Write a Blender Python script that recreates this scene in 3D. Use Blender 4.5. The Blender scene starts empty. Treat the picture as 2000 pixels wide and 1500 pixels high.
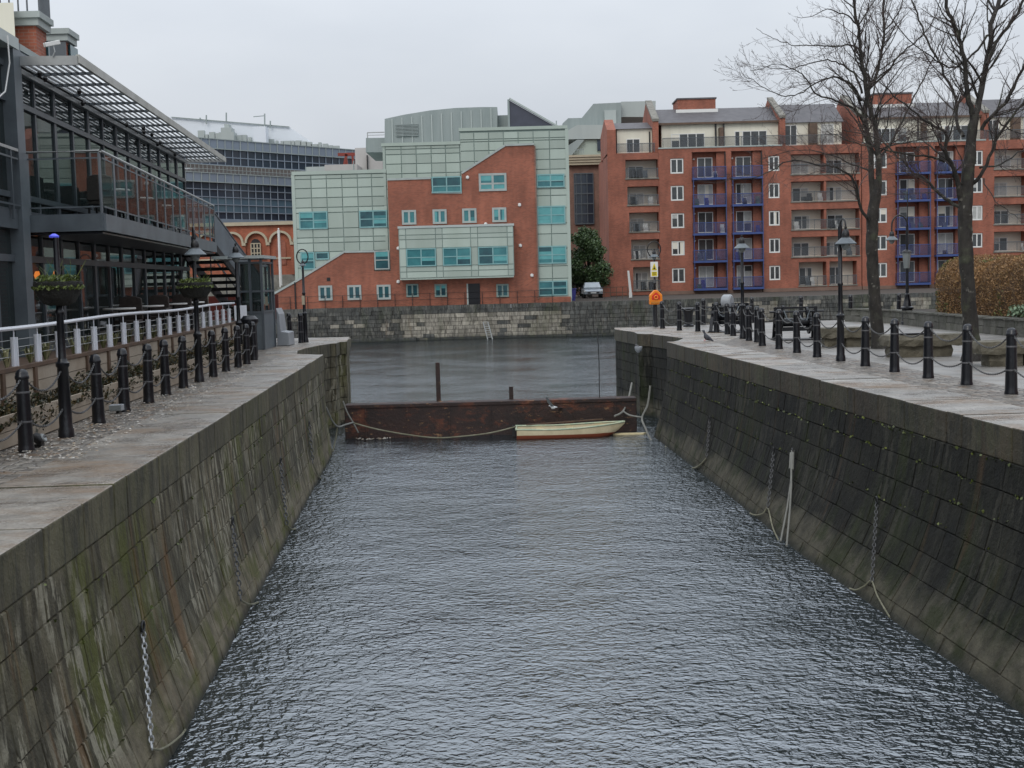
import bpy, math, random
from mathutils import Vector, Matrix
R = random.Random(7)
sc = bpy.context.scene
C = sc.collection
PI = math.pi

# ------------------------------------------------------------------ survey
# camera pose, used to turn a surveyed picture point plus a known distance into a place
F = 2500.0; PITCH = math.radians(4.66); ROLL = math.radians(-1.5); CZ = 4.65
def ray(u, v):
    x = (u-1000)/F; y = -(v-750)/F; z = -1.0
    c, s = math.cos(ROLL), math.sin(ROLL); x, y = c*x-s*y, s*x+c*y
    a = PI/2-PITCH; c, s = math.cos(a), math.sin(a)
    return x, c*y-s*z, s*y+c*z
def G(u, v, h=2.75):
    x, y, z = ray(u, v); t = (h-CZ)/z; return (x*t, y*t)
def A(u, v, Y):
    x, y, z = ray(u, v); t = Y/y; return (x*t, CZ+z*t)
def P3(u, v, Y):
    x, z = A(u, v, Y); return (x, Y, z)

# ------------------------------------------------------------------ objects
OFF = {}
def tag(o, label=None, cat=None, group=None, kind=None):
    if label: o['label'] = label
    if cat: o['category'] = cat
    if group: o['group'] = group
    if kind: o['kind'] = kind
    return o
def thing(name, label, cat, loc=(0, 0, 0), group=None):
    o = bpy.data.objects.new(name, None); C.objects.link(o); o.location = loc
    o.empty_display_size = .2
    OFF[o.name] = Vector(loc)
    return tag(o, label, cat, group)
def copy_tree(o, parent=None):
    c = o.copy(); C.objects.link(c)
    if parent: c.parent = parent
    for ch in list(o.children): copy_tree(ch, c)
    return c

class MB:
    def __init__(s): s.v = []; s.f = []
    def add(s, vs, fs):
        n = len(s.v); s.v += [tuple(p) for p in vs]; s.f += [tuple(i+n for i in f) for f in fs]; return s
    def quad(s, a, b, c, d): return s.add([a, b, c, d], [(0, 1, 2, 3)])
    def box(s, x0, x1, y0, y1, z0, z1):
        if x0 > x1: x0, x1 = x1, x0
        if y0 > y1: y0, y1 = y1, y0
        if z0 > z1: z0, z1 = z1, z0
        return s.add([(x0,y0,z0),(x1,y0,z0),(x1,y1,z0),(x0,y1,z0),(x0,y0,z1),(x1,y0,z1),(x1,y1,z1),(x0,y1,z1)],
                     [(0,3,2,1),(4,5,6,7),(0,1,5,4),(1,2,6,5),(2,3,7,6),(3,0,4,7)])
    def beam(s, p, q, w, h=None, up=(0, 0, 1)):
        h = h or w; p = Vector(p); q = Vector(q); d = (q-p)
        if d.length < 1e-6: return s
        d.normalize(); up = Vector(up); sx = d.cross(up)
        if sx.length < 1e-3: sx = d.cross(Vector((1, 0, 0)))
        sx.normalize(); sz = sx.cross(d); vs = []
        for e in (p, q):
            for a, b in ((-1, -1), (1, -1), (1, 1), (-1, 1)): vs.append(e+sx*a*w/2+sz*b*h/2)
        return s.add(vs, [(0,1,2,3),(7,6,5,4),(0,4,5,1),(1,5,6,2),(2,6,7,3),(3,7,4,0)])
    def tube(s, pts, r, n=6, cap=True, closed=False):
        pts = [Vector(p) for p in pts]; m = len(pts)
        if m < 2: return s
        rs = r if isinstance(r, (list, tuple)) else [r]*m
        base = len(s.v); ref = None
        for i, p in enumerate(pts):
            if closed: d = pts[(i+1) % m]-pts[i-1]
            else: d = pts[min(i+1, m-1)]-pts[max(i-1, 0)]
            if d.length < 1e-9: d = Vector((0, 0, 1))
            d.normalize()
            if ref is None:
                ref = d.cross(Vector((0, 0, 1)))
                if ref.length < .05: ref = d.cross(Vector((1, 0, 0)))
            ref = ref-d*ref.dot(d)
            if ref.length < 1e-6: ref = d.orthogonal()
            ref.normalize(); b = d.cross(ref)
            for k in range(n):
                a = 2*PI*k/n; s.v.append(tuple(p+(ref*math.cos(a)+b*math.sin(a))*rs[i]))
        for i in range(m if closed else m-1):
            j = (i+1) % m
            for k in range(n):
                k2 = (k+1) % n
                s.f.append((base+i*n+k, base+i*n+k2, base+j*n+k2, base+j*n+k))
        if cap and not closed:
            s.f.append(tuple(base+k for k in range(n))[::-1]); s.f.append(tuple(base+(m-1)*n+k for k in range(n)))
        return s
    def lathe(s, prof, n=12, o=(0, 0, 0), sx=1, sy=1):
        base = len(s.v)
        for r, z in prof:
            for k in range(n):
                a = 2*PI*k/n; s.v.append((o[0]+r*math.cos(a)*sx, o[1]+r*math.sin(a)*sy, o[2]+z))
        for i in range(len(prof)-1):
            for k in range(n):
                k2 = (k+1) % n; s.f.append((base+i*n+k, base+i*n+k2, base+(i+1)*n+k2, base+(i+1)*n+k))
        s.f.append(tuple(base+k for k in range(n))[::-1]); s.f.append(tuple(base+(len(prof)-1)*n+k for k in range(n)))
        return s
    def prism(s, poly, y0, y1):      # outline in x,z pushed back in y
        n = len(poly); vs = [(x, y0, z) for x, z in poly]+[(x, y1, z) for x, z in poly]
        return s.add(vs, [tuple(range(n)), tuple(range(2*n-1, n-1, -1))]+[(i, i+n, (i+1) % n+n, (i+1) % n) for i in range(n)])
    def prismx(s, poly, x0, x1):     # outline in y,z pushed along x
        n = len(poly); vs = [(x0, y, z) for y, z in poly]+[(x1, y, z) for y, z in poly]
        return s.add(vs, [tuple(range(n)), tuple(range(2*n-1, n-1, -1))]+[(i, i+n, (i+1) % n+n, (i+1) % n) for i in range(n)])
    def prismz(s, poly, z0, z1):
        n = len(poly); vs = [(x, y, z0) for x, y in poly]+[(x, y, z1) for x, y in poly]
        return s.add(vs, [tuple(range(n))[::-1], tuple(range(n, 2*n))]+[(i, (i+1) % n, (i+1) % n+n, i+n) for i in range(n)])
    def xf(s, M):
        s.v = [tuple(M @ Vector(p)) for p in s.v]; return s
    def join(s, o, M=None):
        vs = [M @ Vector(p) for p in o.v] if M else o.v
        return s.add(vs, o.f)
    def build(s, name, mat, parent=None, smooth=False, origin=None, bevel=0):
        off = Vector((0, 0, 0))
        if parent is not None: off = OFF.get(parent.name, Vector((0, 0, 0)))
        elif origin is not None: off = Vector(origin)
        me = bpy.data.meshes.new(name)
        me.from_pydata([(p[0]-off.x, p[1]-off.y, p[2]-off.z) for p in s.v], [], s.f)
        me.validate(); me.update()
        if smooth: me.shade_smooth()
        me.materials.append(mat)
        o = bpy.data.objects.new(name, me); C.objects.link(o)
        if parent is not None:
            o.parent = parent; OFF[o.name] = off.copy()
        else:
            o.location = off; OFF[o.name] = off.copy()
        if smooth:
            md = o.modifiers.new('split', 'EDGE_SPLIT'); md.split_angle = math.radians(42)
        if bevel:
            b = o.modifiers.new('bevel', 'BEVEL'); b.width = bevel; b.segments = 2; b.limit_method = 'ANGLE'
        return o

# ------------------------------------------------------------------ materials
class NT:
    def __init__(s, m): s.t = m.node_tree; s.n = s.t.nodes; s.l = s.t.links
    def N(s, typ, **kw):
        n = s.n.new(typ)
        for k, v in kw.items():
            if k.startswith('i_'):
                key = k[2:]; key = int(key) if key.isdigit() else key.replace('_', ' ')
                n.inputs[key].default_value = v
            else: setattr(n, k, v)
        return n
    def L(s, a, b): s.l.new(a, b)
    def pos(s, scale=(1, 1, 1), rot=(0, 0, 0)):
        g = s.N('ShaderNodeNewGeometry'); m = s.N('ShaderNodeMapping'); m.inputs['Scale'].default_value = scale; m.inputs['Rotation'].default_value = rot
        s.L(g.outputs['Position'], m.inputs['Vector']); return m.outputs[0]
    def noise(s, scale, detail=4, vec=None, rough=.55, dist=0):
        n = s.N('ShaderNodeTexNoise'); n.inputs['Scale'].default_value = scale; n.inputs['Detail'].default_value = detail; n.inputs['Roughness'].default_value = rough; n.inputs['Distortion'].default_value = dist
        s.L(vec or s.pos(), n.inputs['Vector']); return n.outputs['Fac']
    def ramp(s, x, stops):
        r = s.N('ShaderNodeValToRGB'); e = r.color_ramp.elements
        while len(e) < len(stops): e.new(.5)
        for i, (p, c) in enumerate(stops):
            e[i].position = p; e[i].color = (c, c, c, 1) if isinstance(c, (int, float)) else (*c, 1)
        s.L(x, r.inputs[0]); return r.outputs[0]
    def mix(s, fac, a, b, mode='MIX'):
        m = s.N('ShaderNodeMix', data_type='RGBA', blend_type=mode)
        for val, k in ((fac, 0), (a, 6), (b, 7)):
            if isinstance(val, (int, float)): m.inputs[k].default_value = val if k == 0 else (val, val, val, 1)
            elif isinstance(val, tuple): m.inputs[k].default_value = (*val, 1)
            else: s.L(val, m.inputs[k])
        return m.outputs[2]
    def math(s, op, a, b=0, clamp=False):
        m = s.N('ShaderNodeMath', operation=op); m.use_clamp = clamp
        for i, val in ((0, a), (1, b)):
            if isinstance(val, (int, float)): m.inputs[i].default_value = val
            else: s.L(val, m.inputs[i])
        return m.outputs[0]
def newmat(name):
    m = bpy.data.materials.new(name); m.use_nodes = True
    t = NT(m); b = t.n['Principled BSDF']; return m, t, b
def bump(t, b, h, dist=.01, strength=1.0):
    bn = t.N('ShaderNodeBump'); bn.inputs['Distance'].default_value = dist; bn.inputs['Strength'].default_value = strength
    t.L(h, bn.inputs['Height']); t.L(bn.outputs[0], b.inputs['Normal'])
def M(name, col, rough=.6, metal=0, col2=None, vs=1.5, amt=.6, island=0, bmp=0, bs=20, streak=False, emit=0, alpha=1, spec=None, rvar=0):
    m, t, b = newmat(name)
    c2 = col2 or tuple(x*.6 for x in col)
    vec = t.pos((1, 1, .12)) if streak else t.pos()
    n = t.noise(vs, 6, vec, .65); f = t.ramp(n, [(.35, 0.0), (.7, amt)])
    c = t.mix(f, col, c2)
    if island:
        g = t.N('ShaderNodeNewGeometry'); r = t.ramp(g.outputs['Random Per Island'], [(0, 1-island), (1, 1+island*.6)])
        c = t.mix(1.0, c, r, 'MULTIPLY')
    t.L(c, b.inputs['Base Color'])
    b.inputs['Roughness'].default_value = rough; b.inputs['Metallic'].default_value = metal
    if rvar:
        rr = t.ramp(t.noise(vs*.7, 3), [(.3, rough-rvar), (.7, rough+rvar)]); t.L(rr, b.inputs['Roughness'])
    if spec is not None: b.inputs['Specular IOR Level'].default_value = spec
    if emit: b.inputs['Emission Color'].default_value = (*col, 1); b.inputs['Emission Strength'].default_value = emit
    if alpha < 1: b.inputs['Alpha'].default_value = alpha
    if bmp: bump(t, b, t.noise(bs, 5), bmp)
    return m

def mat_brick(name, col, mortar, k=1.0):
    m, t, b = newmat(name)
    g = t.N('ShaderNodeNewGeometry'); sp = t.N('ShaderNodeSeparateXYZ'); t.L(g.outputs['Position'], sp.inputs[0])
    cb = t.N('ShaderNodeCombineXYZ'); t.L(t.math('ADD', sp.outputs[0], sp.outputs[1]), cb.inputs[0]); t.L(sp.outputs[2], cb.inputs[1])
    br = t.N('ShaderNodeTexBrick'); br.inputs['Scale'].default_value = 1.0
    br.inputs['Brick Width'].default_value = .225*k; br.inputs['Row Height'].default_value = .075*k
    br.inputs['Mortar Size'].default_value = .009; br.inputs['Mortar Smooth'].default_value = .3; br.inputs['Bias'].default_value = -.1
    br.inputs['Color1'].default_value = (*col, 1); br.inputs['Color2'].default_value = (*[x*.68 for x in col], 1); br.inputs['Mortar'].default_value = (*mortar, 1)
    t.L(cb.outputs[0], br.inputs['Vector'])
    n1 = t.ramp(t.noise(.35, 5), [(.3, .74), (.7, 1.12)]); n2 = t.ramp(t.noise(1.6, 6, t.pos((1, 1, .25))), [(.3, .8), (.7, 1.1)])
    c = t.mix(1, t.mix(1, br.outputs['Color'], n1, 'MULTIPLY'), n2, 'MULTIPLY')
    t.L(c, b.inputs['Base Color']); b.inputs['Roughness'].default_value = .85
    return m

def mat_masonry(name, base, base2, streakc, green, wet=.5, band=(.35, .30, .22), bandz=.55, greenz=1.0, streak=.5, vert_green=True, topc=None, bandamt=.8, sx=.08, cross=(1, 1.2)):
    m, t, b = newmat(name)
    g = t.N('ShaderNodeNewGeometry'); sp = t.N('ShaderNodeSeparateXYZ'); t.L(g.outputs['Position'], sp.inputs[0]); z = sp.outputs[2]
    c = t.mix(t.ramp(t.noise(1.1, 6), [(.35, 0.0), (.65, 1.0)]), base, base2)
    c = t.mix(1, c, t.ramp(g.outputs['Random Per Island'], [(0, .70), (1, 1.25)]), 'MULTIPLY')
    c = t.mix(1, c, t.ramp(t.noise(.4, 4), [(.3, .65), (.7, 1.2)]), 'MULTIPLY')
    # algae
    gn = t.noise(.9, 5, t.pos((sx, 1, .45)), .65); gf = t.ramp(gn, [(.50, 0.0), (.66, .8)])
    c = t.mix(gf, c, green)
    # lime and dirt runs down the face
    s2 = t.noise(6.0, 4, t.pos((sx, 1, .16)), .65)
    c = t.mix(t.ramp(s2, [(.50, 0.0), (.58, .75)]), c, tuple(x*.28 for x in base))
    s1 = t.noise(8.5, 5, t.pos((sx, 1, .22)), .65); s1b = t.noise(1.1, 3, t.pos((sx, 1, .7)))
    sf = t.math('MULTIPLY', t.ramp(s1, [(.51, 0.0), (.56, 1.0)]), t.ramp(s1b, [(.42, 0.0), (.58, streak)]))
    c = t.mix(sf, c, streakc)
    s3 = t.noise(2.2, 4, t.pos((sx, 1, .12)), .6)
    c = t.mix(t.ramp(s3, [(.60, 0.0), (.70, .55 if streak > .6 else .2)]), c, (.16, .085, .035))
    # tide band close to the water
    wob = t.math('MULTIPLY', t.math('SUBTRACT', t.noise(.9, 4), .5), .9)
    zz = t.math('ADD', z, wob)
    bf = t.N('ShaderNodeMapRange'); bf.inputs[1].default_value = bandz+.12; bf.inputs[2].default_value = bandz-.12; bf.inputs[3].default_value = 0; bf.inputs[4].default_value = 1; t.L(zz, bf.inputs[0])
    bc = t.mix(t.ramp(t.noise(4, 6), [(.35, 0.0), (.65, 1.0)]), band, tuple(x*.45 for x in band))
    bc = t.mix(t.ramp(t.noise(1.7, 4), [(.5, 0.0), (.62, .8)]), bc, green)
    c = t.mix(t.math('MULTIPLY', bf.outputs[0], bandamt), c, bc)
    wf = t.N('ShaderNodeMapRange'); wf.inputs[1].default_value = .13; wf.inputs[2].default_value = .02; wf.inputs[3].default_value = 0; wf.inputs[4].default_value = .8; t.L(z, wf.inputs[0])
    c = t.mix(wf.outputs[0], c, (.02, .022, .018))
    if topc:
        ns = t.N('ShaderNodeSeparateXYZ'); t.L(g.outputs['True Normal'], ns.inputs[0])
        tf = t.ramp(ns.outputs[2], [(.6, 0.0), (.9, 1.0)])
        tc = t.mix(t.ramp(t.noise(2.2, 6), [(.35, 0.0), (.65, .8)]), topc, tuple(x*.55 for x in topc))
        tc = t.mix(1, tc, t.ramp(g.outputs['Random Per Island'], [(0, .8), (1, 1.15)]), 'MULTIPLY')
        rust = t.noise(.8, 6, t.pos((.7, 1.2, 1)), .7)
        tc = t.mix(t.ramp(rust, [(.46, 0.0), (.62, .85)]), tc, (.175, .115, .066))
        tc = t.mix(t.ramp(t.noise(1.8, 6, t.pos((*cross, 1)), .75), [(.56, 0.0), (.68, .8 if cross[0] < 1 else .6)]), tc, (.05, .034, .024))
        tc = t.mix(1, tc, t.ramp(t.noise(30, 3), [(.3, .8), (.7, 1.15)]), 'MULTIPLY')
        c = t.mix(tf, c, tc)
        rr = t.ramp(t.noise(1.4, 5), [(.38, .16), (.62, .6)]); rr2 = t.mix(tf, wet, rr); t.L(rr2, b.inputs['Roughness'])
    else: b.inputs['Roughness'].default_value = wet
    t.L(c, b.inputs['Base Color'])
    b.inputs['Specular IOR Level'].default_value = .25 if not topc else .5
    h = t.math('ADD', t.noise(9, 6), t.math('MULTIPLY', t.noise(40, 4), .35)); bump(t, b, h, .03)
    return m

def mat_setts(name):
    m, t, b = newmat(name)
    v = t.N('ShaderNodeTexVoronoi', feature='DISTANCE_TO_EDGE'); v.inputs['Scale'].default_value = 7; v.inputs['Randomness'].default_value = .55; t.L(t.pos(), v.inputs['Vector'])
    v2 = t.N('ShaderNodeTexVoronoi'); v2.inputs['Scale'].default_value = 7; v2.inputs['Randomness'].default_value = .55; t.L(t.pos(), v2.inputs['Vector'])
    c = t.mix(t.ramp(t.noise(1.3, 5), [(.3, 0.0), (.7, 1.0)]), (.24, .22, .19), (.12, .10, .08))
    bw = t.N('ShaderNodeRGBToBW'); t.L(v2.outputs['Color'], bw.inputs[0]); c = t.mix(1, c, t.ramp(bw.outputs[0], [(.2, .55), (.8, 1.4)]), 'MULTIPLY')
    c = t.mix(t.ramp(v.outputs['Distance'], [(0, 1.0), (.09, 0.0)]), c, (.05, .04, .03))
    c = t.mix(t.ramp(t.noise(2.5, 4), [(.56, 0.0), (.66, .7)]), c, (.17, .10, .05))
    t.L(c, b.inputs['Base Color']); b.inputs['Roughness'].default_value = .4
    bump(t, b, t.ramp(v.outputs['Distance'], [(0, 0.0), (.15, 1.0)]), .02); return m

def mat_paving(name, col, w=.9, h=.6, rough=(.15, .45)):
    m, t, b = newmat(name)
    br = t.N('ShaderNodeTexBrick'); br.inputs['Scale'].default_value = 1
    br.inputs['Brick Width'].default_value = w; br.inputs['Row Height'].default_value = h; br.inputs['Mortar Size'].default_value = .012; br.inputs['Mortar Smooth'].default_value = .2
    br.inputs['Color1'].default_value = (*col, 1); br.inputs['Color2'].default_value = (*[x*.8 for x in col], 1); br.inputs['Mortar'].default_value = (*[x*.35 for x in col], 1)
    t.L(t.pos(rot=(0, 0, -.07)), br.inputs['Vector'])
    c = t.mix(1, br.outputs['Color'], t.ramp(t.noise(.7, 6), [(.3, .65), (.7, 1.15)]), 'MULTIPLY')
    c = t.mix(t.ramp(t.noise(1.6, 5), [(.55, 0.0), (.75, .5)]), c, (.16, .10, .06))
    t.L(c, b.inputs['Base Color']); rr = t.ramp(t.noise(.8, 4), [(.35, rough[0]), (.65, rough[1])]); t.L(rr, b.inputs['Roughness'])
    bump(t, b, t.noise(25, 4), .004); return m

def mat_water(name):
    m, t, b = newmat(name)
    b.inputs['Base Color'].default_value = (.012, .018, .021, 1); b.inputs['Roughness'].default_value = .09; b.inputs['IOR'].default_value = 3.6; b.inputs['Specular Tint'].default_value = (.90, .955, 1.0, 1)
    n1 = t.noise(8.5, 2, t.pos((.92, 1.05, 1), (0, 0, .12)), .5, .5)
    n2 = t.noise(18.0, 2, t.pos((.9, 1.05, 1), (0, 0, -.2)), .5, .4)
    n3 = t.noise(.8, 2, t.pos((.8, 1, 1)))
    n4 = t.noise(1.9, 3, t.pos((.75, 1.1, 1), (0, 0, .25)), .5, .6)
    gust = t.ramp(t.noise(.22, 3), [(.35, .45), (.65, 1.2)])
    h = t.math('ADD', t.math('ADD', t.math('MULTIPLY', n1, 1.0), t.math('MULTIPLY', n2, .30)), t.math('ADD', t.math('MULTIPLY', n3, .5), t.math('MULTIPLY', n4, .95)))
    h = t.math('MULTIPLY', h, gust)
    bump(t, b, h, WAVE); return m
WAVE = .056
def mat_glass(name, tint=(.02, .03, .03), alpha=.50, fi=1.9):
    m, t, b = newmat(name)
    b.inputs['Base Color'].default_value = (*tint, 1); b.inputs['Roughness'].default_value = .02; b.inputs['IOR'].default_value = 1.7
    out = t.n['Material Output']; tr = t.N('ShaderNodeBsdfTransparent'); tr.inputs[0].default_value = (.75, .82, .80, 1)
    fr = t.N('ShaderNodeFresnel'); fr.inputs[0].default_value = fi
    f = t.math('ADD', fr.outputs[0], alpha, True); mx = t.N('ShaderNodeMixShader')
    t.L(f, mx.inputs[0]); t.L(tr.outputs[0], mx.inputs[1]); t.L(b.outputs[0], mx.inputs[2]); t.L(mx.outputs[0], out.inputs[0]); return m
def mat_rust(name):
    m, t, b = newmat(name)
    c = t.mix(t.ramp(t.noise(2, 6), [(.3, 0.0), (.7, 1.0)]), (.035, .016, .012), (.015, .010, .009))
    c = t.mix(t.ramp(t.noise(1.5, 6, t.pos((1, 1, 1.6)), .7), [(.54, 0.0), (.68, .8)]), c, (.13, .038, .016))
    c = t.mix(t.ramp(t.noise(2.8, 7, t.pos((1.2, 1, 3)), .75), [(.60, 0.0), (.66, .85)]), c, (.27, .15, .07))
    t.L(c, b.inputs['Base Color']); b.inputs['Roughness'].default_value = .7; bump(t, b, t.noise(12, 6), .02); return m
def mat_bark(name):
    m, t, b = newmat(name)
    c = t.mix(t.ramp(t.noise(6, 6, t.pos((1, 1, .5))), [(.35, 0.0), (.65, 1.0)]), (.030, .026, .020), (.012, .010, .008))
    c = t.mix(t.ramp(t.noise(3, 5), [(.55, 0.0), (.68, .7)]), c, (.055, .062, .035))
    c = t.mix(t.ramp(t.noise(9, 5), [(.62, 0.0), (.68, .6)]), c, (.20, .19, .16))
    t.L(c, b.inputs['Base Color']); b.inputs['Roughness'].default_value = .75; bump(t, b, t.noise(14, 6, t.pos((1, 1, .4))), .05); return m
def mat_leaf(name, cols, rough=.5):
    m, t, b = newmat(name); g = t.N('ShaderNodeNewGeometry')
    c = t.ramp(g.outputs['Random Per Island'], [(i/(len(cols)-1), c) for i, c in enumerate(cols)])
    c = t.mix(1, c, t.ramp(t.noise(1.4, 3), [(.3, .6), (.7, 1.3)]), 'MULTIPLY')
    t.L(c, b.inputs['Base Color']); b.inputs['Roughness'].default_value = rough; return m

m_brick = mat_brick('orange_brick', (.36, .106, .060), (.29, .17, .13))
m_brick_far = mat_brick('red_brick', (.33, .094, .050), (.26, .16, .12))
m_brick_arch = mat_brick('arcade_brick', (.44, .12, .062), (.33, .16, .10))
m_brick_brown = mat_brick('brown_brick', (.24, .12, .085), (.22, .16, .13))
m_clad = M('pale_green_cladding', (.36, .42, .37), .45, col2=(.29, .345, .29), vs=.5, amt=.75, island=.15, streak=True)
m_clad_back = M('cladding_joint', (.20, .26, .235), .6)
m_trim = M('grey_trim', (.36, .40, .38), .6)
m_zinc = M('weathered_zinc', (.29, .33, .32), .45, col2=(.20, .24, .235), vs=1.0, amt=.8, streak=True)
m_zinc2 = M('pale_roof_metal', (.40, .44, .42), .45, col2=(.31, .35, .34), vs=.6, streak=True)
m_dark_louvre = M('dark_louvre', (.055, .06, .085), .5)
m_teal = M('teal_glass', (.055, .21, .22), .10, col2=(.03, .11, .13), vs=.9, amt=.9)
m_teal_lt = M('bright_teal_glass', (.12, .36, .36), .12, col2=(.07, .25, .26), vs=.9, amt=.9)
m_teal_dk = M('dark_teal_glass', (.022, .06, .075), .08, col2=(.03, .12, .13), vs=1.0, amt=.9)
m_tealframe = M('teal_frame', (.20, .38, .38), .4)
m_white = M('white_frame', (.72, .72, .69), .4, vs=3, amt=.2)
m_cream = M('cream_render', (.76, .73, .61), .8, col2=(.52, .49, .40), vs=.8, amt=.6, streak=True)
m_cream2 = M('loggia_render', (.74, .70, .60), .8, col2=(.60, .57, .48), vs=.8)
m_winglass = M('window_glass', (.035, .040, .045), .06, col2=(.09, .10, .10), vs=.8, amt=.9)
m_curtain = M('curtain', (.50, .50, .47), .8, col2=(.30, .31, .30), vs=4, amt=.8)
m_slate = M('roof_slate', (.105, .10, .105), .6, col2=(.06, .058, .062), vs=1.5, amt=.9)
m_blue = M('blue_painted_steel', (.045, .080, .235), .4, vs=4, amt=.3)
m_bluerail = M('blue_mesh_railing', (.055, .065, .16), .5, alpha=.34)
m_rail = M('grey_mesh_railing', (.10, .11, .12), .5, alpha=.26)
m_darksteel = M('dark_grey_steel', (.082, .098, .110), .38, col2=(.05, .06, .07), vs=2, amt=.6, spec=.6)
m_steel = M('blue_grey_steel', (.13, .155, .17), .4, col2=(.05, .058, .068), vs=1.5)
m_lightsteel = M('galvanised_steel', (.42, .43, .42), .35, .4, vs=3)
m_black = M('black_gloss_paint', (.0045, .0055, .0085), .28, col2=(.008, .009, .012), vs=9, amt=.8, bmp=.004, bs=18)
m_blackm = M('black_iron', (.008, .008, .009), .42, vs=8, bmp=.01, bs=25)
m_chain = M('dull_chain', (.10, .10, .10), .4, .5, vs=10)
m_galv = M('galvanised_chain', (.42, .43, .43), .35, .6, vs=10)
m_rope = M('pale_rope', (.22, .21, .15), .9, col2=(.10, .10, .06), vs=4, amt=.9)
m_ropeg = M('grey_rope', (.20, .20, .18), .9, vs=5)
m_louvre = M('canopy_slat', (.46, .46, .42), .5, col2=(.28, .28, .24), vs=2, amt=.8)
m_glass = mat_glass('pavilion_glass')
m_railglass = mat_glass('railing_glass', (.05, .06, .06), .02, 1.25)
m_interior = M('interior_wall', (.30, .19, .13), .8, col2=(.12, .09, .07), vs=1.2, amt=.9)
m_floor = M('interior_floor', (.12, .10, .08), .5)
m_lamp = M('warm_lamp', (1.0, .26, .04), .5, emit=4.0)
m_bluelamp = M('blue_lamp', (.10, .12, .8), .5, emit=.25)
m_board = M('cream_board', (.40, .345, .27), .65, col2=(.27, .21, .15), vs=.8, amt=.9, streak=False, bmp=.006, bs=14)
m_timber = M('wet_brown_timber', (.13, .08, .05), .55, col2=(.07, .045, .03), vs=3, amt=.9)
m_whitepaint = M('white_paint', (.74, .76, .80), .35, vs=3, amt=.15)
m_masL = mat_masonry('left_lock_masonry', (.125, .108, .068), (.060, .056, .038), (.30, .28, .21), (.075, .082, .014), .75, band=(.22, .19, .13), bandz=.52, streak=.75)
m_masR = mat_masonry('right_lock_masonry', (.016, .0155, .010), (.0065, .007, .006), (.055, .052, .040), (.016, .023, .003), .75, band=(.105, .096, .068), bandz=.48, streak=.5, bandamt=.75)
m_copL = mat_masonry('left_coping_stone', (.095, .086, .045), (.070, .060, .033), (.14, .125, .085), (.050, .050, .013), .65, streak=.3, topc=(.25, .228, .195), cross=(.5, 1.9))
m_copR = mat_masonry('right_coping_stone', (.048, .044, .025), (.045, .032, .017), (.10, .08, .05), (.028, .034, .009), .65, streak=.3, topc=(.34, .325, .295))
m_masF = mat_masonry('dock_wall_masonry', (.105, .104, .094), (.055, .058, .056), (.20, .19, .165), (.050, .056, .036), .75, band=(.05, .055, .055), bandz=.25, streak=.4, sx=1)
m_masP = mat_masonry('pale_dock_masonry', (.31, .285, .235), (.20, .185, .155), (.45, .42, .36), (.12, .12, .08), .8, band=(.10, .10, .09), bandz=.3, streak=.3, sx=1)
m_mortar = M('deep_joint', (.018, .018, .015), .9)
m_setts = mat_setts('cobble_setts')
m_paveL = mat_paving('left_paving', (.22, .20, .175))
m_paveR = mat_paving('right_paving', (.27, .26, .24), 1.1, .7, (.3, .6))
m_farground = M('far_quay_asphalt', (.09, .075, .065), 1.0, spec=.05, col2=(.09, .085, .08), vs=.6)
m_water = mat_water('dock_water')
m_rust = mat_rust('rusty_steel')
m_bark = mat_bark('tree_bark')
m_twig = M('twig_bark', (.060, .040, .034), .7, col2=(.022, .015, .014), vs=3)
m_hedge = mat_leaf('winter_hedge_leaf', [(.10, .048, .018), (.22, .12, .045), (.34, .20, .085), (.16, .08, .030), (.30, .20, .08)], .7)
m_hedgecore = M('hedge_core', (.09, .048, .020), .9)
m_green = mat_leaf('evergreen_leaf', [(.030, .060, .020), (.060, .105, .036), (.10, .15, .055), (.045, .085, .030)])
m_moss = mat_leaf('moss_leaf', [(.04, .05, .010), (.07, .09, .016), (.13, .15, .03)])
m_shrub = mat_leaf('planter_leaf', [(.012, .016, .007), (.03, .030, .011), (.05, .040, .015), (.12, .08, .028), (.022, .035, .010), (.015, .015, .008)])
m_basket = mat_leaf('basket_leaf', [(.05, .08, .015), (.12, .17, .03), (.17, .21, .05), (.04, .05, .02)])
m_grass = mat_leaf('strap_leaf', [(.10, .12, .04), (.22, .23, .09), (.42, .40, .24), (.06, .08, .03)])
m_bench = M('rough_bench_stone', (.135, .12, .085), .7, col2=(.06, .055, .038), vs=2.2, amt=1, bmp=.05, bs=7)
m_lowwall = M('low_wall_stone', (.12, .115, .10), .75, col2=(.055, .058, .04), vs=2.5, amt=1, island=.3, bmp=.03, bs=10)
m_orange = M('orange_box', (.80, .23, .008), .4, vs=6, amt=.3)
m_yellow = M('yellow_panel', (.78, .62, .02), .4)
m_red = M('red_panel', (.62, .03, .01), .4)
m_boat = M('cream_hull', (.66, .55, .32), .45, col2=(.45, .40, .25), vs=3, amt=.7)
m_boatred = M('red_hull', (.20, .03, .012), .5)
m_boatin = M('green_gunwale', (.52, .54, .38), .6, col2=(.24, .36, .26), vs=5, amt=.9)
m_gull = M('gull_white', (.66, .68, .70), .7)
m_gullgrey = M('gull_grey', (.25, .28, .31), .7)
m_pigeon = M('pigeon_grey', (.05, .055, .07), .6, col2=(.02, .02, .025), vs=20)
m_car = M('silver_car_paint', (.30, .33, .36), .25, .5)
m_carglass = M('pale_windscreen', (.40, .45, .48), .08)
m_tyre = M('tyre_rubber', (.02, .02, .02), .8)
m_officeglass = M('office_glass', (.018, .026, .040), .10, col2=(.03, .045, .065), vs=.3, amt=1)
m_officeblue = M('office_spandrel', (.060, .10, .135), .2, col2=(.085, .14, .17), vs=.3, amt=1)
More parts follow.
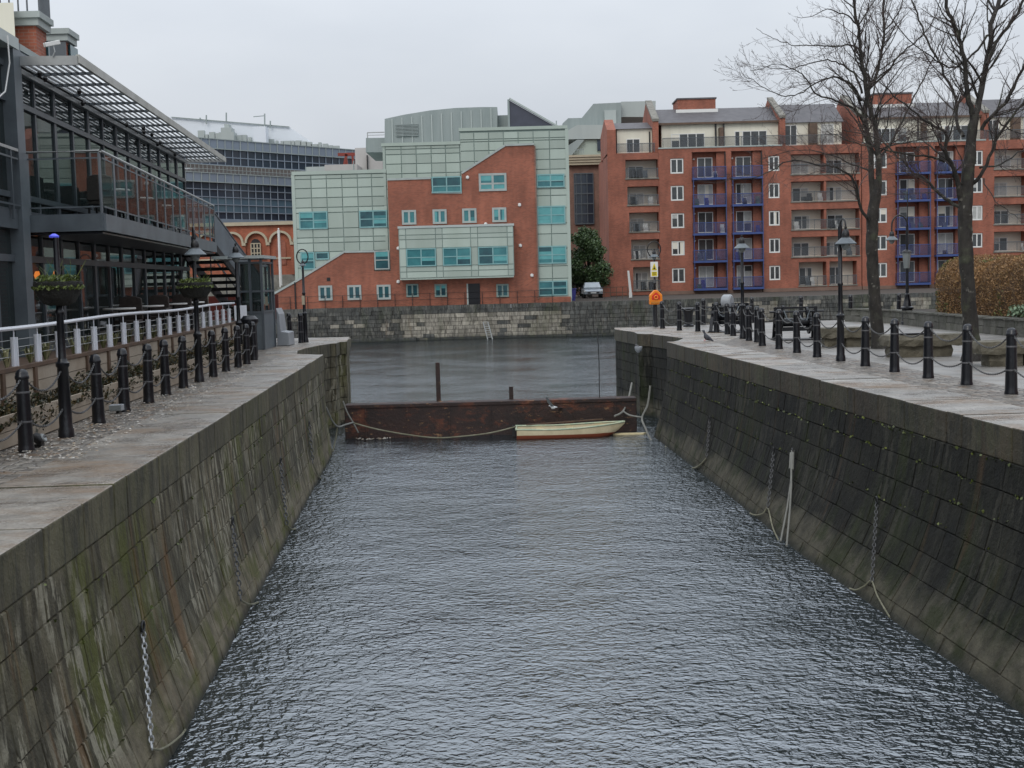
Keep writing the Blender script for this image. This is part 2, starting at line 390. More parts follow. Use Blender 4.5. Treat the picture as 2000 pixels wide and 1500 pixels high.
m_officemetal = M('office_metal', (.21, .25, .30), .4, .1, vs=.4, amt=.4, island=.07)
m_membrane = M('white_membrane', (.72, .76, .80), .6, vs=.3, amt=.1)
m_concrete = M('pale_concrete', (.46, .44, .42), .8, col2=(.36, .34, .32), vs=.6)
m_creamstone = M('cream_stone', (.46, .40, .29), .8, col2=(.34, .29, .21), vs=2)
m_rubble = M('grey_rubble', (.25, .235, .205), .85, col2=(.12, .12, .10), vs=1.5, amt=1, island=.3)
m_plasticgrey = M('grey_plastic', (.32, .34, .36), .4)
m_binblue = M('blue_plastic', (.05, .05, .28), .4)
m_litter = mat_leaf('litter', [(.42, .38, .30), (.20, .13, .07), (.55, .53, .48), (.10, .06, .03)])
m_rubber = M('bollard_band', (.10, .10, .105), .4)
m_lensglass = M('lantern_glass', (.20, .22, .22), .15)
SKY0 = 1.0; SKY1 = 3.0; EXPO = 0.0
# ------------------------------------------------------------------ lock and quays
QZ = 2.75
def LX(Y): return -3.33-.0525*Y
def RX(Y): return 6.95-.066*Y
def LWX(Y): return LX(Y)+max(.2, .55-.0155*(Y-11))
def RWX(Y): return RX(Y)-(.92 if Y < 21 else max(.47, .92-.034*(Y-21)))
def lerp(a, b, t): return a+(b-a)*t
class Plan:
    def __init__(s, top, bot=None):
        s.t = [Vector((*p, 0)) for p in top]; s.b = [Vector((*p, 0)) for p in (bot or top)]
        s.c = [0]
        for i in range(len(top)-1): s.c.append(s.c[-1]+(s.t[i+1]-s.t[i]).length)
        s.len = s.c[-1]
    def at(s, d, z, sign=1, out=0):
        d = min(max(d, 0), s.len); i = 0
        while i < len(s.c)-2 and s.c[i+1] < d: i += 1
        f = (d-s.c[i])/max(1e-6, s.c[i+1]-s.c[i])
        pt = s.t[i].lerp(s.t[i+1], f); pb = s.b[i].lerp(s.b[i+1], f)
        t = max(0, (QZ-z)/QZ); t = .38*t+.62*t**3.2
        p = pt.lerp(pb, t) if t <= 1 else pb.copy()
        tg = (s.t[i+1]-s.t[i]).normalized(); n = Vector((tg.y, -tg.x, 0))*sign
        p += n*out; p.z = z; return p
def masonry(mb, back, pl, sign, z0, z1, ch=.33, bl=.85, rr=None, top=0):
    rr = rr or R; z = z1
    while z > z0+.02:
        h = ch*rr.uniform(.88, 1.12); zb = max(z0, z-h)
        s = -rr.uniform(0, bl)
        while s < pl.len:
            l = bl*rr.uniform(.6, 1.35); a = max(s, 0)+.006; e = min(s+l, pl.len)-.006
            if e-a > .05:
                # a stone never wraps a corner of the plan
                cuts = [a]+[c for c in pl.c if a+.05 < c < e-.05]+[e]
                for i in range(len(cuts)-1):
                    a1, e1 = cuts[i], cuts[i+1]
                    p = rr.uniform(-.003, .011 if sign > 0 else .006); j = lambda: rr.uniform(-.006, .006)
                    g = .004 if sign > 0 else .003; q = .012 if sign > 0 else .008
                    o = [pl.at(a1+j()*.6, zb+g, sign, -.030), pl.at(e1+j()*.6, zb+g, sign, -.030), pl.at(e1+j()*.6, z-g, sign, -.030), pl.at(a1+j()*.6, z-g, sign, -.030)]
                    o2 = [pl.at(a1+.006, zb+g+.006, sign, p-.014), pl.at(e1-.006, zb+g+.006, sign, p-.014), pl.at(e1-.006, z-g-.006, sign, p-.014), pl.at(a1+.006, z-g-.006, sign, p-.014)]
                    n_ = [pl.at(a1+q+j(), zb+q+j(), sign, p+j()*.4), pl.at(e1-q+j(), zb+q+j(), sign, p+j()*.4), pl.at(e1-q+j(), z-q+j(), sign, p+j()*.4), pl.at(a1+q+j(), z-q+j(), sign, p+j()*.4)]
                    mb.add(o+o2+n_, [(8, 9, 10, 11)]+[(i_, (i_+1) % 4, (i_+1) % 4+4, i_+4) for i_ in range(4)]+[(i_+4, (i_+1) % 4+4, (i_+1) % 4+8, i_+8) for i_ in range(4)])
            s += l
        z = zb
    nz = 26; ns = max(2, int(pl.len/1.0))
    sv = sorted(set([pl.len*i/ns for i in range(ns+1)]+list(pl.c)))
    vs = [pl.at(d, lerp(z0, z1, k/nz), sign, -.042) for d in sv for k in range(nz+1)]
    fs = [(i*(nz+1)+k, (i+1)*(nz+1)+k, (i+1)*(nz+1)+k+1, i*(nz+1)+k+1) for i in range(len(sv)-1) for k in range(nz)]
    back.add(vs, fs)
def coping_run(mb, pl, sign, width, z0=QZ-.43, z1=QZ, bl=1.35, proud=.04, rr=None):
    rr = rr or R; s = 0.0
    while s < pl.len-.05:
        l = bl*rr.uniform(.75, 1.25); e = min(s+l, pl.len)
        if pl.len-e < .4: e = pl.len
        g = .012; dz = rr.uniform(-.008, .005)
        for c in pl.c:
            if s+.1 < c < e-.1: e = c
        f0, f1 = pl.at(s+g, QZ, sign, proud), pl.at(e-g, QZ, sign, proud); b0, b1 = pl.at(s+g, QZ, sign, -width), pl.at(e-g, QZ, sign, -width)
        vs = []
        for z in (z0, z1+dz):
            for p in (f0, f1, b1, b0): vs.append((p.x, p.y, z))
        mb.add(vs, [(0, 1, 2, 3), (7, 6, 5, 4), (0, 4, 5, 1), (1, 5, 6, 2), (2, 6, 7, 3), (3, 7, 4, 0)])
        s = e

# plans (surveyed corner points)
Ltip = [G(*p) for p in [(621, 692.5), (577, 691), (579, 684.5), (600, 678.5), (622, 674), (643, 671), (654, 670.3), (660, 667.5), (675, 666.5), (681, 657.5)]]
Rtip = [G(*p) for p in [(1323, 667), (1337, 660), (1272, 651.8), (1247, 651.2), (1241, 648.5), (1203, 642.6), (1201.5, 640)]]
Yl = [-3, 4, 9, 13, 17, 21, 25, 29, Ltip[0][1]]; Yr = [-3, 4, 9, 13, 17, 21, 25, 29, Rtip[0][1]]
planL = Plan([(LX(y), y) for y in Yl], [(LWX(y), y) for y in Yl])
planR = Plan([(RX(y), y) for y in Yr], [(RWX(y), y) for y in Yr])
def on_wall(u, v, side, out=.03):
    # where a sight line meets the battered lock wall
    x, y, z = ray(u, v); k = 5.0
    while k < 60:
        px, py, pz = x*k, y*k, CZ+z*k
        t = max(0, min(1, (QZ-pz)/QZ)); t = .38*t+.62*t**3.2
        if side < 0:
            w = lerp(LX(py), LWX(py), t)+out
            if px < w: return Vector((w, py, pz))
        else:
            w = lerp(RX(py), RWX(py), t)-out
            if px > w: return Vector((w, py, pz))
        k += .02
    return Vector((px, py, pz))

MB().add([(-400, -30, 0), (400, -30, 0), (400, 103.5, 0), (-400, 103.5, 0)], [(0, 1, 2, 3)]).build('water', m_water)['kind'] = 'structure'
lb = [G(560, 663)]
left_poly = [(LX(-3)-.06, -3)]+[(LX(Yl[-1])-.06, Yl[-1])]+[(p[0]-.08, p[1]+.03) for p in Ltip[1:-1]]+[(Ltip[-1][0]-.08, Ltip[-1][1]-.08), (-9.5, 47.3), (-90, 47.3), (-90, -3)]
tag(MB().prismz(left_poly, -2, QZ-.02).build('left_quay', m_paveL), kind='structure')
right_poly = [(RX(-3)+.06, -3)]+[(RX(Yr[-1])+.06, Yr[-1])]+[(p[0]+.08, p[1]+.03) for p in Rtip[1:-1]]+[(Rtip[-1][0]+.08, Rtip[-1][1]-.05), (12, 50.3), (120, 50.3), (120, -3)]
tag(MB().prismz(right_poly[::-1], -2, QZ-.02).build('right_quay', m_paveR), kind='structure')
tag(MB().add([(-900, 102.4, QZ-.05), (900, 102.4, QZ-.05), (900, 1600, QZ-.05), (-900, 1600, QZ-.05)], [(0, 1, 2, 3)]).build('far_ground', m_farground), kind='structure')
# sett strips behind the copings
def strip(name, fx, w0, w1, ya, yb, z, mat):
    b = MB(); ys = [ya+(yb-ya)*i/12 for i in range(13)]
    vs = [(fx(y)+w0, y, z) for y in ys]+[(fx(y)+w1, y, z) for y in ys]
    b.add(vs, [(i, i+1, i+14, i+13) if w1 < w0 else (i+13, i+14, i+1, i) for i in range(12)])
    return tag(b.build(name, mat), kind='structure')
strip('left_setts_path', LX, -1.0, -2.35, -3, 44.5, QZ-.012, m_setts)
strip('right_setts_path', RX, 1.0, 2.35, -3, 48.5, QZ-.012, m_setts)

wL = thing('lock_wall', 'streaked grey stone lock wall on the left side of the channel', 'wall', (LX(15), 15, 0))
a, k = MB(), MB(); masonry(a, k, planL, 1, -.45, QZ-.43, .34, .80)
tipL = Plan(Ltip); masonry(a, k, tipL, 1, -.45, QZ-.43, .36, .6)
a.build('masonry', m_masL, wL); k.build('mortar', m_mortar, wL)
a = MB(); coping_run(a, planL, 1, 1.12); coping_run(a, tipL, 1, .75, bl=1.0)
a.prismz([Ltip[0], (Ltip[0][0]-1.5, Ltip[0][1]+.1), (Ltip[1][0]-1.2, Ltip[2][1]+.3), (Ltip[5][0]-1.6, 41), (Ltip[8][0]-1.3, 45.8), (Ltip[8][0]-.1, 44.9), (Ltip[7][0]-.15, 41.0), (Ltip[4][0]-.1, Ltip[4][1]+.2), (Ltip[2][0]-.1, Ltip[2][1]+.1), (Ltip[1][0]-.05, Ltip[1][1]+.05)], QZ-.3, QZ-.008)
a.build('coping', m_copL, wL, bevel=.018)
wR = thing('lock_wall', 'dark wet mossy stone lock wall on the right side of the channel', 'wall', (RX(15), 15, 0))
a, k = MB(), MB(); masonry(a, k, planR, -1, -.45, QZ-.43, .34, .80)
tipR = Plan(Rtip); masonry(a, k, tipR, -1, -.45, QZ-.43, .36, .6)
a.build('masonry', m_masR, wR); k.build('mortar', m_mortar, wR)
a = MB(); coping_run(a, planR, -1, 1.12); coping_run(a, tipR, -1, .6, bl=1.0)
a.prismz([Rtip[0], (Rtip[1][0]+.05, Rtip[1][1]+.1), (Rtip[2][0]+.1, Rtip[2][1]+.15), (Rtip[4][0]+.1, Rtip[4][1]+.2), (Rtip[6][0]+.2, Rtip[6][1]-.1), (Rtip[6][0]+2.2, Rtip[6][1]-.2), (Rtip[1][0]+2.0, Rtip[1][1]+1), (Rtip[0][0]+1.5, Rtip[0][1])], QZ-.3, QZ-.008)
a.build('coping', m_copR, wR, bevel=.018)
# weeds in the joints
for nm, pl, sg, lab, n_, zr in (('moss', planR, -1, 'small green weeds growing in the joints of the right lock wall', 330, (1.0, 2.4)), ('moss', planL, 1, 'small green weeds growing in the joints of the left lock wall', 120, (.5, 2.3))):
    b = MB()
    for i in range(n_):
        s = 12+R.random()**.8*(pl.len-12.5); z = zr[0]+(zr[1]-zr[0])*R.random()**.6
        z = QZ-.43-.34*round((QZ-.43-z)/.34)+R.uniform(-.02, .02)
        p = pl.at(s, z, sg, .012); m_ = R.choice((1, 2, 3, 4))
        for q in range(m_):
            c = p+Vector((R.uniform(-.015, .015), R.uniform(-.09, .09), R.uniform(-.03, .015)))
            r = R.uniform(.006, .018); ax = Vector((R.uniform(-1, 1), R.uniform(-1, 1), R.uniform(-1, 1))).normalized()
            d1 = ax.orthogonal().normalized()*r; d2 = ax.cross(d1).normalized()*r
            b.quad(c-d1-d2, c+d1-d2, c+d1+d2, c-d1+d2)
    tag(b.build(nm, m_moss), lab, 'moss', kind='stuff')

# far dock wall: dark courses with a run of pale stones
fw = thing('dock_wall', 'dark stone dock wall below the buildings with a run of pale stones', 'wall', (0, 102, 0))
a, k, pale = MB(), MB(), MB()
fp = Plan([(-70, 101.6), (90, 102.2)])
segs = []
rr = random.Random(5); z = QZ-.32
while z > -.3:
    h = .31*rr.uniform(.9, 1.1); s = 20-rr.uniform(0, .6)
    while s < 150:
        l = rr.uniform(.45, 1.1); x0 = -70+s; y0 = 101.6+.6*s/160
        zz = z-h/2; ispale = (-10.6 < x0 < 4.4 and 2.1 > zz > .1 and rr.random() < (.92 if -8.8 < x0 < 3.4 else .4)) or (15.5 < x0 < 20.8 and zz > .9 and rr.random() < .85) or (22 < x0 < 24 and rr.random() < .4) or (30 < x0 < 33 and zz > .9 and rr.random() < .7) or rr.random() < .03
        tgt = pale if ispale else a; p = rr.uniform(0, .05)
        tgt.box(x0+.012, x0+l-.012, y0-p, y0+.2, z-h+.012, z-.012)
        s += l
    z -= h
a.build('masonry', m_masF, fw); pale.build('pale_stones', m_masP, fw)
MB().box(-70, 90, 102.25, 102.4, -1, QZ-.35).build('mortar', M('dock_mortar', (.06, .055, .05), .9), fw)
b = MB(); x = -70.0; 
while x < 90:
    l = rr.uniform(1.0, 1.6); b.box(x+.01, x+l-.01, 101.55+.6*(x+70)/160, 102.75, QZ-.33, QZ+rr.uniform(-.01, .01)); x += l
b.build('coping', m_masF, fw)
MB().box(-70, -7.5, 101.3, 102.3, -.3, .28).build('footing', m_masF, fw)

# ------------------------------------------------------------------ bollards and chains
ordn = ['first', 'second', 'third', 'fourth', 'fifth', 'sixth', 'seventh', 'eighth', 'ninth', 'tenth', 'eleventh', 'twelfth', 'thirteenth', 'fourteenth', 'fifteenth', 'sixteenth', 'seventeenth', 'eighteenth', 'nineteenth', 'twentieth', 'twenty first']
def bollard_proto():
    t = thing('bollard', 'x', 'bollard')
    MB().lathe([(.100, 0), (.100, .03), (.092, .06), (.090, .12), (.073, .86), (.073, .875)], 16).build('post', m_black, t, True)
    MB().lathe([(.078, .875), (.083, .885), (.083, .915), (.076, .925), (.073, .955), (.056, .985), (.03, 1.0), (.005, 1.003)], 16).build('cap', m_black, t, True)
    for z, r in ((.365, .086), (.72, .078)): MB().lathe([(r, z-.012), (r+.004, z), (r, z+.012)], 16).build('band', m_rubber, t, True)
    for s in (-1, 1):
        for z in (.37, .87): MB().tube([(.0, s*.07, z), (0, s*.105, z), (0, s*.105, z-.03)], .009, 6).build('chain_eye', m_chain, t, True)
    return t
proto_b = bollard_proto(); first_used = [False]
def place(proto, flag, loc, rz=0, label=None, group=None, scale=1):
    o = proto if not flag[0] else copy_tree(proto); flag[0] = True
    o.location = loc; o.rotation_euler.z = rz; o.scale = (scale,)*3
    o.rotation_euler.x = R.gauss(0, .009); o.rotation_euler.y = R.gauss(0, .009)
    if label: o['label'] = label
    if group: o['group'] = group
    return o
def chain_mesh(p, q, sag, n=22):
    p, q = Vector(p), Vector(q); pts = []; rs = []
    for i in range(n+1):
        t = i/n; c = p.lerp(q, t); c.z -= sag*4*t*(1-t); pts.append(c)
    L = sum((pts[i+1]-pts[i]).length for i in range(n)); N_ = int(L/.034); b = MB()
    # links: short flattened rings turned alternately
    def pt(d):
        acc = 0
        for i in range(n):
            s = (pts[i+1]-pts[i]).length
            if acc+s >= d: return pts[i].lerp(pts[i+1], (d-acc)/s), (pts[i+1]-pts[i]).normalized()
            acc += s
        return pts[-1], (pts[-1]-pts[-2]).normalized()
    for i in range(N_):
        c, d = pt((i+.5)*L/N_); sx = d.cross(Vector((0, 0, 1)))
        if sx.length < .05: sx = Vector((1, 0, 0))
        sx.normalize(); sz = sx.cross(d)
        w = sx if i % 2 else sz
        ring = [c+d*(.024*math.cos(a))+w*(.0115*math.sin(a)) for a in [2*PI*k/6 for k in range(6)]]
        b.tube(ring, .0062, 4, closed=True)
    return b
def link_posts(nodes, where, grp):
    # nodes: list of (x, y, name); two chains per gap
    for i in range(len(nodes)-1):
        (x0, y0, n0), (x1, y1, n1) = nodes[i], nodes[i+1]
        d = Vector((x1-x0, y1-y0)); 
        if d.length > 3.4: continue
        e = d.normalized()*.095
        for z, s, w in ((.86, .20, 'upper'), (.365, .15, 'lower')):
            m = chain_mesh((x0+e.x, y0+e.y, QZ+z), (x1-e.x, y1-e.y, QZ+z), s*R.uniform(.8, 1.15)*min(1.3, d.length/1.5))
            o = m.build('hanging_chain', m_chain, None, origin=((x0+x1)/2, (y0+y1)/2, QZ+z))
            tag(o, f'{w} chain between {n0} and {n1} {where}', 'chain', grp)
Lb = [(-5.80, 13.75), (-5.87, 15.32), 'A', (-5.98, 18.40), (-6.12, 20.1), (-6.13, 21.5), (-6.25, 23.04), (-6.33, 24.6), 'B', (-6.40, 27.4), (-6.50, 29.1), (-6.50, 30.4), (-6.52, 31.5), (-6.70, 33.3)]
LA = {'A': (-5.88, 16.75), 'B': (-6.36, 26.0)}
nodes = []; c = 0
for e in Lb:
    if isinstance(e, str): nodes.append((*LA[e], 'planter lamp post')); continue
    nm = ordn[c]+' bollard'; c += 1; nodes.append((*e, nm))
    place(proto_b, first_used, (*e, QZ-.015), math.atan2(.05, 1), f'black iron bollard, {ordn[c-1]} from the near end of the row on the left quay', 'bollards along the left quay')
link_posts(nodes, 'of the left quay row', 'chains along the left quay')
Lback = [(-7.89, 41.99), (-7.43, 43.6), (-6.96, 43.0)]
nn = []
for i, (e, d) in enumerate(zip([G(528, 672), G(567, 668), G(588, 669)], ('leftmost', 'middle', 'rightmost'))):
    place(proto_b, first_used, (*e, QZ-.015), PI/2, f'black bollard, {d} of three beside the ring lamp beyond the kiosk', 'bollards at the far end of the left quay'); nn.append((*e, d+' end bollard'))
link_posts([(*G(497, 700), 'last row bollard')]+nn, 'beyond the kiosk', 'chains at the far end of the left quay')
Rb = [G(*p) for p in [(1888, 750), (1813, 737), (1747, 725), (1690, 714)]]
Rfar = [G(*p) for p in [(1596, 696.5), (1556.5, 688), (1521.5, 680.5), (1489, 674.5), (1479, 667.5), (1463, 664.5), (1432, 655.5), (1421, 652.5), (1399, 649), (1363, 647), (1327, 645), (1294, 641)]]
seq = [(7.62, 17.6), G(1975, 768)]+Rb+['C']+Rfar[:6]+['D']+Rfar[6:]
RA = {'C': G(1642, 704), 'D': G(1451, 660.5)}
nodes = []; c = 0
for e in seq:
    if isinstance(e, str): nodes.append((*RA[e], 'lamp post')); continue
    nm = ordn[c]+' bollard'; c += 1; nodes.append((*e, nm))
    place(proto_b, first_used, (*e, QZ-.015), math.atan2(.07, 1), f'black iron bollard, {ordn[c-1]} from the near end of the row on the right quay', 'bollards along the right quay')
link_posts(nodes, 'of the right quay row', 'chains along the right quay')
for (u, v), d in (((1374, 633.5), 'standing by the litter bin'), ((1469, 629), 'standing behind the covered winch'), ((1565, 627), 'standing behind the uncovered winch'), ((1661, 624.5), 'standing left of the nearer slim tree trunk'), ((1755, 622), 'standing beside the ornate lamp post')):
    place(proto_b, first_used, (*G(u, v), QZ-.015), 0, f'black bollard at the right quay edge {d}', 'bollards at the back of the right quay')

# ------------------------------------------------------------------ lamps
def lantern(t, o, s=1.0):
    x, y, z = o
    MB().lathe([(.02*s, .30*s), (.03*s, .26*s), (.022*s, .23*s), (.065*s, .20*s), (.085*s, .12*s), (.08*s, .07*s), (.10*s, .05*s)], 12, o).build('hood', m_blackm, t, True)
    MB().lathe([(.09*s, .055*s), (.225*s, -.07*s), (.22*s, -.085*s), (.08*s, .03*s)], 16, o).build('lamp_shade', m_steel, t, True)
    MB().lathe([(.085*s, .03*s), (.10*s, -.06*s), (.095*s, -.13*s), (.06*s, -.19*s), (.01, -.21*s)], 12, o).build('lamp_globe', m_lensglass, t, True)
def lamp(name, label, x, y, h, neck=None, ornate=False, nolan=False, topr=.036, group='black lamp posts on the quays', z0=QZ-.015, ls=1.0):
    t = thing(name, label, 'lamp post', (x, y, z0), group)
    o = (x, y, z0)
    if ornate: prof = [(.17, 0), (.17, .32), (.19, .34), (.19, .38), (.15, .40), (.11, .55), (.075, .9), (.09, .92), (.06, .96), (.045, h)]
    else: prof = [(.105, 0), (.100, .10), (.086, .14), (.072, .92), (.088, .94), (.088, .98), (.066, 1.0), (.052, 1.05), (.046, 1.6), (.058, 1.62), (.058, 1.66), (.044, 1.68), (topr, h)]
    MB().lathe(prof, 14, o).build('post', m_black, t, True)
    if neck:
        a, r = neck; dx, dy = math.cos(a), math.sin(a)
        pts = [(x, y, z0+h-.02)]+[(x+dx*(r-r*math.cos(k)), y+dy*(r-r*math.cos(k)), z0+h+r*1.15*math.sin(k)) for k in [PI*i/12 for i in range(13)]]
        pts.append((x+dx*2*r, y+dy*2*r, z0+h-.02))
        MB().tube(pts, .018, 6).build('swan_neck', m_blackm, t, True)
        lantern(t, (x+dx*2*r, y+dy*2*r, z0+h-.02-.28*ls), ls)
    elif not nolan:
        lantern(t, (x, y, z0+h+.05*ls), ls)
    return t
def hang_basket(lab, x, y, z, r, seed, grp='planters ringed round lamp posts'):
    rr = random.Random(seed)
    t = thing('hanging_basket', lab, 'planter', (x, y, z), grp)
    b = MB(); n = 28
    for k, (q, zz) in enumerate([(.35, -.27), (.72, -.24), (.98, -.12), (1.12, .0), (1.10, .04), (.95, .04)]):
        for i in range(n):
            a = 2*PI*i/n; w = 1+.09*abs(math.sin(2*a+.4))*(k > 0)-.05; b.v.append((x+r*q*w*math.cos(a), y+r*q*w*math.sin(a), z+zz+rr.uniform(-.012, .012)))
    for k in range(5):
        for i in range(n): j = (i+1) % n; b.f.append((k*n+i, k*n+j, (k+1)*n+j, (k+1)*n+i))
    b.f.append(tuple(range(n))[::-1]); b.f.append(tuple(5*n+i for i in range(n)))
    b.build('trough', M('basket_liner'+str(seed), (.018, .018, .015), .85, bmp=.04, bs=20), t, True)
    b = MB()
    for i in range(1500):
        a = rr.uniform(0, 2*PI); q = r*1.17*math.sqrt(rr.random()); c = Vector((x+q*math.cos(a), y+q*math.sin(a), z+rr.uniform(-.03, .12)*(1 if q < r else .3)-(.05 if q > r*1.05 else 0)))
        s = rr.uniform(.008, .024); ax = Vector((rr.uniform(-1, 1), rr.uniform(-1, 1), rr.uniform(-.2, 1))).normalized(); d1 = ax.orthogonal().normalized()*s; d2 = ax.cross(d1).normalized()*s*.6
        b.quad(c-d1-d2, c+d1-d2, c+d1+d2, c-d1+d2)
    for i in range(12):
        a = rr.uniform(0, 2*PI); p = Vector((x+.2*math.cos(a), y+.2*math.sin(a), z)); q = p+Vector((rr.uniform(-.2, .25), rr.uniform(-.1, .1), rr.uniform(.15, .34)))
        b.tube([p, p.lerp(q, .5)+Vector((.02, 0, .03)), q], [.006, .004, .002], 4)
    b.build('trailing_plant', m_basket, t)
# left lamps
t = lamp('lamp_post', 'black lamp post with the nearer plant basket and a flat blue lit head', *LA['A'], 2.62, nolan=True)
MB().lathe([(.06, 0), (.065, .02), (.02, .05)], 14, (LA['A'][0]-.02, LA['A'][1], QZ+2.60)).build('lit_head', m_bluelamp, t, True)
hang_basket('black ring of planters around the nearer left lamp post', LA['A'][0], LA['A'][1], P3(122, 556, 16.75)[2], .27, 3)
lamp('lamp_post', 'black lamp post with the farther plant basket, in front of the staircase', *LA['B'], 2.95, neck=(math.atan2(-1, .35), .16))
hang_basket('black ring of planters around the farther left lamp post', LA['B'][0], LA['B'][1], P3(388, 556, 26)[2], .31, 4)
x_, y_ = G(472, 700)
lamp('lamp_post', 'black lamp post with a cone shade beside the grey kiosk', -7.12, 33.6, A(473, 500, 33.6)[1]-QZ)
x_, y_ = G(597, 668); tt = lamp('lamp_post', 'slim black lamp post with a ring neck before the green panelled building', x_, y_, A(597, 517, y_)[1]-QZ, neck=None, ls=.55)
ring = [(x_+.19*math.sin(k*PI/10), y_, A(597, 501, y_)[1]+.24*math.cos(k*PI/10)) for k in range(20)]
MB().tube(ring, .022, 6, closed=True).build('ring_neck', m_blackm, tt, True)
MB().box(x_-.06, x_+.03, y_-.10, y_-.06, QZ+1.25, QZ+1.55).build('notice', m_creamstone, tt)
# right lamps
hC = A(1640, 450, RA['C'][1])[1]-QZ
lamp('lamp_post', 'tall black lamp post beside the slim tree on the right quay', *RA['C'], hC+.1, neck=(math.atan2(-1, .2), .13), topr=.046)
lamp('lamp_post', 'black lamp post with a pale cone shade beside the covered winch', *RA['D'], A(1451, 490, RA['D'][1])[1]-QZ+.12, ls=1.05, topr=.042)
x_, y_ = G(1280, 637)
ts = lamp('lamp_post', 'black lamp post with a ring neck carrying the yellow warning sign', x_, y_, A(1279, 500, y_)[1]-QZ, ls=.8)
ring = [(x_+.25*math.sin(k*PI/10), y_, A(1279, 487, y_)[1]+.30*math.cos(k*PI/10)) for k in range(20)]
MB().tube(ring, .022, 6, closed=True).build('ring_neck', m_blackm, ts, True)
# warning sign
xa, za = A(1270, 511.5, y_-.1); xb, zb = A(1285, 540.5, y_-.1)
sg = thing('warning_sign', 'white water safety sign with yellow triangle and yellow panel, strapped to a lamp post', 'sign', ((xa+xb)/2, y_-.14, zb))
MB().box(xa, xb, y_-.16, y_-.14, zb, za).build('sign_board', m_white, sg)
w = xb-xa; h = za-zb; cx = (xa+xb)/2
MB().prism([(cx-w*.36, zb+h*.44), (cx+w*.36, zb+h*.44), (cx, zb+h*.92)], y_-.168, y_-.161).build('warning_triangle', m_yellow, sg)
MB().prism([(cx-w*.18, zb+h*.50), (cx+w*.20, zb+h*.50), (cx+w*.06, zb+h*.62), (cx+.0, zb+h*.74), (cx-w*.06, zb+h*.6)], y_-.174, y_-.169).build('pictogram', m_blackm, sg)
MB().box(cx-w*.36, cx+w*.36, y_-.168, y_-.161, zb+h*.06, zb+h*.34).build('text_panel', m_yellow, sg)
b = MB()
for k in range(4): b.box(cx-w*.26, cx+w*.26*(1-.2*(k % 2)), y_-.172, y_-.169, zb+h*(.28-.055*k), zb+h*(.30-.055*k))
b.build('lettering', m_blackm, sg)
# life ring box
yb = y_-.9; xa, za = A(1268.5, 567, yb); xb, zb = A(1294, 594.5, yb); cx = (xa+xb)/2; w = xb-xa; h = za-zb
lr = thing('lifebuoy_box', 'orange house shaped lifebuoy box on a black post at the lock mouth', 'lifebuoy', (cx, yb, QZ))
MB().lathe([(.07, 0), (.055, .1), (.045, zb-QZ+.02)], 10, (cx, yb+.12, QZ-.015)).build('post', m_blackm, lr, True)
MB().prism([(xa, zb), (xb, zb), (xb, zb+h*.66), (cx+w*.12, za), (cx-w*.12, za), (xa, zb+h*.66)], yb, yb+.28).build('housing', m_orange, lr, bevel=.03)
MB().prism([(xa+w*.18, zb+h*.34), (xb-w*.18, zb+h*.34), (xb-w*.18, zb+h*.60), (cx, zb+h*.86), (xa+w*.18, zb+h*.60)], yb-.014, yb-.001).build('front_panel', m_red, lr)
MB().tube([(cx-w*.0+w*.13*math.cos(k*PI/8), yb-.03, zb+h*.50+w*.13*math.sin(k*PI/8)) for k in range(16)], .022, 6, closed=True).build('ring_emblem', m_orange, lr, True)
MB().box(xa+w*.1, xb-w*.1, yb-.014, yb-.001, zb+h*.08, zb+h*.22).build('text_band', M('dull_text_band', (.55, .20, .02), .5), lr)
# litter bin
x_, y_ = G(1345, 637)
lb_ = thing('litter_bin', 'black waisted litter bin with a wide rim between right quay bollards', 'bin', (x_, y_, QZ))
MB().lathe([(.20, 0), (.20, .05), (.15, .10), (.17, .45), (.21, .60)], 14, (x_, y_, QZ-.015)).build('body', m_black, lb_, True)
MB().lathe([(.21, .60), (.30, .62), (.31, .68), (.24, .70)], 14, (x_, y_, QZ-.015)).build('rim', m_black, lb_, True)
# ------------------------------------------------------------------ glass pavilion on the left quay
def FX(Y): return -6.86-.08*Y
def BX(Y): return -7.2-(Y-23)*.106
def WRX(Y): return -5.825-.0625*Y
def PLX(Y): return -5.50-.047*Y
pv = thing('glass_pavilion', 'two storey dark steel and glass restaurant pavilion with a slatted roof canopy', 'building', (-9, 28, QZ))
MY = [22.9+1.355*i for i in range(14)]; YE = MY[-1]; NY = [10.5, 12, 13.6, 15.2, 16.8, 18.4, 20.0, 21.5]
ys = NY+MY
b = MB()
for i, y in enumerate(ys):
    w = .12 if i % 2 == 0 else .07
    MB().beam((FX(y), y, QZ), (FX(y), y, 8.62), w, .07, up=(1, 0, 0)).build('mullion', m_darksteel, pv)
for z, h in ((3.55, .16), (5.25, .12), (6.35, .10), (8.0, .10), (8.60, .10)):
    b.beam((FX(10.5)+.02, 10.5, z), (FX(YE)+.02, YE, z), .08, h)
b.beam((FX(10.5)+.03, 10.5, 5.92), (FX(YE)+.03, YE, 5.92), .24, .34)
b.build('steel_frame', m_darksteel, pv)
b = MB(); y = 22.6; b.box(FX(y)-.06, FX(y)+.24, y-.18, y+.16, QZ, 8.98)
b.build('corner_column', m_steel, pv)
for i in range(len(ys)-1):
    y0, y1 = ys[i], ys[i+1]
    for z0, z1 in ((3.63, 5.19), (5.31, 5.76), (6.1, 7.94), (8.06, 8.55)):
        g = MB().quad((FX(y0), y0+.06, z0), (FX(y1), y1-.06, z0), (FX(y1), y1-.06, z1), (FX(y0), y0+.06, z1))
        g.build('window_pane', m_glass, pv)
b = MB()
b.add([(FX(10)-5, 10, 3.5), (FX(10), 10, 3.5), (FX(YE), YE, 3.5), (FX(YE)-5, YE, 3.5)], [(0, 1, 2, 3)])
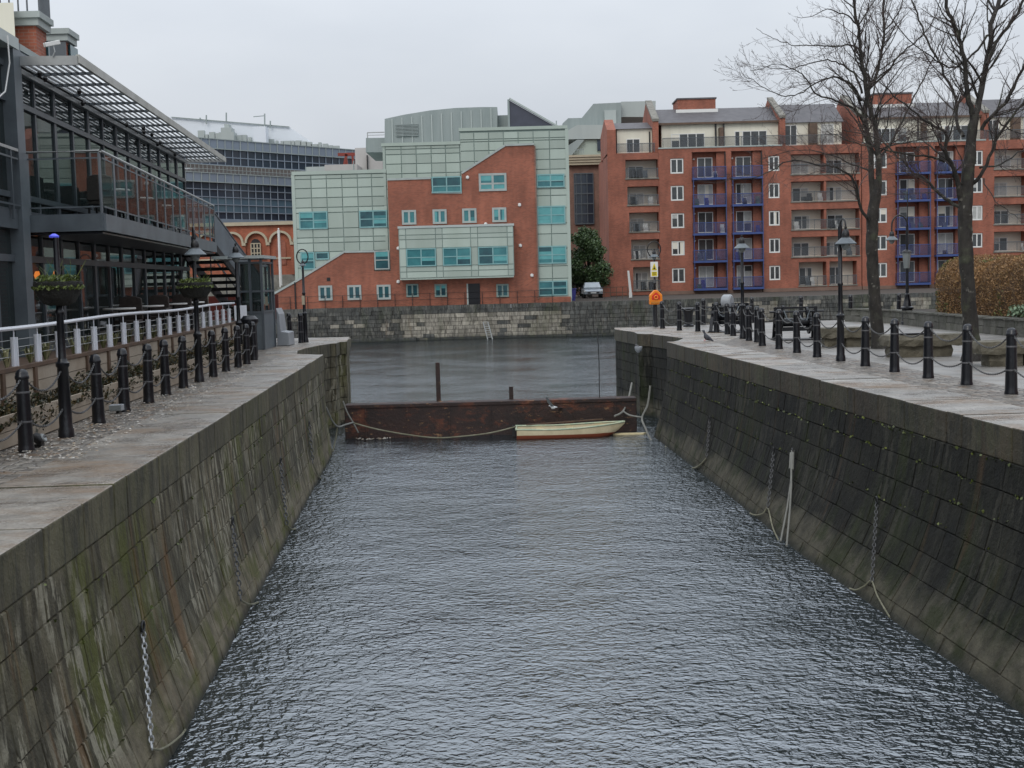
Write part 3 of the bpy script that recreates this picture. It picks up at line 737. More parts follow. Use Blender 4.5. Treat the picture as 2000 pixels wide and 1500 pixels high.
b.add([(FX(10)-5, 10, 6.05), (FX(10), 10, 6.05), (FX(YE), YE, 6.05), (FX(YE)-5, YE, 6.05)], [(0, 1, 2, 3)])
b.build('interior_floor', m_floor, pv)
b = MB()
for z0, z1 in ((3.5, 5.7), (6.06, 8.7)):
    b.add([(FX(10)-4.5, 10, z0), (FX(YE)-4.5, YE, z0), (FX(YE)-4.5, YE, z1), (FX(10)-4.5, 10, z1)], [(3, 2, 1, 0)])
    for y in (15, 20.5, 26, 30.5, 36): b.box(FX(y)-4.4, FX(y)-2.4, y, y+.15, z0, z1)
b.box(FX(YE)-4.6, FX(YE)-.1, YE-.05, YE+.05, 3.5, 8.7)
b.build('interior_wall', m_interior, pv)
b = MB()
for y in (19, 24.4, 25.9, 29.6, 32, 34.4): b.box(FX(y)-.42, FX(y)-.36, y, y+.75, 6.1, 7.9)
for y in (17.4, 21.0, 23.4, 27.6): b.box(FX(y)-.42, FX(y)-.36, y, y+.6, 3.6, 5.1)
b.build('curtain', m_curtain, pv)
b = MB(); b.prismz([(FX(10)-5.2, 10), (FX(10)+.25, 10), (FX(22.7)+.25, 22.7), (FX(22.7)-5.2, 22.7)], 8.85, 9.05); b.build('near_roof', m_zinc2, pv)
b = MB(); b.prismz([(FX(22.7)-5.2, 22.7), (FX(22.7)+.1, 22.7), (FX(YE)+.1, YE), (FX(YE)-5.2, YE)], 8.80, 8.93); b.build('main_roof', m_steel, pv)
for y, z in ((19.8, 5.05), (26.7, 5.0), (28.1, 5.02)):
    MB().lathe([(.05, -.07), (.07, 0), (.04, .08)], 8, (FX(y)-.8, y, z)).build('wall_lamp', m_lamp, pv, True)
# canopy
cn = thing('roof_canopy', 'long pale slatted canopy projecting over the pavilion balcony', 'canopy', (-8.6, 32, 8.8))
mf, tf_, bf_ = newmat('frosted_panel'); tr_ = tf_.N('ShaderNodeBsdfTranslucent'); tr_.inputs[0].default_value = (.78, .80, .80, 1)
mx_ = tf_.N('ShaderNodeMixShader'); mx_.inputs[0].default_value = .9; bf_.inputs['Base Color'].default_value = (.6, .62, .62, 1)
tf_.L(bf_.outputs[0], mx_.inputs[1]); tf_.L(tr_.outputs[0], mx_.inputs[2]); m2_ = tf_.N('ShaderNodeMixShader'); m2_.inputs[0].default_value = .45; t2_ = tf_.N('ShaderNodeBsdfTransparent'); tf_.L(mx_.outputs[0], m2_.inputs[1]); tf_.L(t2_.outputs[0], m2_.inputs[2]); tf_.L(m2_.outputs[0], tf_.n['Material Output'].inputs[0])
CW = 1.15
def cz(t): return 8.66+.0*t
b = MB(); y0, y1 = 22.75, YE+.45
for k in range(9):
    t = (k+.5)/9
    MB().beam((FX(y0)+.1+CW*t, y0, cz(t)), (FX(y1)+.1+CW*t, y1, cz(t)), .020, .035).build('slat', m_blackm, cn)
b = MB(); n_ = 14
for i in range(1, n_): 
    y = lerp(y0, y1, i/n_); MB().beam((FX(y)+.1, y, cz(0)-.01), (FX(y)+.1+CW, y, cz(1)-.01), .035, .05).build('rafter', m_darksteel, cn)
b = MB(); b.beam((FX(y0)+.1+CW, y0, cz(1)+.03), (FX(y1)+.1+CW, y1, cz(1)+.0), .06, .15); b.build('edge_beam', m_louvre, cn)
b = MB(); b.beam((FX(y0), y0, cz(0)+.02), (FX(y0)+.1+CW, y0, cz(1)+.0), .06, .16); b.beam((FX(y1), y1, cz(0)), (FX(y1)+.1+CW, y1, cz(1)), .05, .12)
b.beam((FX(y0)+.07, y0, 8.60), (FX(y1)+.07, y1, 8.60), .05, .09); b.build('end_beam', m_lightsteel, cn)
b = MB(); b.add([(FX(y0)+.1, y0, cz(0)+.05), (FX(y0)+.1+CW, y0, cz(1)+.05), (FX(y1)+.1+CW, y1, cz(1)+.05), (FX(y1)+.1, y1, cz(0)+.05)], [(0, 1, 2, 3)]); b.build('frosted_panel', mf, cn)
rr = random.Random(9)
for i in range(11):   # loose cable ties and bird spikes on the canopy
    y = rr.uniform(23.5, 40); t = rr.uniform(0, 1)
    MB().lathe([(.03, -.06), (.05, 0), (.02, .05)], 6, (FX(y)+.1+CW*t*.4, y, cz(t*.4)-.06)).build('floodlight_bracket', m_blackm, cn)
cam_ = thing('security_camera', 'white security camera on the near end of the canopy', 'camera', (-8.0, 22.7, 9.0))
p = Vector((FX(22.7)+.83, 22.7, 8.93)); MB().beam(p+Vector((-.10, -.1, -.02)), p+Vector((.09, .1, .06)), .085, .075).build('housing', m_white, cam_, bevel=.01)
MB().tube([p+Vector((.02, 0, -.03)), p+Vector((.04, 0, -.12)), p+Vector((.0, .0, -.2))], .012, 6).build('bracket', m_lightsteel, cam_)
cb = MB(); cb.tube([(FX(21.9)+.3, 21.9, 8.95), (FX(21.9)+.31, 21.9, 8.5), (FX(21.7)+.27, 21.7, 8.0), (FX(21.5)+.18, 21.3, 7.75), (FX(21)+.16, 20.6, 7.7)], .014, 6)
tag(cb.build('loose_cable', m_white, None, True, origin=(FX(21.9)+.3, 21.9, 7.7)), 'white loose cable hanging down the pavilion corner column', 'cable')
# balcony
bl = thing('balcony', 'dark steel balcony with glass balustrade wrapping the pavilion upper floor', 'balcony', (-8.2, 30, 6))
YB = 39.2
pts = [(FX(23)+.12, 23.0), (BX(23.0), 23.0), (BX(YB), YB), (FX(YB)+.12, YB)]
MB().prismz(pts, 5.93, 6.02).build('floor', m_darksteel, bl)
b = MB()
for i in range(3): b.beam((*pts[i], 5.86), (*pts[i+1], 5.86), .08, .30)
b.build('fascia', m_steel, bl)
b = MB()
for i in range(13):
    y = 23.6+i*1.25; MB().beam((FX(y)+.1, y, 5.83), (BX(y)-.05, y, 5.86), .08, .16).build('joist', m_darksteel, bl)
MB().prismz([(p[0]-(.03 if i in (1, 2) else -.02), p[1]) for i, p in enumerate(pts)], 5.66, 5.69).build('soffit', m_black, bl)
top = [(*p, 7.12) for p in pts]; top[0] = (FX(23)+.1, 23.0, 7.12)
MB().tube(top, .028, 8).build('handrail', m_lightsteel, bl, True)
posts = [(lerp(pts[0][0], pts[1][0], k), 23.0) for k in (.05, .98)]+[(BX(24.1+i*1.16), 24.1+i*1.16) for i in range(13)]+[(BX(YB), YB), (FX(YB)+.3, YB)]
for p in posts: MB().box(p[0]-.012, p[0]+.012, p[1]-.05, p[1]+.05, 5.8, 7.1).build('baluster_post', m_steel, bl)
b = MB(); b.beam((pts[0][0]+.08, 23.0, 7.0), (pts[1][0]-.05, 23.0, 7.0), .02, .025); b.beam((BX(23.1), 23.1, 7.0), (BX(YB), YB, 7.0), .02, .025); b.beam((BX(23.1), 23.1, 6.14), (BX(YB), YB, 6.14), .02, .025)
b.beam((pts[0][0]+.08, 23.0, 6.14), (pts[1][0]-.05, 23.0, 6.14), .02, .025)
b.build('infill_rail', m_steel, bl)
for i in range(len(posts)-1):
    p, q = posts[i], posts[i+1]; p, q = Vector((*p, 0)), Vector((*q, 0)); d = (q-p).normalized()*.05; p = p+d; q = q-d
    MB().quad((p.x, p.y, 6.16), (q.x, q.y, 6.16), (q.x, q.y, 6.98), (p.x, p.y, 6.98)).build('glass_panel', m_railglass, bl)
nb = thing('balcony_rail', 'dark metal guard rail in front of the nearest pavilion windows at the left edge', 'railing', (FX(19)+.2, 19, 6))
b = MB(); b.beam((FX(12)+.2, 12, 7.1), (FX(22.4)+.2, 22.4, 7.1), .05, .05); b.build('handrail', m_lightsteel, nb)
b = MB(); b.beam((FX(12)+.2, 12, 6.95), (FX(22.4)+.2, 22.4, 6.95), .03, .03); b.beam((FX(12)+.2, 12, 6.15), (FX(22.4)+.2, 22.4, 6.15), .03, .03)
for i in range(11): b.beam((FX(12+i)+.2, 12+i, 5.9), (FX(12+i)+.2, 12+i, 7.1), .04)
b.build('post', m_darksteel, nb)
# stair
st = thing('outdoor_staircase', 'black steel open tread staircase rising from the deck to the balcony', 'staircase', (-9.3, 41, 3.5))
sx0, sx1 = -10.15, -9.05; n_ = 12
b = MB()
for i in range(n_):
    t = i/(n_-1); y = lerp(43.6, 39.6, t); z = lerp(3.55, 5.9, t); x = lerp(.85, 0, t)
    MB().box(sx0+x, sx1+x, y-.13, y+.13, z-.085, z+.02).build('tread', m_blackm, st)
for sx in (sx0, sx1): b.beam((sx+.95, 44.0, 3.35), (sx, 39.5, 6.0), .07, .30)
b.build('stringer', m_blackm, st)
b = MB()
for sx in (sx0, sx1):
    b.beam((sx+.95, 44.0, 4.4), (sx, 39.5, 7.05), .04, .04)
    for k in range(5): t = k/4; b.beam((sx+.95*(1-t), lerp(44, 39.5, t), lerp(3.4, 6, t)), (sx+.95*(1-t), lerp(44, 39.5, t), lerp(4.4, 7.05, t)), .035)
b.build('stair_rail', m_darksteel, st)
MB().add([(sx1+1.0, 44.0, 3.3), (sx1+.04, 39.5, 6.05), (sx1+.04, 39.5, 6.95), (sx1+1.0, 44.0, 4.3)], [(0, 1, 2, 3)]).build('side_panel', m_steel, st)
MB().box(-10.4, -8.0, 44.3, 44.4, 3.5, 4.35).build('red_base_panel', M('dark_red_panel', (.13, .02, .012), .6), st)
# deck, planter, white railing
dk = thing('timber_deck', 'raised restaurant deck faced with cream boards and brown posts', 'deck', (-7.5, 26, QZ))
MB().prismz([(WRX(9), 9), (WRX(38.2), 38.2), (FX(38.2), 38.2), (FX(9), 9)], QZ-.01, 3.52).build('deck_floor', m_timber, dk)
b = MB()
for k, (z0, z1) in enumerate(((2.77, 2.96), (2.97, 3.16), (3.17, 3.36), (3.37, 3.56))):
    b.beam((WRX(9)+.03+.004*k, 9, (z0+z1)/2), (WRX(38.2)+.03+.004*k, 38.2, (z0+z1)/2), .04, z1-z0)
b.build('facing_board', m_board, dk)
b = MB(); b.beam((WRX(9)+.03, 9, 3.60), (WRX(38.2)+.03, 38.2, 3.60), .12, .05); b.build('cap_board', m_timber, dk)
y = 10.0
while y < 38: MB().box(WRX(y)+.055, WRX(y)+.10, y-.05, y+.05, 2.76, 3.57).build('board_post', m_timber, dk); y += 1.42
pl = thing('planter_box', 'long low weathered timber planter box behind the left bollards', 'planter', (-6.5, 24, QZ))
b = MB()
for k in range(2): b.beam((PLX(9)+.004*k, 9, 2.85+.2*k), (PLX(34.4)+.004*k, 34.4, 2.85+.2*k), .04, .19)
b.beam((PLX(34.4), 34.4, 2.95), (WRX(34.4)+.2, 34.4, 2.95), .04, .38); b.build('side_board', m_board, pl)
MB().add([(PLX(9)-.02, 9, 3.0), (WRX(9)+.12, 9, 3.0), (WRX(34.4)+.12, 34.4, 3.0), (PLX(34.4)-.02, 34.4, 3.0)], [(0, 3, 2, 1)]).build('soil', M('dark_soil', (.03, .022, .015), .9), pl)
rr = random.Random(21); b = MB()
for i in range(34000):
    y = 10+rr.random()**1.1*24; dens = .5+.5*math.sin(y*1.7)+.35*math.sin(y*4.1+1)
    if rr.random() > .55+.45*dens: continue
    w = rr.random()**1.3 if rr.random() < .6 else rr.random()*.2; x = lerp(PLX(y)+.07, WRX(y)+.14, w); hgt = (.24+.11*math.sin(y*2.3)+.07*math.sin(y*6))*(1-(2*w-1)**2*.5)
    z = 3.03+rr.random()**1.3*hgt
    if w < .2: x -= rr.random()*.13; z -= rr.random()**1.2*max(0, .10+.14*math.sin(y*1.9)+.06*math.sin(y*5))
    c = Vector((x, y, z)); s = rr.uniform(.010, .032); ax = Vector((rr.uniform(-1, 1), rr.uniform(-1, 1), rr.uniform(-.3, 1))).normalized(); d1 = ax.orthogonal().normalized()*s; d2 = ax.cross(d1).normalized()*s*.6
    b.quad(c-d1-d2, c+d1-d2, c+d1+d2, c-d1+d2)
tag(b.build('shrubs', m_shrub), 'dark scruffy ground cover shrubs filling the timber planter', 'shrubs', kind='stuff')
wr = thing('white_railing', 'white tubular handrail on paddle shaped white posts along the deck', 'railing', (-7.2, 26, 3.6))
MB().tube([(WRX(y)+.02*math.sin(y*.7), y, 4.17+.018*math.sin(y*.55+1)) for y in [9+i*.75 for i in range(39)]+[38.1]], .030, 8).build('handrail', m_whitepaint, wr, True)
y = 10.41
while y < 37.9:
    x = WRX(y); f = [(x-.0, 3.625), (x, 3.625)]
    b = MB(); w0, w1 = .078, .055
    b.add([(x-.015, y-w0, 3.62), (x+.015, y-w0, 3.62), (x+.015, y+w0, 3.62), (x-.015, y+w0, 3.62), (x-.015, y-w1, 4.03), (x+.015, y-w1, 4.03), (x+.015, y+w1, 4.03), (x-.015, y+w1, 4.03)], [(0,3,2,1),(4,5,6,7),(0,1,5,4),(1,2,6,5),(2,3,7,6),(3,0,4,7)])
    b.box(x-.05, x+.05, y-.012, y+.012, 3.62, 4.03)
    b.lathe([(.010, 0), (.010, .12)], 6, (x, y, 4.03)); b.build('post', m_whitepaint, wr); y += 1.07
for z in (3.76, 3.88, 3.99): MB().tube([(WRX(9)-.03, 9, z), (WRX(38)-.03, 38, z)], .005, 5).build('cable', m_lightsteel, wr)
b = MB().quad((WRX(37.2), 37.9, 3.65), (WRX(37.2)+.35, 38.0, 3.65), (WRX(37.2)+.35, 38.0, 4.1), (WRX(37.2), 37.9, 4.1)); b.build('end_panel', m_whitepaint, wr)
# strap leaved plants behind the rail
rr = random.Random(4); n_ = 0
for y in (16.3, 17.3, 18.5, 19.6, 20.4, 22.0, 22.8, 24.0, 24.9, 26.0, 27.1, 28.4, 30.0, 31.5):
    x = WRX(y)-.32; b = MB()
    for i in range(34):
        a = rr.uniform(0, 2*PI); l = rr.uniform(.22, .48); sp = rr.uniform(.15, .75); d = Vector((math.cos(a), math.sin(a), 0))
        p0 = Vector((x, y, 3.52)); p1 = p0+d*l*sp*.45+Vector((0, 0, l*.7)); p2 = p0+d*l*sp+Vector((0, 0, l*.82*(1-.3*sp))); w = Vector((-d.y, d.x, 0))*.013
        b.add([p0-w*.6, p0+w*.6, p1+w, p1-w, p2], [(0, 1, 2, 3), (3, 2, 4)])
    pos_ = ('nearest the left edge' if n_ == 0 else f'{ordn[n_]} from the left edge')
    tag(b.build('strap_leaf_plant', m_grass, None, origin=(x, y, 3.52)), f'spiky strap leaved plant behind the white railing, {pos_}', 'plant', 'spiky plants on the deck'); n_ += 1

# ---- furniture on the balcony and deck
def table_at(x, y, z, lab, grp):
    t = thing('cafe_table', lab, 'table', (x, y, z), grp)
    MB().lathe([(.34, .70), (.35, .71), (.35, .735), (.34, .74)], 18, (x, y, z)).build('table_top', m_white, t, True)
    MB().lathe([(.2, 0), (.2, .02), (.03, .05), (.03, .70)], 12, (x, y, z)).build('pedestal', m_blackm, t, True)
m_wicker = M('dark_wicker', (.055, .042, .035), .7, col2=(.02, .016, .014), vs=14, bmp=.02, bs=60)
def chair_at(x, y, z, rz, lab, grp):
    t = thing('wicker_chair', lab, 'chair', (0, 0, 0), grp)
    MB().box(-.26, .26, -.26, .26, .38, .46).build('seat', m_wicker, t, bevel=.02)
    b = MB(); b.prism([(-.27, .46), (.27, .46), (.25, .93), (.12, .98), (-.12, .98), (-.25, .93)], .22, .29); b.build('backrest', m_wicker, t, bevel=.02)
    for s in (-1, 1): MB().box(s*.29-.03, s*.29+.03, -.24, .26, .60, .66).build('armrest', m_wicker, t, bevel=.015)
    for sx in (-1, 1):
        for sy in (-1, 1): MB().box(sx*.24-.02, sx*.24+.02, sy*.24-.02, sy*.24+.02, 0, .62 if sy < 0 else .4).build('leg', m_blackm, t)
    t.location = (x, y, z); t.rotation_euler.z = rz
for i, y in enumerate((27.2, 29.9, 32.8)):
    x = (FX(y)+BX(y))/2+.05; o_ = ('nearest', 'middle', 'farthest')[i]
    table_at(x, y, 6.02, f'{o_} of three round white topped tables on the balcony', 'tables on the pavilion balcony')
    chair_at(x, y-.62, 6.02, PI, f'dark wicker chair on the near side of the {o_} balcony table', 'wicker chairs on the balcony')
    chair_at(x, y+.62, 6.02, 0, f'dark wicker chair on the far side of the {o_} balcony table', 'wicker chairs on the balcony')
for i, y in enumerate((28.0, 31.0, 34.0, 36.6)):
    x = WRX(y)-.95; o_ = ('nearest', 'second', 'third', 'farthest')[i]
    table_at(x, y, 3.52, f'{o_} round white table on the lower deck behind the white railing', 'tables on the lower deck')
    chair_at(x, y+.6, 3.52, 0, f'dark chair on the far side of the {o_} lower deck table', 'chairs on the lower deck')

# kiosk
m_kglass = M('kiosk_glass', (.13, .17, .17), .12, col2=(.30, .33, .32), vs=1.4, amt=1)
kx0, kx1, ky0, ky1 = A(468, 600, 38.6)[0], A(513, 600, 38.6)[0], 38.6, 40.4
kz = A(490, 505, 38.6)[1]
ks = thing('kiosk', 'narrow grey glazed kiosk with a flat roof at the end of the deck', 'kiosk', ((kx0+kx1)/2, 39.5, QZ))
MB().box(kx0, kx1, ky0, ky1, QZ-.01, 3.85).build('base', m_steel, ks)
MB().box(kx0+.05, kx1-.05, ky0+.05, ky1-.05, 3.86, kz-.15).build('pane', m_glass, ks)
b = MB()
for x in (kx0, (kx0+kx1)/2, kx1):
    for y in (ky0, ky1): b.box(x-.035, x+.035, y-.035, y+.035, QZ, kz)
for z in (3.87, 4.5, kz-.12): b.box(kx0-.02, kx1+.02, ky0-.02, ky0+.04, z-.03, z+.03); b.box(kx1-.04, kx1+.02, ky0, ky1, z-.03, z+.03)
b.build('frame', m_darksteel, ks)
MB().box(kx0-.75, kx1+.12, ky0-.15, ky1+.1, kz, kz+.09).build('roof', m_zinc2, ks)
b = MB(); b.box(kx0+.03, kx0+.28, ky0-.03, ky0-.005, QZ+.1, 3.8); b.build('panel', m_lightsteel, ks)
cv = MB().prism([(kx1+.03, QZ), (kx1+.42, QZ), (kx1+.40, QZ+.42), (kx1+.17, QZ+.45), (kx1+.12, QZ+1.0), (kx1+.03, QZ+1.2)], 40.6, 41.6)
tag(cv.build('curved_bulkhead', m_plasticgrey, None, origin=(kx1+.2, 41, QZ), bevel=.02), 'light grey curved metal bulkhead beside the kiosk', 'bulkhead')
# the bundled black post cluster
x_, y_ = G(484, 701)
mp = thing('mooring_post', 'stout black post capped with a rounded hood at the end of the left bollards', 'post', (x_, y_+.4, QZ))
MB().lathe([(.20, 0), (.19, .9), (.24, .95), (.24, 1.05), (.15, 1.14)], 14, (x_, y_+.4, QZ-.015)).build('body', m_black, mp, True)

# floodlight and litter by the left bollards
fx_, fy_ = G(228, 806)
fl = thing('floodlight', 'small grey box floodlight on the setts beside the third bollard', 'floodlight', (fx_, fy_, QZ))
MB().box(fx_-.10, fx_+.10, fy_-.08, fy_+.08, QZ+.03, QZ+.13).build('housing', m_plasticgrey, fl, bevel=.012)
MB().box(fx_-.09, fx_+.09, fy_-.095, fy_-.082, QZ+.04, QZ+.12).build('lens', m_lensglass, fl)
MB().beam((fx_, fy_+.05, QZ-.01), (fx_, fy_+.05, QZ+.06), .04).build('bracket', m_blackm, fl)
fx_, fy_ = G(72, 872)
f2 = thing('floodlight', 'small dark round floodlight with a pale lens at the foot of the nearest bollard', 'floodlight', (fx_+.02, fy_, QZ))
MB().lathe([(.02, -.10), (.06, -.08), (.075, .03), (.07, .05)], 12).xf(Matrix.Translation((fx_+.05, fy_-.02, QZ+.09)) @ Matrix.Rotation(-1.1, 4, 'Y') @ Matrix.Rotation(PI, 4, 'X')).build('housing', m_blackm, f2, True)
MB().lathe([(.06, 0), (.05, .015)], 12).xf(Matrix.Translation((fx_+.10, fy_-.03, QZ+.11)) @ Matrix.Rotation(1.1, 4, 'Y')).build('lens', m_lensglass, f2, True)
MB().box(fx_-.02, fx_+.08, fy_-.05, fy_+.05, QZ-.015, QZ+.03).build('bracket', m_blackm, f2)
rr = random.Random(31); b = MB()
for i in range(1500):
    y = 14.5+rr.random()**1.5*17; x = PLX(y)+.06+rr.random()**1.3*1.2; s = rr.uniform(.006, .026); a = rr.uniform(0, PI)
    c = Vector((x, y, QZ+.004)); d1 = Vector((math.cos(a), math.sin(a), rr.uniform(-.2, .2)))*s; d2 = Vector((-math.sin(a), math.cos(a), rr.uniform(-.2, .2)))*s*.6; h = Vector((0, 0, s*.4))
    b.add([c-d1-d2, c+d1-d2, c+d1+d2, c-d1+d2, c+h], [(0, 1, 4), (1, 2, 4), (2, 3, 4), (3, 0, 4)])
tag(b.build('leaf_litter', m_litter), 'scattered leaves and gravel bits along the setts by the left bollards', 'litter', kind='stuff')

# ---- brick apartment block behind the pavilion, top left corner
ub = thing('brick_building', 'red brick building with grey cornices rising behind the glass pavilion', 'building', (-14, 33, QZ))
def blk(ua, ub_, uc, Ya, vtop, vroof, mat, name, crn=True):
    xa = A(ua, 100, Ya)[0]; xb, zt = A(ub_, vtop, Ya)
    Yc = Ya
    for k in range(200):      # depth reached by the side wall, running parallel to the quay
        Yc = Ya+k*.05; xx = xb-.08*(Yc-Ya)
        if 1000+2500*xx/Yc-17 >= uc: break
    sl = -.08*(Yc-Ya)
    MB().prismz([(xa, Ya), (xb, Ya), (xb+sl, Yc), (xa+sl-2, Yc), (xa-2, Ya)], QZ, zt-.3).build(name, mat, ub)
    MB().prismz([(xa-2.1, Ya-.1), (xb+.1, Ya-.1), (xb+sl+.1, Yc+.05), (xa+sl-2.1, Yc+.05)], zt-.3, zt-.14).build('cornice', m_trim, ub)
    MB().prismz([(xa-2.1, Ya-.16), (xb+.16, Ya-.16), (xb+sl+.16, Yc+.08), (xa+sl-2.1, Yc+.08)], zt-.14, zt).build('roof_edge', m_trim, ub)
    return xa, xb, sl, Yc, zt
xa, xb, sl, Yc, zt = blk(27, 68, 108, 29.5, 24, 0, m_brick, 'wall')
b = MB()
for k in range(12): t = k/11; b.beam((xb+.1+sl*t, lerp(29.5, Yc, t), zt), (xb+.1+sl*t, lerp(29.5, Yc, t), zt+.55), .03)
for k in range(5): b.beam((xb-.15-k*.2, 29.45, zt), (xb-.15-k*.2, 29.45, zt+.55), .03)
b.beam((xb+.1, 29.45, zt+.55), (xb+.1+sl, Yc, zt+.55), .05); b.beam((xb-1.6, 29.45, zt+.55), (xb+.1, 29.45, zt+.55), .05); b.build('roof_railing', m_darksteel, ub)
xa2, xb2, sl2, Yc2, zt2 = blk(103, 126, 158, 33.5, 57, 0, m_brick, 'wall')
MB().box(xa2-.1, xb2+.02, 33.44, 33.49, QZ, zt2-.32).build('dark_window', m_darksteel, ub)
MB().prismz([(xb2+.01, 33.7), (xb2+.06, 33.7), (xb2+.02, 34.4), (xb2-.04, 34.4)], 8, zt2-.35).build('side_window', m_teal_dk, ub)
MB().prismz([(xb+sl*.9+.01, lerp(29.5, Yc, .88)), (xb+sl*.9+.06, lerp(29.5, Yc, .88)), (xb+sl+.06, Yc), (xb+sl, Yc)], 9, zt-.5).build('side_window', m_teal_dk, ub)
xw, zw = A(26, 5, 29.0); MB().prismz([(xw-3, 29.0), (xw, 29.0), (xw-.17, 29.4), (xw-3, 29.4)], QZ, zw).build('pale_bay', m_cream, ub)
q0 = P3(-60, 20, 26.5); q1 = P3(100, 120, 35.2)
def EX(Y): return -9.6-.08*(Y-24)
b = MB(); b.prismz([(EX(12)-6, 12), (EX(12), 12), (EX(31)+0, 31), (EX(31)-6, 31)], 9.55, 9.68); b.build('lower_roof_edge', m_trim, ub)
MB().prismz([(EX(12)-6, 12), (EX(12)-.12, 12), (EX(31)-.12, 31), (EX(31)-6, 31)], 9.32, 9.55).build('roof_soffit', M('navy_soffit', (.02, .022, .045), .6), ub)
MB().prismz([(EX(12)-8, 12), (EX(12)-.9, 12), (EX(31)-.9, 31), (EX(31)-8, 31)], QZ, 9.32).build('rear_wall', m_brick, ub)
# ------------------------------------------------------------------ far side of the dock
def cladding(mb, xs, zs, y, rr, skip=None):
    for i in range(len(xs)-1):
        for j in range(len(zs)-1):
            x0, x1, z0, z1 = xs[i]+.035, xs[i+1]-.035, zs[j]+.035, zs[j+1]-.035
            if skip and skip((x0+x1)/2, (z0+z1)/2): continue
            d = rr.uniform(.0, .012); mb.box(x0, x1, y-.05-d, y+.05, z0, z1)
WR = random.Random(77)
def window(root, x0, x1, z0, z1, y, fm, gm, fw=.07, mull=(.5,), trans=None, name='window', proud=.08, sill=False, panes=None):
    b = MB()
    b.box(x0, x1, y-proud, y+.03, z0, z0+fw); b.box(x0, x1, y-proud, y+.03, z1-fw, z1)
    b.box(x0, x0+fw, y-proud, y+.03, z0+fw, z1-fw); b.box(x1-fw, x1, y-proud, y+.03, z0+fw, z1-fw)
    for m_ in mull: x = lerp(x0, x1, m_); b.box(x-fw*.5, x+fw*.5, y-proud+.004, y+.03, z0+fw, z1-fw)
    if trans: 
        z = lerp(z0, z1, trans); b.box(x0+fw, x1-fw, y-proud+.008, y+.03, z-fw*.4, z+fw*.4)
    w = b.build(name, fm, root)
    xs = [x0+fw]+[lerp(x0, x1, m_) for m_ in mull]+[x1-fw]
    for i in range(len(xs)-1):
        zs = [z0+fw]+([lerp(z0, z1, trans)] if trans else [])+[z1-fw]
        for j in range(len(zs)-1):
            g = gm if not panes else panes[(i*2+j) % len(panes)]
            MB().box(xs[i], xs[i+1], y-proud+.04, y+.02, zs[j], zs[j+1]).build('pane', g, w)
            if WR.random() < .38:
                bm2 = WR.choice([m_teal_lt, m_teal_dk, m_teal_lt]) if g in (m_teal, m_teal_dk, m_teal_lt) else WR.choice([m_curtain, m_curtain, m_blackm, m_cream2])
                if WR.random() < .5 or name == 'window' and trans: MB().box(xs[i], xs[i+1], y-proud+.03, y-proud+.039, lerp(zs[j+1], zs[j], WR.uniform(.25, .7)), zs[j+1]).build('blind', bm2, w)
                else: a_, b_ = (xs[i], lerp(xs[i], xs[i+1], WR.uniform(.3, .6))) if WR.random() < .5 else (lerp(xs[i], xs[i+1], WR.uniform(.4, .7)), xs[i+1]); MB().box(a_, b_, y-proud+.03, y-proud+.039, zs[j], zs[j+1]).build('curtain', bm2, w)
    if sill: MB().box(x0-.06, x1+.06, y-proud-.06, y+.02, z0-.08, z0).build('sill', m_trim, w)
    return w
GY = 103.0
def z4(x, y, Y=GY): return A(560+x/3.409, 180+y/3.409, Y)
def rect4(xa, ya, xb, yb, Y=GY):
    a = z4(xa, ya, Y); b = z4(xb, yb, Y); return a[0], b[0], b[1], a[1]      # x0,x1,z0,z1
gb = thing('panelled_building', 'pale green panelled and orange brick waterside building with teal windows', 'building', (0, 110, QZ))
rr = random.Random(11)
gx = [z4(x, 800)[0] for x in (52, 170, 272, 375, 478, 572, 672)]
top1 = z4(360, 545)[1]; 
MB().box(gx[0], gx[-1], GY, GY+22, QZ, top1).build('left_body', m_clad_back, gb)
b = MB(); zs = [z4(360, y)[1] for y in (1290, 1165, 1060, 1000, 965, 905, 800, 765, 700, 636, 575, 548)]
cladding(b, gx, zs, GY, rr); b.build('left_cladding', m_clad, gb)
MB().box(gx[0]-.1, gx[-1], GY-.12, GY+.3, top1, top1+.28).build('parapet', m_clad, gb)
MB().box(gx[0]-.14, gx[0]+.12, GY-.10, GY+.2, QZ, top1).build('corner_trim', m_clad, gb)
cx_ = [z4(x, 500)[0] for x in (642, 660, 765, 865, 965, 1060, 1155, 1165)]
zt2_ = z4(900, 355)[1]; zt3_ = z4(1500, 252)[1]
MB().box(cx_[0], cx_[-1], GY, GY+22, QZ, zt2_).build('centre_body', m_clad_back, gb)
b = MB(); zs = [z4(900, y)[1] for y in (1300, 900, 700, 640, 575, 540, 475, 412, 378, 357)]; cladding(b, cx_[1:], zs, GY, rr); b.box(cx_[0], cx_[1]-.03, GY-.05, GY+.05, zs[0], zt2_)
b.build('centre_cladding', m_clad, gb)
MB().box(cx_[0]-.1, cx_[-1]-.05, GY-.12, GY+.3, zt2_, zt2_+.25).build('parapet', m_clad, gb)
rx = [z4(x, 600)[0] for x in (1160, 1254, 1352, 1450, 1548, 1648, 1755, 1868)]
MB().box(rx[0], rx[-1], GY+.0, GY+22, QZ, zt3_).build('right_body', m_clad_back, gb)
b = MB(); zs = [z4(1500, y)[1] for y in (1385, 1248, 1165, 1048, 950, 880, 780, 695, 650, 570, 520, 455, 385, 325, 310, 262)]; cladding(b, rx, zs, GY, rr); b.build('right_cladding', m_clad, gb)
MB().box(rx[0]-.06, rx[-1]+.1, GY-.12, GY+.3, zt3_, zt3_+.25).build('parapet', m_clad, gb)
MB().box(rx[-1]-.1, rx[-1]+.16, GY-.10, GY+.2, QZ, zt3_).build('corner_trim', m_clad, gb)
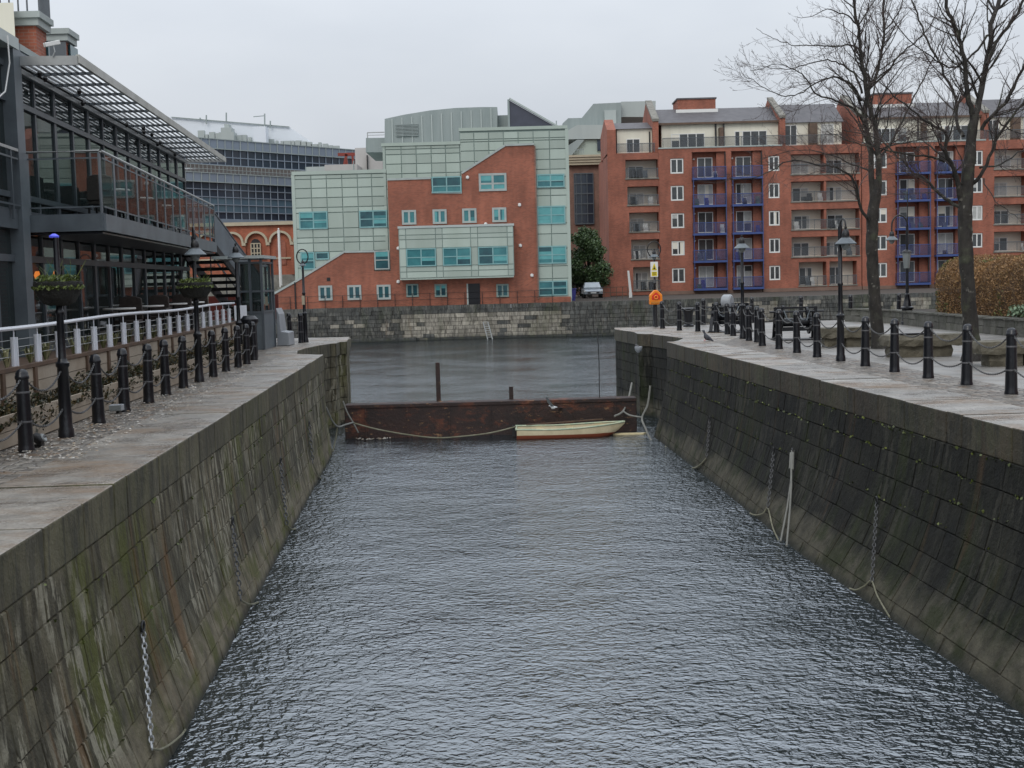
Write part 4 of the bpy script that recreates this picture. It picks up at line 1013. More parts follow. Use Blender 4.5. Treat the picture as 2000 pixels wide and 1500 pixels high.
# brickwork in front
BO = [(-119, 1367), (75, 1258), (385, 1068), (585, 1064), (585, 1190), (694, 1190), (672, 588), (961, 578), (966, 674), (1168, 674), (1166, 545), (1455, 360), (1645, 352), (1672, 1366), (1890, 1360), (1892, 1415), (1200, 1425), (-119, 1455)]
poly = [z4(*p) for p in BO]
fix = lambda i, j: poly.__setitem__(j, (poly[i][0], poly[j][1]))
bz = QZ-.06; poly = [(x, z) for x, z in poly]
poly[-3] = (poly[-3][0], bz); poly[-2] = (poly[-2][0], bz); poly[-1] = (poly[-1][0], bz)
bm_ = MB().prism(poly[::-1], GY-.30, GY-.06); bm_.build('brick_wall', m_brick_far, gb)
b = MB()
for i, j in ((0, 1), (1, 2), (2, 3), (6, 7), (8, 9), (10, 11), (11, 12)):
    (x0, z0), (x1, z1) = poly[i], poly[j]; MB().beam((x0, GY-.2, z0+.05), (x1, GY-.2, z1+.05), .36, .16).build('wall_coping', m_trim, gb)
MB().box(z4(-119, 1400)[0], z4(52, 1400)[0], GY-.06, GY+10, bz, z4(-119, 1375)[1]).build('low_annex', m_brick_far, gb)
tq = [m_teal, m_teal_dk, m_teal_dk, m_teal]
def wrect(xa, ya, xb, yb, y, pn, trans=.5, mull=(.5,), fm=None, fw=.10, proud=.12):
    x0, x1, z0, z1 = rect4(xa, ya, xb, yb); window(gb, x0, x1, z0, z1, y, fm or m_tealframe, m_teal, fw, mull, trans, proud=proud, panes=pn)
wrect(82, 798, 276, 910, GY-.03, [m_teal, m_teal_dk, m_teal, m_teal]); wrect(482, 790, 672, 900, GY-.03, [m_teal_dk, m_teal_dk, m_teal_dk, m_teal])
wrect(92, 1066, 190, 1180, GY-.03, [m_teal, m_teal], mull=()); wrect(192, 1066, 284, 1114, GY-.03, [m_teal_dk], None, ())
wrect(585, 1056, 688, 1180, GY-.28, [m_teal_dk, m_teal_dk], mull=(), fm=m_trim)
wrect(966, 566, 1166, 668, GY-.30, [m_teal, m_teal_dk]*2, .4)
wrect(1278, 545, 1465, 658, GY-.28, [m_teal_lt, m_teal], .42, fm=m_trim, fw=.17)
for (ya, yb), pn in (((548, 632), [m_teal, m_teal_lt]), ((760, 876), [m_teal_lt]), ((1026, 1140), [m_teal, m_teal_lt]), ((1258, 1352), [m_teal_dk, m_teal])): wrect(1662+(ya-548)*.018, ya, 1850+(ya-548)*.028, yb, GY-.03, pn)
for xa, xb, ya, yb in ((768, 866, 788, 882), (972, 1068, 783, 877), (1168, 1266, 777, 871), (1367, 1464, 771, 865)):
    wrect(xa, ya, xb, yb, GY-.28, [m_teal, m_teal_dk], None, fm=m_trim, fw=.16)
for xa in (214, 406, 601): wrect(xa, 1292-xa*.015, xa+96, 1388-xa*.015, GY-.28, [m_teal_dk, m_teal], None, fm=m_trim, fw=.16)
for xa in (797, 985, 1395): wrect(xa, 1278, xa+84, 1362, GY-.28, [m_teal_dk], None, fm=m_clad_back, fw=.12)
x0, x1, z0, z1 = rect4(1208, 1275, 1290, 1405); MB().box(x0, x1, GY-.34, GY-.29, bz, z1).build('doorway', m_black, gb); MB().box(x0-.12, x0, GY-.4, GY-.29, bz, z1).build('door_jamb', m_trim, gb)
# projecting oriel
x0, x1, z0, z1 = rect4(752, 900, 1512, 1232); OY = GY-1.35
MB().box(x0, x1, OY, GY-.28, z0, z1).build('oriel_body', m_clad, gb)
b = MB(); ox = [z4(x, 1100, OY)[0] for x in (752, 797, 995, 1040, 1228, 1275, 1472, 1512)]; zz_ = [z4(1100, y, OY)[1] for y in (1232, 1190, 1155, 1035, 975, 945, 900)]
x0o, _, z0o, z1o = rect4(752, 900, 1512, 1232, OY)
rr2 = random.Random(3)
for i in range(7):
    for j in range(6):
        b.box(ox[i]+.03, ox[i+1]-.03, OY-.06, OY+.02, zz_[j]+.03, zz_[j+1]-.03)
b.build('oriel_cladding', m_clad, gb); MB().box(ox[0]-.02, ox[-1]+.02, OY-.02, OY-.003, zz_[0], zz_[-1]).build('oriel_joint', m_clad_back, gb)
MB().box(ox[0]-.08, ox[-1]+.08, OY-.12, GY-.3, zz_[-1], zz_[-1]+.18).build('oriel_roof', m_zinc2, gb)
for i in (1, 3, 5):
    w0, w1, wz0, wz1 = ox[i], ox[i+1], zz_[2], zz_[3]
    window(gb, w0, w1, wz0, wz1, OY-.06, m_tealframe, m_teal, .09, (.5,), .5, proud=.10, panes=[m_teal, m_teal, m_teal_dk, m_teal] if i != 5 else [m_teal_dk, m_teal_dk, m_teal, m_teal])
# roof volumes
def z4prism(name, pts, Y, dep, mat, root=gb): MB().prism([z4(*p, Y) for p in pts][::-1], Y, Y+dep).build(name, mat, root)
z4prism('curved_roof_block', [(652, 420), (652, 178), (780, 150), (950, 122), (1120, 105), (1300, 99), (1402, 99), (1402, 420)], GY+5, 12, m_zinc)
z4prism('roof_block', [(1398, 400), (1398, 155), (1480, 152), (1480, 400)], GY+6, 8, m_zinc)
z4prism('wedge_roof', [(1480, 300), (1482, 55), (1800, 236), (1800, 300)], GY+3, 5, m_dark_louvre)
(xa, za), (xb, zb) = z4(1470, 90, GY+2.9), z4(1482, 48, GY+2.9); MB().box(xa, xb, GY+2.9, GY+8.2, z4(1470, 300, GY+3)[1], zb).build('wedge_fin', m_zinc, gb)
(xb, zb), (xc, zc) = z4(1482, 50, GY+3), z4(1800, 232, GY+3); MB().beam((xb, GY+3, zb+.08), (xc, GY+3, zc+.08), .4, .14).build('wedge_edge', m_zinc2, gb)
z4prism('roof_block', [(527, 400), (527, 305), (660, 303), (660, 400)], GY+6, 8, m_zinc)
x0, x1, z0, z1 = rect4(725, 212, 876, 292, GY+4.9); b = MB()
for k in range(9): b.box(x0, x1, GY+4.86, GY+4.98, lerp(z0, z1, k/9)+.02, lerp(z0, z1, (k+.75)/9))
b.build('louvre_grille', m_zinc, gb)
b = MB()
for k in range(11):
    x = z4(700+k*66, 150, GY+5)[0]; b.box(x-.05, x+.05, GY+4.93, GY+5.0, zt2_, z4(700+k*66, 178-k*7, GY+5)[1])
b.build('standing_seam', m_zinc2, gb)
x0, z0 = z4(537, 270, GY+7); x1 = z4(650, 270, GY+7)[0]; zr = z4(537, 305, GY+7)[1]
b = MB(); b.beam((x0, GY+7, z0), (x1, GY+7, z0), .08); b.beam((x0, GY+7, zr), (x0, GY+7, z0), .08); b.beam((x0, GY+7, (z0+zr)/2), (x1, GY+7, (z0+zr)/2), .05); b.build('roof_railing', m_lightsteel, gb)
# fine railing along the quay in front
rl = thing('quay_railing', 'thin dark wire railing along the quay edge before the brick wall', 'railing', (0, 102.6, QZ))
b = MB(); xq = [z4(x, 1330)[0] for x in range(-90, 1880, 116)]
for x in xq: MB().box(x-.02, x+.02, 102.56, 102.60, QZ, QZ+1.0).build('post', m_blackm, rl)
for h in (.5, .98): MB().tube([(xq[0], 102.58, QZ+h), (xq[-1], 102.58, QZ+h)], .012, 4).build('wire', m_blackm, rl)
# pale blank blocks behind left
cb_ = thing('concrete_building', 'pale blank concrete rooftop blocks behind the panelled building', 'building', A(600, 560, 135)[:1]+(135, QZ))
def blk3(name, ua, va, ub_, vb, Y, dep, mat, root):
    (x0, z1), (x1, z0) = A(ua, va, Y), A(ub_, vb, Y); MB().box(x0, x1, Y, Y+dep, QZ, z1).build(name, mat, root); return x0, x1, z1
blk3('tall_block', 693, 289, 750, 400, 135, 8, m_concrete, cb_); blk3('mid_block', 634, 322, 700, 400, 131, 4, m_concrete, cb_)
x0, x1, z1 = blk3('low_block', 598, 326, 640, 400, 133, 6, m_zinc2, cb_)
(x0, z1), (x1, z0) = A(716, 303, 134.8), A(719, 335, 134.8); MB().box(x0, x1, 134.7, 135, z0, z1).build('slot_window', m_blackm, cb_)
(x0, z1), (x1, z0) = A(660, 302, 150), A(694, 325, 150)
b = MB(); b.beam((x0, 150, z1), (x1, 150, z1), .3, .35); b.beam((x0+.2, 150, z0-2), (x0+1.0, 150, z1), .3); b.beam((x0+1.2, 150, z0-2), (x0+.9, 150, z1), .25); b.beam((x1, 150, z0-2), (x1-.3, 150, z1), .25)
b.build('red_frame', M('red_steel', (.24, .035, .02), .5), cb_)

# ------------------------------------------------------------------ glazed office behind, left
og = thing('office_building', 'long silver banded office with dark gridded glass on two set back levels', 'building', (-50, 150, QZ))
def oY(u): return 138+(u-300)*22/390.
def og_band(name, u0, u1, va0, va1, vb0, vb1, back, mat, dep=8):
    # a band of the oblique front, surveyed at its two ends: top (va) and bottom (vb)
    Y0, Y1 = oY(u0)+back, oY(u1)+back
    (xa, zt), (_, zb) = A(u0, va0, Y0), A(u0, vb0, Y0); (xb, zt2), (_, zb2) = A(u1, va1, Y1), A(u1, vb1, Y1)
    zt = (zt+zt2)/2; zb = (zb+zb2)/2
    MB().add([(xa, Y0, zb), (xb, Y1, zb), (xb, Y1, zt), (xa, Y0, zt), (xa, Y0+dep, zb), (xb, Y1+dep, zb), (xb, Y1+dep, zt), (xa, Y0+dep, zt)], [(0,1,2,3),(7,6,5,4),(0,4,5,1),(1,5,6,2),(2,6,7,3),(3,7,4,0)]).build(name, mat, og)
    return (xa, Y0, zb, xb, Y1, zt)
def og_grid(name, bd, nx, nz, w, mat, off=.12):
    xa, Y0, zb, xb, Y1, zt = bd; b = MB()
    for i in range(nx+1): t = i/nx; b.beam((lerp(xa, xb, t), lerp(Y0, Y1, t)-off, zb), (lerp(xa, xb, t), lerp(Y0, Y1, t)-off, zt), w, w, up=(0, 1, 0))
    for j in range(nz+1): z = lerp(zb, zt, j/nz); b.beam((xa, Y0-off-.02, z), (xb, Y1-off-.02, z), w, w)
    b.build(name, mat, og)
U0, U1 = 262, 700
tb = og_band('top_parapet', U0, U1, 262, 291, 283, 307, 6, m_officemetal); og_grid('panel_joint', tb, 30, 1, .10, m_zinc, .06)
t2 = og_band('upper_glazing', U0, U1, 283, 307, 322, 331, 6.2, m_officeglass); og_grid('mullion', t2, 30, 2, .11, m_officemetal)
mb2 = og_band('lower_parapet', U0, U1, 334, 350, 355, 364, 0, m_officemetal); og_grid('panel_joint', mb2, 30, 1, .10, m_zinc, .06)
b = MB(); xa, Y0, zb, xb, Y1, zt = mb2
for h in (.45, .9): b.beam((xa, Y0+.3, zt+h), (xb, Y1+.3, zt+h), .05)
for i in range(60): t = i/59; b.beam((lerp(xa, xb, t), lerp(Y0, Y1, t)+.3, zt), (lerp(xa, xb, t), lerp(Y0, Y1, t)+.3, zt+.9), .04)
b.build('terrace_railing', m_zinc, og)
g1 = og_band('main_glazing', U0, U1, 355, 364, 428, 432, .3, m_officeglass); og_grid('mullion', g1, 30, 5, .10, m_officemetal)
xa, Y0, zb, xb, Y1, zt = g1
zl, zh = lerp(zb, zt, .21), lerp(zb, zt, .58)
MB().quad((xa, Y0-.04, zl), (xb, Y1-.04, zl), (xb, Y1-.04, zh), (xa, Y0-.04, zh)).build('spandrel_glass', m_officeblue, og)
b5 = og_band('sill_band', U0, U1, 427, 432, 441, 444, -.1, m_officemetal)
MB().prismz([(xa, Y0+4), (xb, Y1+4), (xb, Y1+12), (xa, Y0+12)], QZ, zt).build('core', m_concrete, og)
# white membrane roof behind
mr = thing('rooftop_structure', 'large white membrane rooftop structure with masts behind the office', 'roof', A(470, 560, 175)[:1]+(175, QZ))
MB().prism([A(u, v, 175) for u, v in [(250, 222), (335, 229), (450, 238), (565, 248), (600, 272), (640, 330), (250, 330)]][::-1], 175, 190).build('membrane', m_membrane, mr)
b = MB()
for u, v0, v1 in ((403, 225, 242), (442, 220, 238), (517, 222, 268), (528, 236, 250), (391, 230, 234)):
    b.beam(P3(u, v0, 174.5), P3(u, v1, 174.5), .16)
b.beam(P3(335, 229, 174.8), P3(565, 248, 174.8), .14); b.beam(P3(495, 228, 174.5), P3(518, 226, 174.5), .1); b.beam(P3(508, 245, 174.6), P3(523, 268, 174.6), .3)
b.build('mast', m_zinc, mr)
b = MB(); x, z = A(442, 264, 172); b.box(x-1.0, x+1.0, 172, 174, z-3, z+.4); b.box(x-.7, x+.7, 172, 174, z+.4, z+1.0); b.box(x-.3, x+.3, 172.4, 174, z+1.0, z+1.5); b.build('plant_room', m_zinc2, mr)
b = MB(); x, z = A(507, 262, 172); b.box(x-.6, x+1.0, 171, 173, z-3, z+.9); b.build('plant_room', m_membrane, mr)
rr = random.Random(2); b = MB()
for k in range(26):
    u = 395+k*10.5; x, z = A(u, 262+k*1.05, 174); h = rr.uniform(.2, .9); w = rr.uniform(.3, .9); b.box(x-w/2, x+w/2, 173.3, 174, z-4, z-.2+h*.7)
b.build('roof_plant', m_zinc2, mr)

# ------------------------------------------------------------------ brick arcade
ab = thing('arcaded_wall', 'old orange brick wall with cream stone arches on a grey rubble base', 'building', A(500, 560, 131)[:1]+(131, QZ))
def z3(x, y, Y=130): return A(330+x/3.409, 200+y/3.409, Y)
xl = z3(-250, 900)[0]; xr = z3(860, 900)[0]; zt = z3(560, 820)[1]; zb = z3(640, 1150)[1]
MB().box(xl, xr, 130, 136, zb, zt).build('wall', m_brick_arch, ab)
MB().box(xl-.1, xr+.1, 129.7, 131, zt, zt+.35).build('cornice', m_creamstone, ab)
MB().box(xl, xr, 129.8, 136, QZ-.05, zb).build('rubble_base', m_rubble, ab)
ra = 76/3.409/2500*130
for k in range(-3, 3):
    cx, cz_ = z3(585+160*k, 935); b = MB(); bi = MB()
    zc = z3(585, 935)[1]; n_ = 16
    vs = []
    for i in range(n_+1):
        a = PI*i/n_
        for r, y in ((ra, 129.6), (ra*.82, 129.6)): vs.append((cx+r*math.cos(a), y, zc+r*math.sin(a)))
    for i in range(n_+1):
        a = PI*i/n_
        for r in (ra, ra*.82): vs.append((cx+r*math.cos(a), 130.0, zc+r*math.sin(a)))
    o_ = 2*(n_+1); fs = []
    for i in range(n_): fs += [(2*i, 2*i+1, 2*i+3, 2*i+2), (2*i+1, 2*i+1+o_, 2*i+3+o_, 2*i+3), (2*i, 2*i+2, 2*i+2+o_, 2*i+o_)]
    b.add(vs, fs); b.box(cx+ra*.84, cx+ra*1.16+.0, 129.55, 130, zc-.28, zc-.003); b.build('stone_arch', m_creamstone, ab)
    bi.box(cx+ra*.88, cx+ra*1.14, 129.7, 130, zb, zc-.29); bi.build('pilaster', m_brick_arch, ab)
    if k == 0:
        x0, x1 = z3(550, 1000)[0], z3(612, 1000)[0]; z0, z1 = z3(580, 1035)[1], z3(580, 940)[1]
        MB().prism([(x0, z0), (x1, z0), (x1, z1)]+[((x0+x1)/2+(x1-x0)/2*math.cos(a), z1+(x1-x0)/2*math.sin(a)) for a in [PI*i/8 for i in range(1, 8)]]+[(x0, z1)], 129.86, 129.99).build('window_pane', m_blackm, ab)
        b = MB()
        for i in range(4): x = lerp(x0, x1, i/3); b.box(x-.05, x+.05, 129.78, 129.85, z0, z1)
        for j in range(4): z = lerp(z0, z1, j/3); b.box(x0, x1, 129.77, 129.84, z-.05, z+.05)
        b.build('lattice', m_creamstone, ab)
    else:
        x0, x1 = cx-ra*.42, cx+ra*.42
        MB().prism([(x0, zb+1), (x1, zb+1), (x1, zc-.2)]+[(cx+ra*.42*math.cos(a), zc-.2+ra*.42*math.sin(a)) for a in [PI*i/8 for i in range(1, 8)]]+[(x0, zc-.2)], 129.90, 129.99).build('blind_niche', m_brick, ab)
MB().box(xl, xr, 129.86, 129.99, zb+1.6, zb+1.75).build('string_course', m_creamstone, ab)
fp_ = thing('flagpole', 'tall leaning white flagpole in front of the arcaded brick wall', 'flagpole', P3(548, 553, 127)[:2]+(QZ,))
x0, z0 = A(548.5, 553, 127); x1, z1 = A(544, 449, 127)
MB().tube([(x0+.1, 127, QZ), (x0, 127, z0), (x1, 127, z1)], [.20, .16, .12], 8).build('pole', m_white, fp_, True); MB().lathe([(.02, 0), (.10, .08), (.02, .18)], 8, (x1, 127, z1)).build('finial', m_white, fp_, True)
# grey stone steps between
gs = thing('stone_stair', 'grey stone steps rising behind the brick slope at the dock corner', 'steps', A(545, 570, 116)[:1]+(116, QZ))
b = MB()
for k in range(6):
    (x0, z1), (x1, z0) = A(528+k*5, 572-k*3.6, 116+k*.4), A(585, 600, 116)
    b.box(x0, x1, 116+k*.4, 118.5, QZ-.05, z1)
b.build('steps', m_rubble, gs)

# ------------------------------------------------------------------ office with mansard, centre right
ob = thing('mansard_office', 'brown brick office with grey metal mansard and tall dark window beside the apartments', 'building', A(1150, 560, 150)[:1]+(150, QZ))
def z5(x, y, Y): return A(1080+x/3.191, 150+y/3.191, Y)
def p5(name, pts, Y, dep, mat): MB().prism([z5(x, y, Y) for x, y in pts][::-1], Y, Y+dep).build(name, mat, ob)
def r5(x0, y0, x1, y1, Y): a = z5(x0, y0, Y); b = z5(x1, y1, Y); return a[0], b[0], b[1], a[1]
x0, x1, z0, z1 = r5(95, 540, 420, 940, 148); MB().box(x0, x1, 148, 165, QZ, z1).build('wall', m_brick_brown, ob)
x0, x1, z0, z1 = r5(93, 488, 425, 542, 147.4)
b = MB()
for k in range(4): b.box(x0-.2*k*.2, x1, 147.4-.12*k, 150, lerp(z0, z1, k/4), lerp(z0, z1, (k+.85)/4))
b.build('cornice', m_creamstone, ob)
x0, x1, z0, z1 = r5(130, 605, 255, 915, 147.95); b = MB(); MB().box(x0, x1, 147.85, 148.0, z0, z1).build('stair_window', m_officeglass, ob)
for i in range(5): x = lerp(x0, x1, (0, .1, .37, .68, 1)[i]); b.box(x-.04, x+.04, 147.75, 147.84, z0, z1)
for j in range(6): z = lerp(z0, z1, j/5); b.box(x0, x1, 147.74, 147.83, z-.06, z+.06)
b.build('window_grid', m_darksteel, ob)
p5('upper_wall', [(100, 500), (160, 395), (420, 395), (420, 500)], 149, 10, m_clad)
p5('sloping_roof', [(92, 510), (92, 430), (150, 392), (196, 392), (120, 486)], 148.4, .6, m_zinc)
p5('metal_band', [(75, 390), (75, 345), (150, 300), (430, 300), (430, 386), (150, 388)], 148.6, 9, m_zinc2)
p5('mansard', [(60, 480), (60, 290), (95, 258), (180, 256), (252, 168), (425, 160), (425, 400), (60, 400)], 151, 10, m_zinc)
p5('top_block', [(425, 250), (425, 155), (640, 150), (640, 250)], 152, 9, m_zinc2)
x0, x1, z0, z1 = r5(275, 395, 345, 460, 148.9); MB().box(x0, x1, 148.8, 148.99, z0, z1).build('window', m_officeglass, ob)
x0, x1, z0, z1 = r5(320, 210, 395, 290, 150.9); MB().box(x0, x1, 150.8, 150.98, z0, z1).build('louvre_grille', m_zinc2, ob)
x0, x1, z0, z1 = r5(135, 455, 190, 480, 148); b = MB()
for k in range(5): x = lerp(x0, x1, k/4); b.box(x-.04, x+.04, 147.6, 147.68, z0, z1)
b.box(x0, x1, 147.6, 147.68, z1-.06, z1+.04); b.build('balcony_rail', m_zinc, ob)

# ------------------------------------------------------------------ brick apartments
AY = 130.0
ap = thing('apartment_block', 'long red brick apartment block with blue balconies, cream attic and slate roofs', 'building', A(1500, 560, 130)[:1]+(130, QZ))
MPP = AY/2500/3.191      # metres per surveyed unit
def a5(x, y, Y=AY): return A(1080+x/3.191, 150+y/3.191, Y)
def holed(name, x0, x1, z0, z1, holes, y, depth, mat, root):
    xs = sorted({x0, x1, *[h[0] for h in holes], *[h[1] for h in holes]}); zs = sorted({z0, z1, *[h[2] for h in holes], *[h[3] for h in holes]})
    xs = [x for x in xs if x0 <= x <= x1]; zs = [z for z in zs if z0 <= z <= z1]
    def hole(i, j):
        if not (0 <= i < len(xs)-1 and 0 <= j < len(zs)-1): return False
        cx, cz_ = (xs[i]+xs[i+1])/2, (zs[j]+zs[j+1])/2
        return any(h[0] < cx < h[1] and h[2] < cz_ < h[3] for h in holes)
    b = MB()
    for i in range(len(xs)-1):
        for j in range(len(zs)-1):
            X0, X1, Z0, Z1 = xs[i], xs[i+1], zs[j], zs[j+1]
            if not hole(i, j):
                b.quad((X0, y, Z0), (X1, y, Z0), (X1, y, Z1), (X0, y, Z1))
                if hole(i+1, j): b.quad((X1, y, Z0), (X1, y+depth, Z0), (X1, y+depth, Z1), (X1, y, Z1))
                if hole(i-1, j): b.quad((X0, y+depth, Z0), (X0, y, Z0), (X0, y, Z1), (X0, y+depth, Z1))
                if hole(i, j+1): b.quad((X0, y, Z1), (X1, y, Z1), (X1, y+depth, Z1), (X0, y+depth, Z1))
                if hole(i, j-1): b.quad((X0, y+depth, Z0), (X1, y+depth, Z0), (X1, y, Z0), (X0, y, Z0))
    b.quad((x0, y, z1), (x1, y, z1), (x1, y+6, z1), (x0, y+6, z1)); b.quad((x0, y+6, z0), (x0, y, z0), (x0, y, z1), (x0, y+6, z1)); b.quad((x1, y, z0), (x1, y+6, z0), (x1, y+6, z1), (x1, y, z1))
    return b.build(name, mat, root)
ra_ = random.Random(17)
def pane_mat(): return ra_.choice([m_winglass, m_winglass, m_winglass, m_curtain])
def door(root, x0, x1, z0, z1, y, n=2, mat=None):
    window(root, x0, x1, z0, z1, y, m_white, m_winglass, .075, tuple(i/n for i in range(1, n)), None, 'balcony_door', .06, panes=[mat or ra_.choice([m_winglass, m_winglass, m_curtain]), ra_.choice([m_winglass, m_winglass, m_curtain])])
def railing(root, x0, x1, z, h, y0, y1, mat, name='balcony_railing', fm=None):
    # mesh infill on three sides, solid frame
    b = MB(); b.box(x0, x1, y0, y0+.02, z+.08, z+h); 
    if y1 > y0+.1: b.box(x0, x0+.02, y0+.02, y1, z+.08, z+h); b.box(x1-.02, x1, y0+.02, y1, z+.08, z+h)
    r = b.build(name, mat, root)
    b = MB(); b.box(x0-.02, x1+.02, y0-.03, y0-.003, z+h-.04, z+h+.02)
    for k in range(4): x = lerp(x0+.02, x1-.02, k/3); b.box(x-.025, x+.025, y0-.028, y0-.004, z, z+h-.04)
    b.build('rail_frame', fm or mat, r)
floors = [(508, 603), (678, 772), (850, 943), (1022, 1113), (1192, 1283)]        # small windows, reading frame units
dfl = [(503, 625), (672, 795), (845, 970), (1015, 1140), (1185, 1312)]
# vertical survey lines taken at one column, so the block stays level
def zv(y, xref=780): return a5(xref, y)[1]
WZ = [(zv(b_), zv(a_)) for a_, b_ in floors]; DZ = [(zv(b_+5), zv(a_)) for a_, b_ in dfl]
z_attic = zv(446); z_eave = zv(285); z_ridge = zv(148, 900)
m_base = M('stained_plinth', (.20, .13, .10), .85, vs=1)
def X(x): return a5(x, 800)[0]
def block_B(s, last=False):
    x0, x1 = X(662)+s, X(1432)+s
    win = [(X(735)+s, X(818)+s), (X(1345)+s, X(1430)+s-.25)]; drs = [(X(910)+s, X(1005)+s), (X(1150)+s, X(1247)+s)]
    holes = [(a, b, z0, z1) for a, b in win for z0, z1 in WZ]
    rec = [(X(868)+s, X(1080)+s), (X(1112)+s, X(1306)+s)]
    holes += [(a, b, DZ[-1][0]-.1, zv(472)) for a, b in rec]
    holed('brick_wall', x0, x1, QZ, z_attic, holes, AY, .25, m_brick, ap)
    for a, b in rec: MB().box(a+.02, b-.02, AY+.9, AY+1.1, QZ, z_attic).build('recess_wall', m_brick, ap); MB().box(a, a+.06, AY+.05, AY+.9, QZ+1, zv(474)).build('recess_wall', m_brick, ap); MB().box(b-.9, b, AY+.3, AY+.9, DZ[-1][0], zv(474)).build('recess_pier', m_brick, ap)
    for a, b in win:
        for z0, z1 in WZ: window(ap, a+.02, b-.02, z0+.02, z1-.02, AY+.15, m_white, m_winglass, .12, (.5,), None, panes=[pane_mat(), pane_mat()], sill=True)
    for (a, b), (ra0, rb0) in zip(drs, rec):
        for i, (z0, z1) in enumerate(DZ):
            door(ap, a, b, z0, z1, AY+.88)
            bx0, bx1 = ra0-.02, rb0-.05
            MB().box(bx0, bx1, AY-.75, AY+.88, z0-.30, z0-.08).build('balcony_slab', m_blue, ap)
            railing(ap, bx0+.02, bx1-.02, z0-.08, 1.05, AY-.74, AY-.02, m_bluerail, fm=m_blue)
            for q in range(ra_.choice((0, 1, 1, 2, 3))):
                xx = ra_.uniform(bx0+.4, bx1-.4); hh_ = ra_.uniform(.3, .8); g_ = MB().box(xx-.2, xx+.2, AY-.5, AY-.1, z0-.07, z0+hh_*.55); g_.box(xx-.2, xx+.2, AY-.14, AY-.1, z0+hh_*.55, z0+hh_); g_.build('balcony_seat', ra_.choice([m_white, m_green, m_steel, m_timber, m_binblue]), ap)
            MB().lathe([(.02, -.1), (.11, -.05), (.11, .05), (.02, .1)], 8, (a-.35, AY+.8, z1-.15)).build('wall_light', m_white, ap)
    for a, b_ in rec: MB().box(b_-.14, b_-.02, AY-.12, AY-.02, QZ, zv(480)).build('downpipe', m_blackm, ap)
    b = MB()
    for a, b_ in rec:
        for x in (a+.06, b_-.1): b.box(x-.03, x+.03, AY-.73, AY-.67, DZ[-1][0], DZ[0][0])
    b.build('balcony_strut', m_blue, ap)
    # attic
    MB().box(x0+.5, x1, AY+1.2, AY+8, z_attic, z_eave).build('attic_wall', m_cream, ap)
    MB().box(x0, x1, AY-.06, AY+1.2, z_attic-.02, z_attic+.12).build('terrace_edge', m_trim, ap)
    railing(ap, X(690)+s, X(1428)+s, z_attic+.1, .95, AY+.1, AY+.11, m_rail, 'terrace_railing', m_darksteel)
    door(ap, X(752)+s, X(962)+s, z_attic+.15, zv(347), AY+1.2, 4); door(ap, X(1150)+s, X(1352)+s, z_attic+.15, zv(340), AY+1.2, 4)
    for xx in (1030, 1080): MB().lathe([(.09, 0), (.09, 2.3), (.16, 2.45), (.05, 2.6)], 8, (X(xx)+s, AY+1.0, z_attic+.1)).build('flue', m_blackm, ap)
    MB().box(X(1048)+s, X(1072)+s, AY+.3, AY+1.2, z_attic+.1, z_attic+2.0).build('divider', m_timber, ap)
    MB().prismx([(AY+.9, z_eave), (AY+6.4, z_ridge), (AY+12, z_eave)], x0-.2, x1+.1).build('slate_roof', m_slate, ap)
    MB().box(x0, x1, AY+.78, AY+.95, z_eave-.12, z_eave+.08).build('gutter', m_timber, ap)
    bx0, bx1 = X(830)+s, X(1075)+s; zr0, zr1 = zv(160, 950), zv(93, 950)
    MB().box(bx0, bx1, AY+5.3, AY+9, zr0-.8, zr1).build('roof_lantern', m_brick, ap); MB().box(bx0-.2, bx1+.2, AY+5.0, AY+5.3, zr0-.5, zr0+.0).build('lantern_flashing', m_white, ap); MB().box(bx0-.1, bx1+.1, AY+5.2, AY+9.1, zr1, zr1+.15).build('lantern_cap', m_slate, ap)
    for gx_, w in ((x0-.5, .95), (x1-.15, .85)):
        MB().prismx([(AY+.2, z_attic-.3), (AY+.2, z_eave+.2), (AY+6.4, z_ridge+.75), (AY+12.4, z_eave), (AY+12.4, z_attic)], gx_, gx_+w*.62).build('gable_wall', m_brick, ap)
        MB().prismx([(AY+.1, z_eave+.2), (AY+6.4, z_ridge+.75), (AY+6.4, z_ridge+1.0), (AY+.1, z_eave+.45)], gx_-.05, gx_+w*.62+.05).build('gable_coping', m_rubble, ap)
    MB().box(x0, x1, AY-.12, AY-.01, QZ-.03, zv(1335)).build('plinth', m_base, ap)
def loggias(x0, x1, holes, y, zt, lab_s=0, divide=None):
    holed('brick_wall', x0, x1, QZ, zt, holes, y, 1.5, m_brick, ap)
    for (a, b, z0, z1) in holes:
        MB().box(a-.05, b+.05, y+1.5, y+1.6, z0-.05, z1+.05).build('loggia_wall', m_cream2, ap)
        MB().box(a-.08, b+.08, y-.10, y+.02, z0-.10, z0+.03).build('loggia_sill', m_rubble, ap)
        railing(ap, a+.02, b-.02, z0+.02, .95, y-.06, y-.05, m_rail, 'loggia_railing', m_darksteel)
        n_ = 2 if b-a > 5 else 1
        for k in range(n_):
            ca = lerp(a, b, k/n_); w = (b-a)/n_; f = ra_.uniform(.05, .18); door(ap, ca+w*f, ca+w*(f+.48), z0+.05, z1-.55, y+1.48)
            if k: MB().box(ca-.12, ca+.12, y+.05, y+1.5, z0, z1).build('loggia_divider', m_brick, ap)
        if ra_.random() < .75:
            for q in range(ra_.choice((1, 2, 3))):
                xx = ra_.uniform(a+.5, b-.6); MB().box(xx-.25, xx+.25, y+.5, y+.9, z0, z0+.45).box(xx-.25, xx+.25, y+.85, y+.92, z0+.45, z0+.85).build('balcony_seat', ra_.choice([m_blackm, m_white, m_steel]), ap)
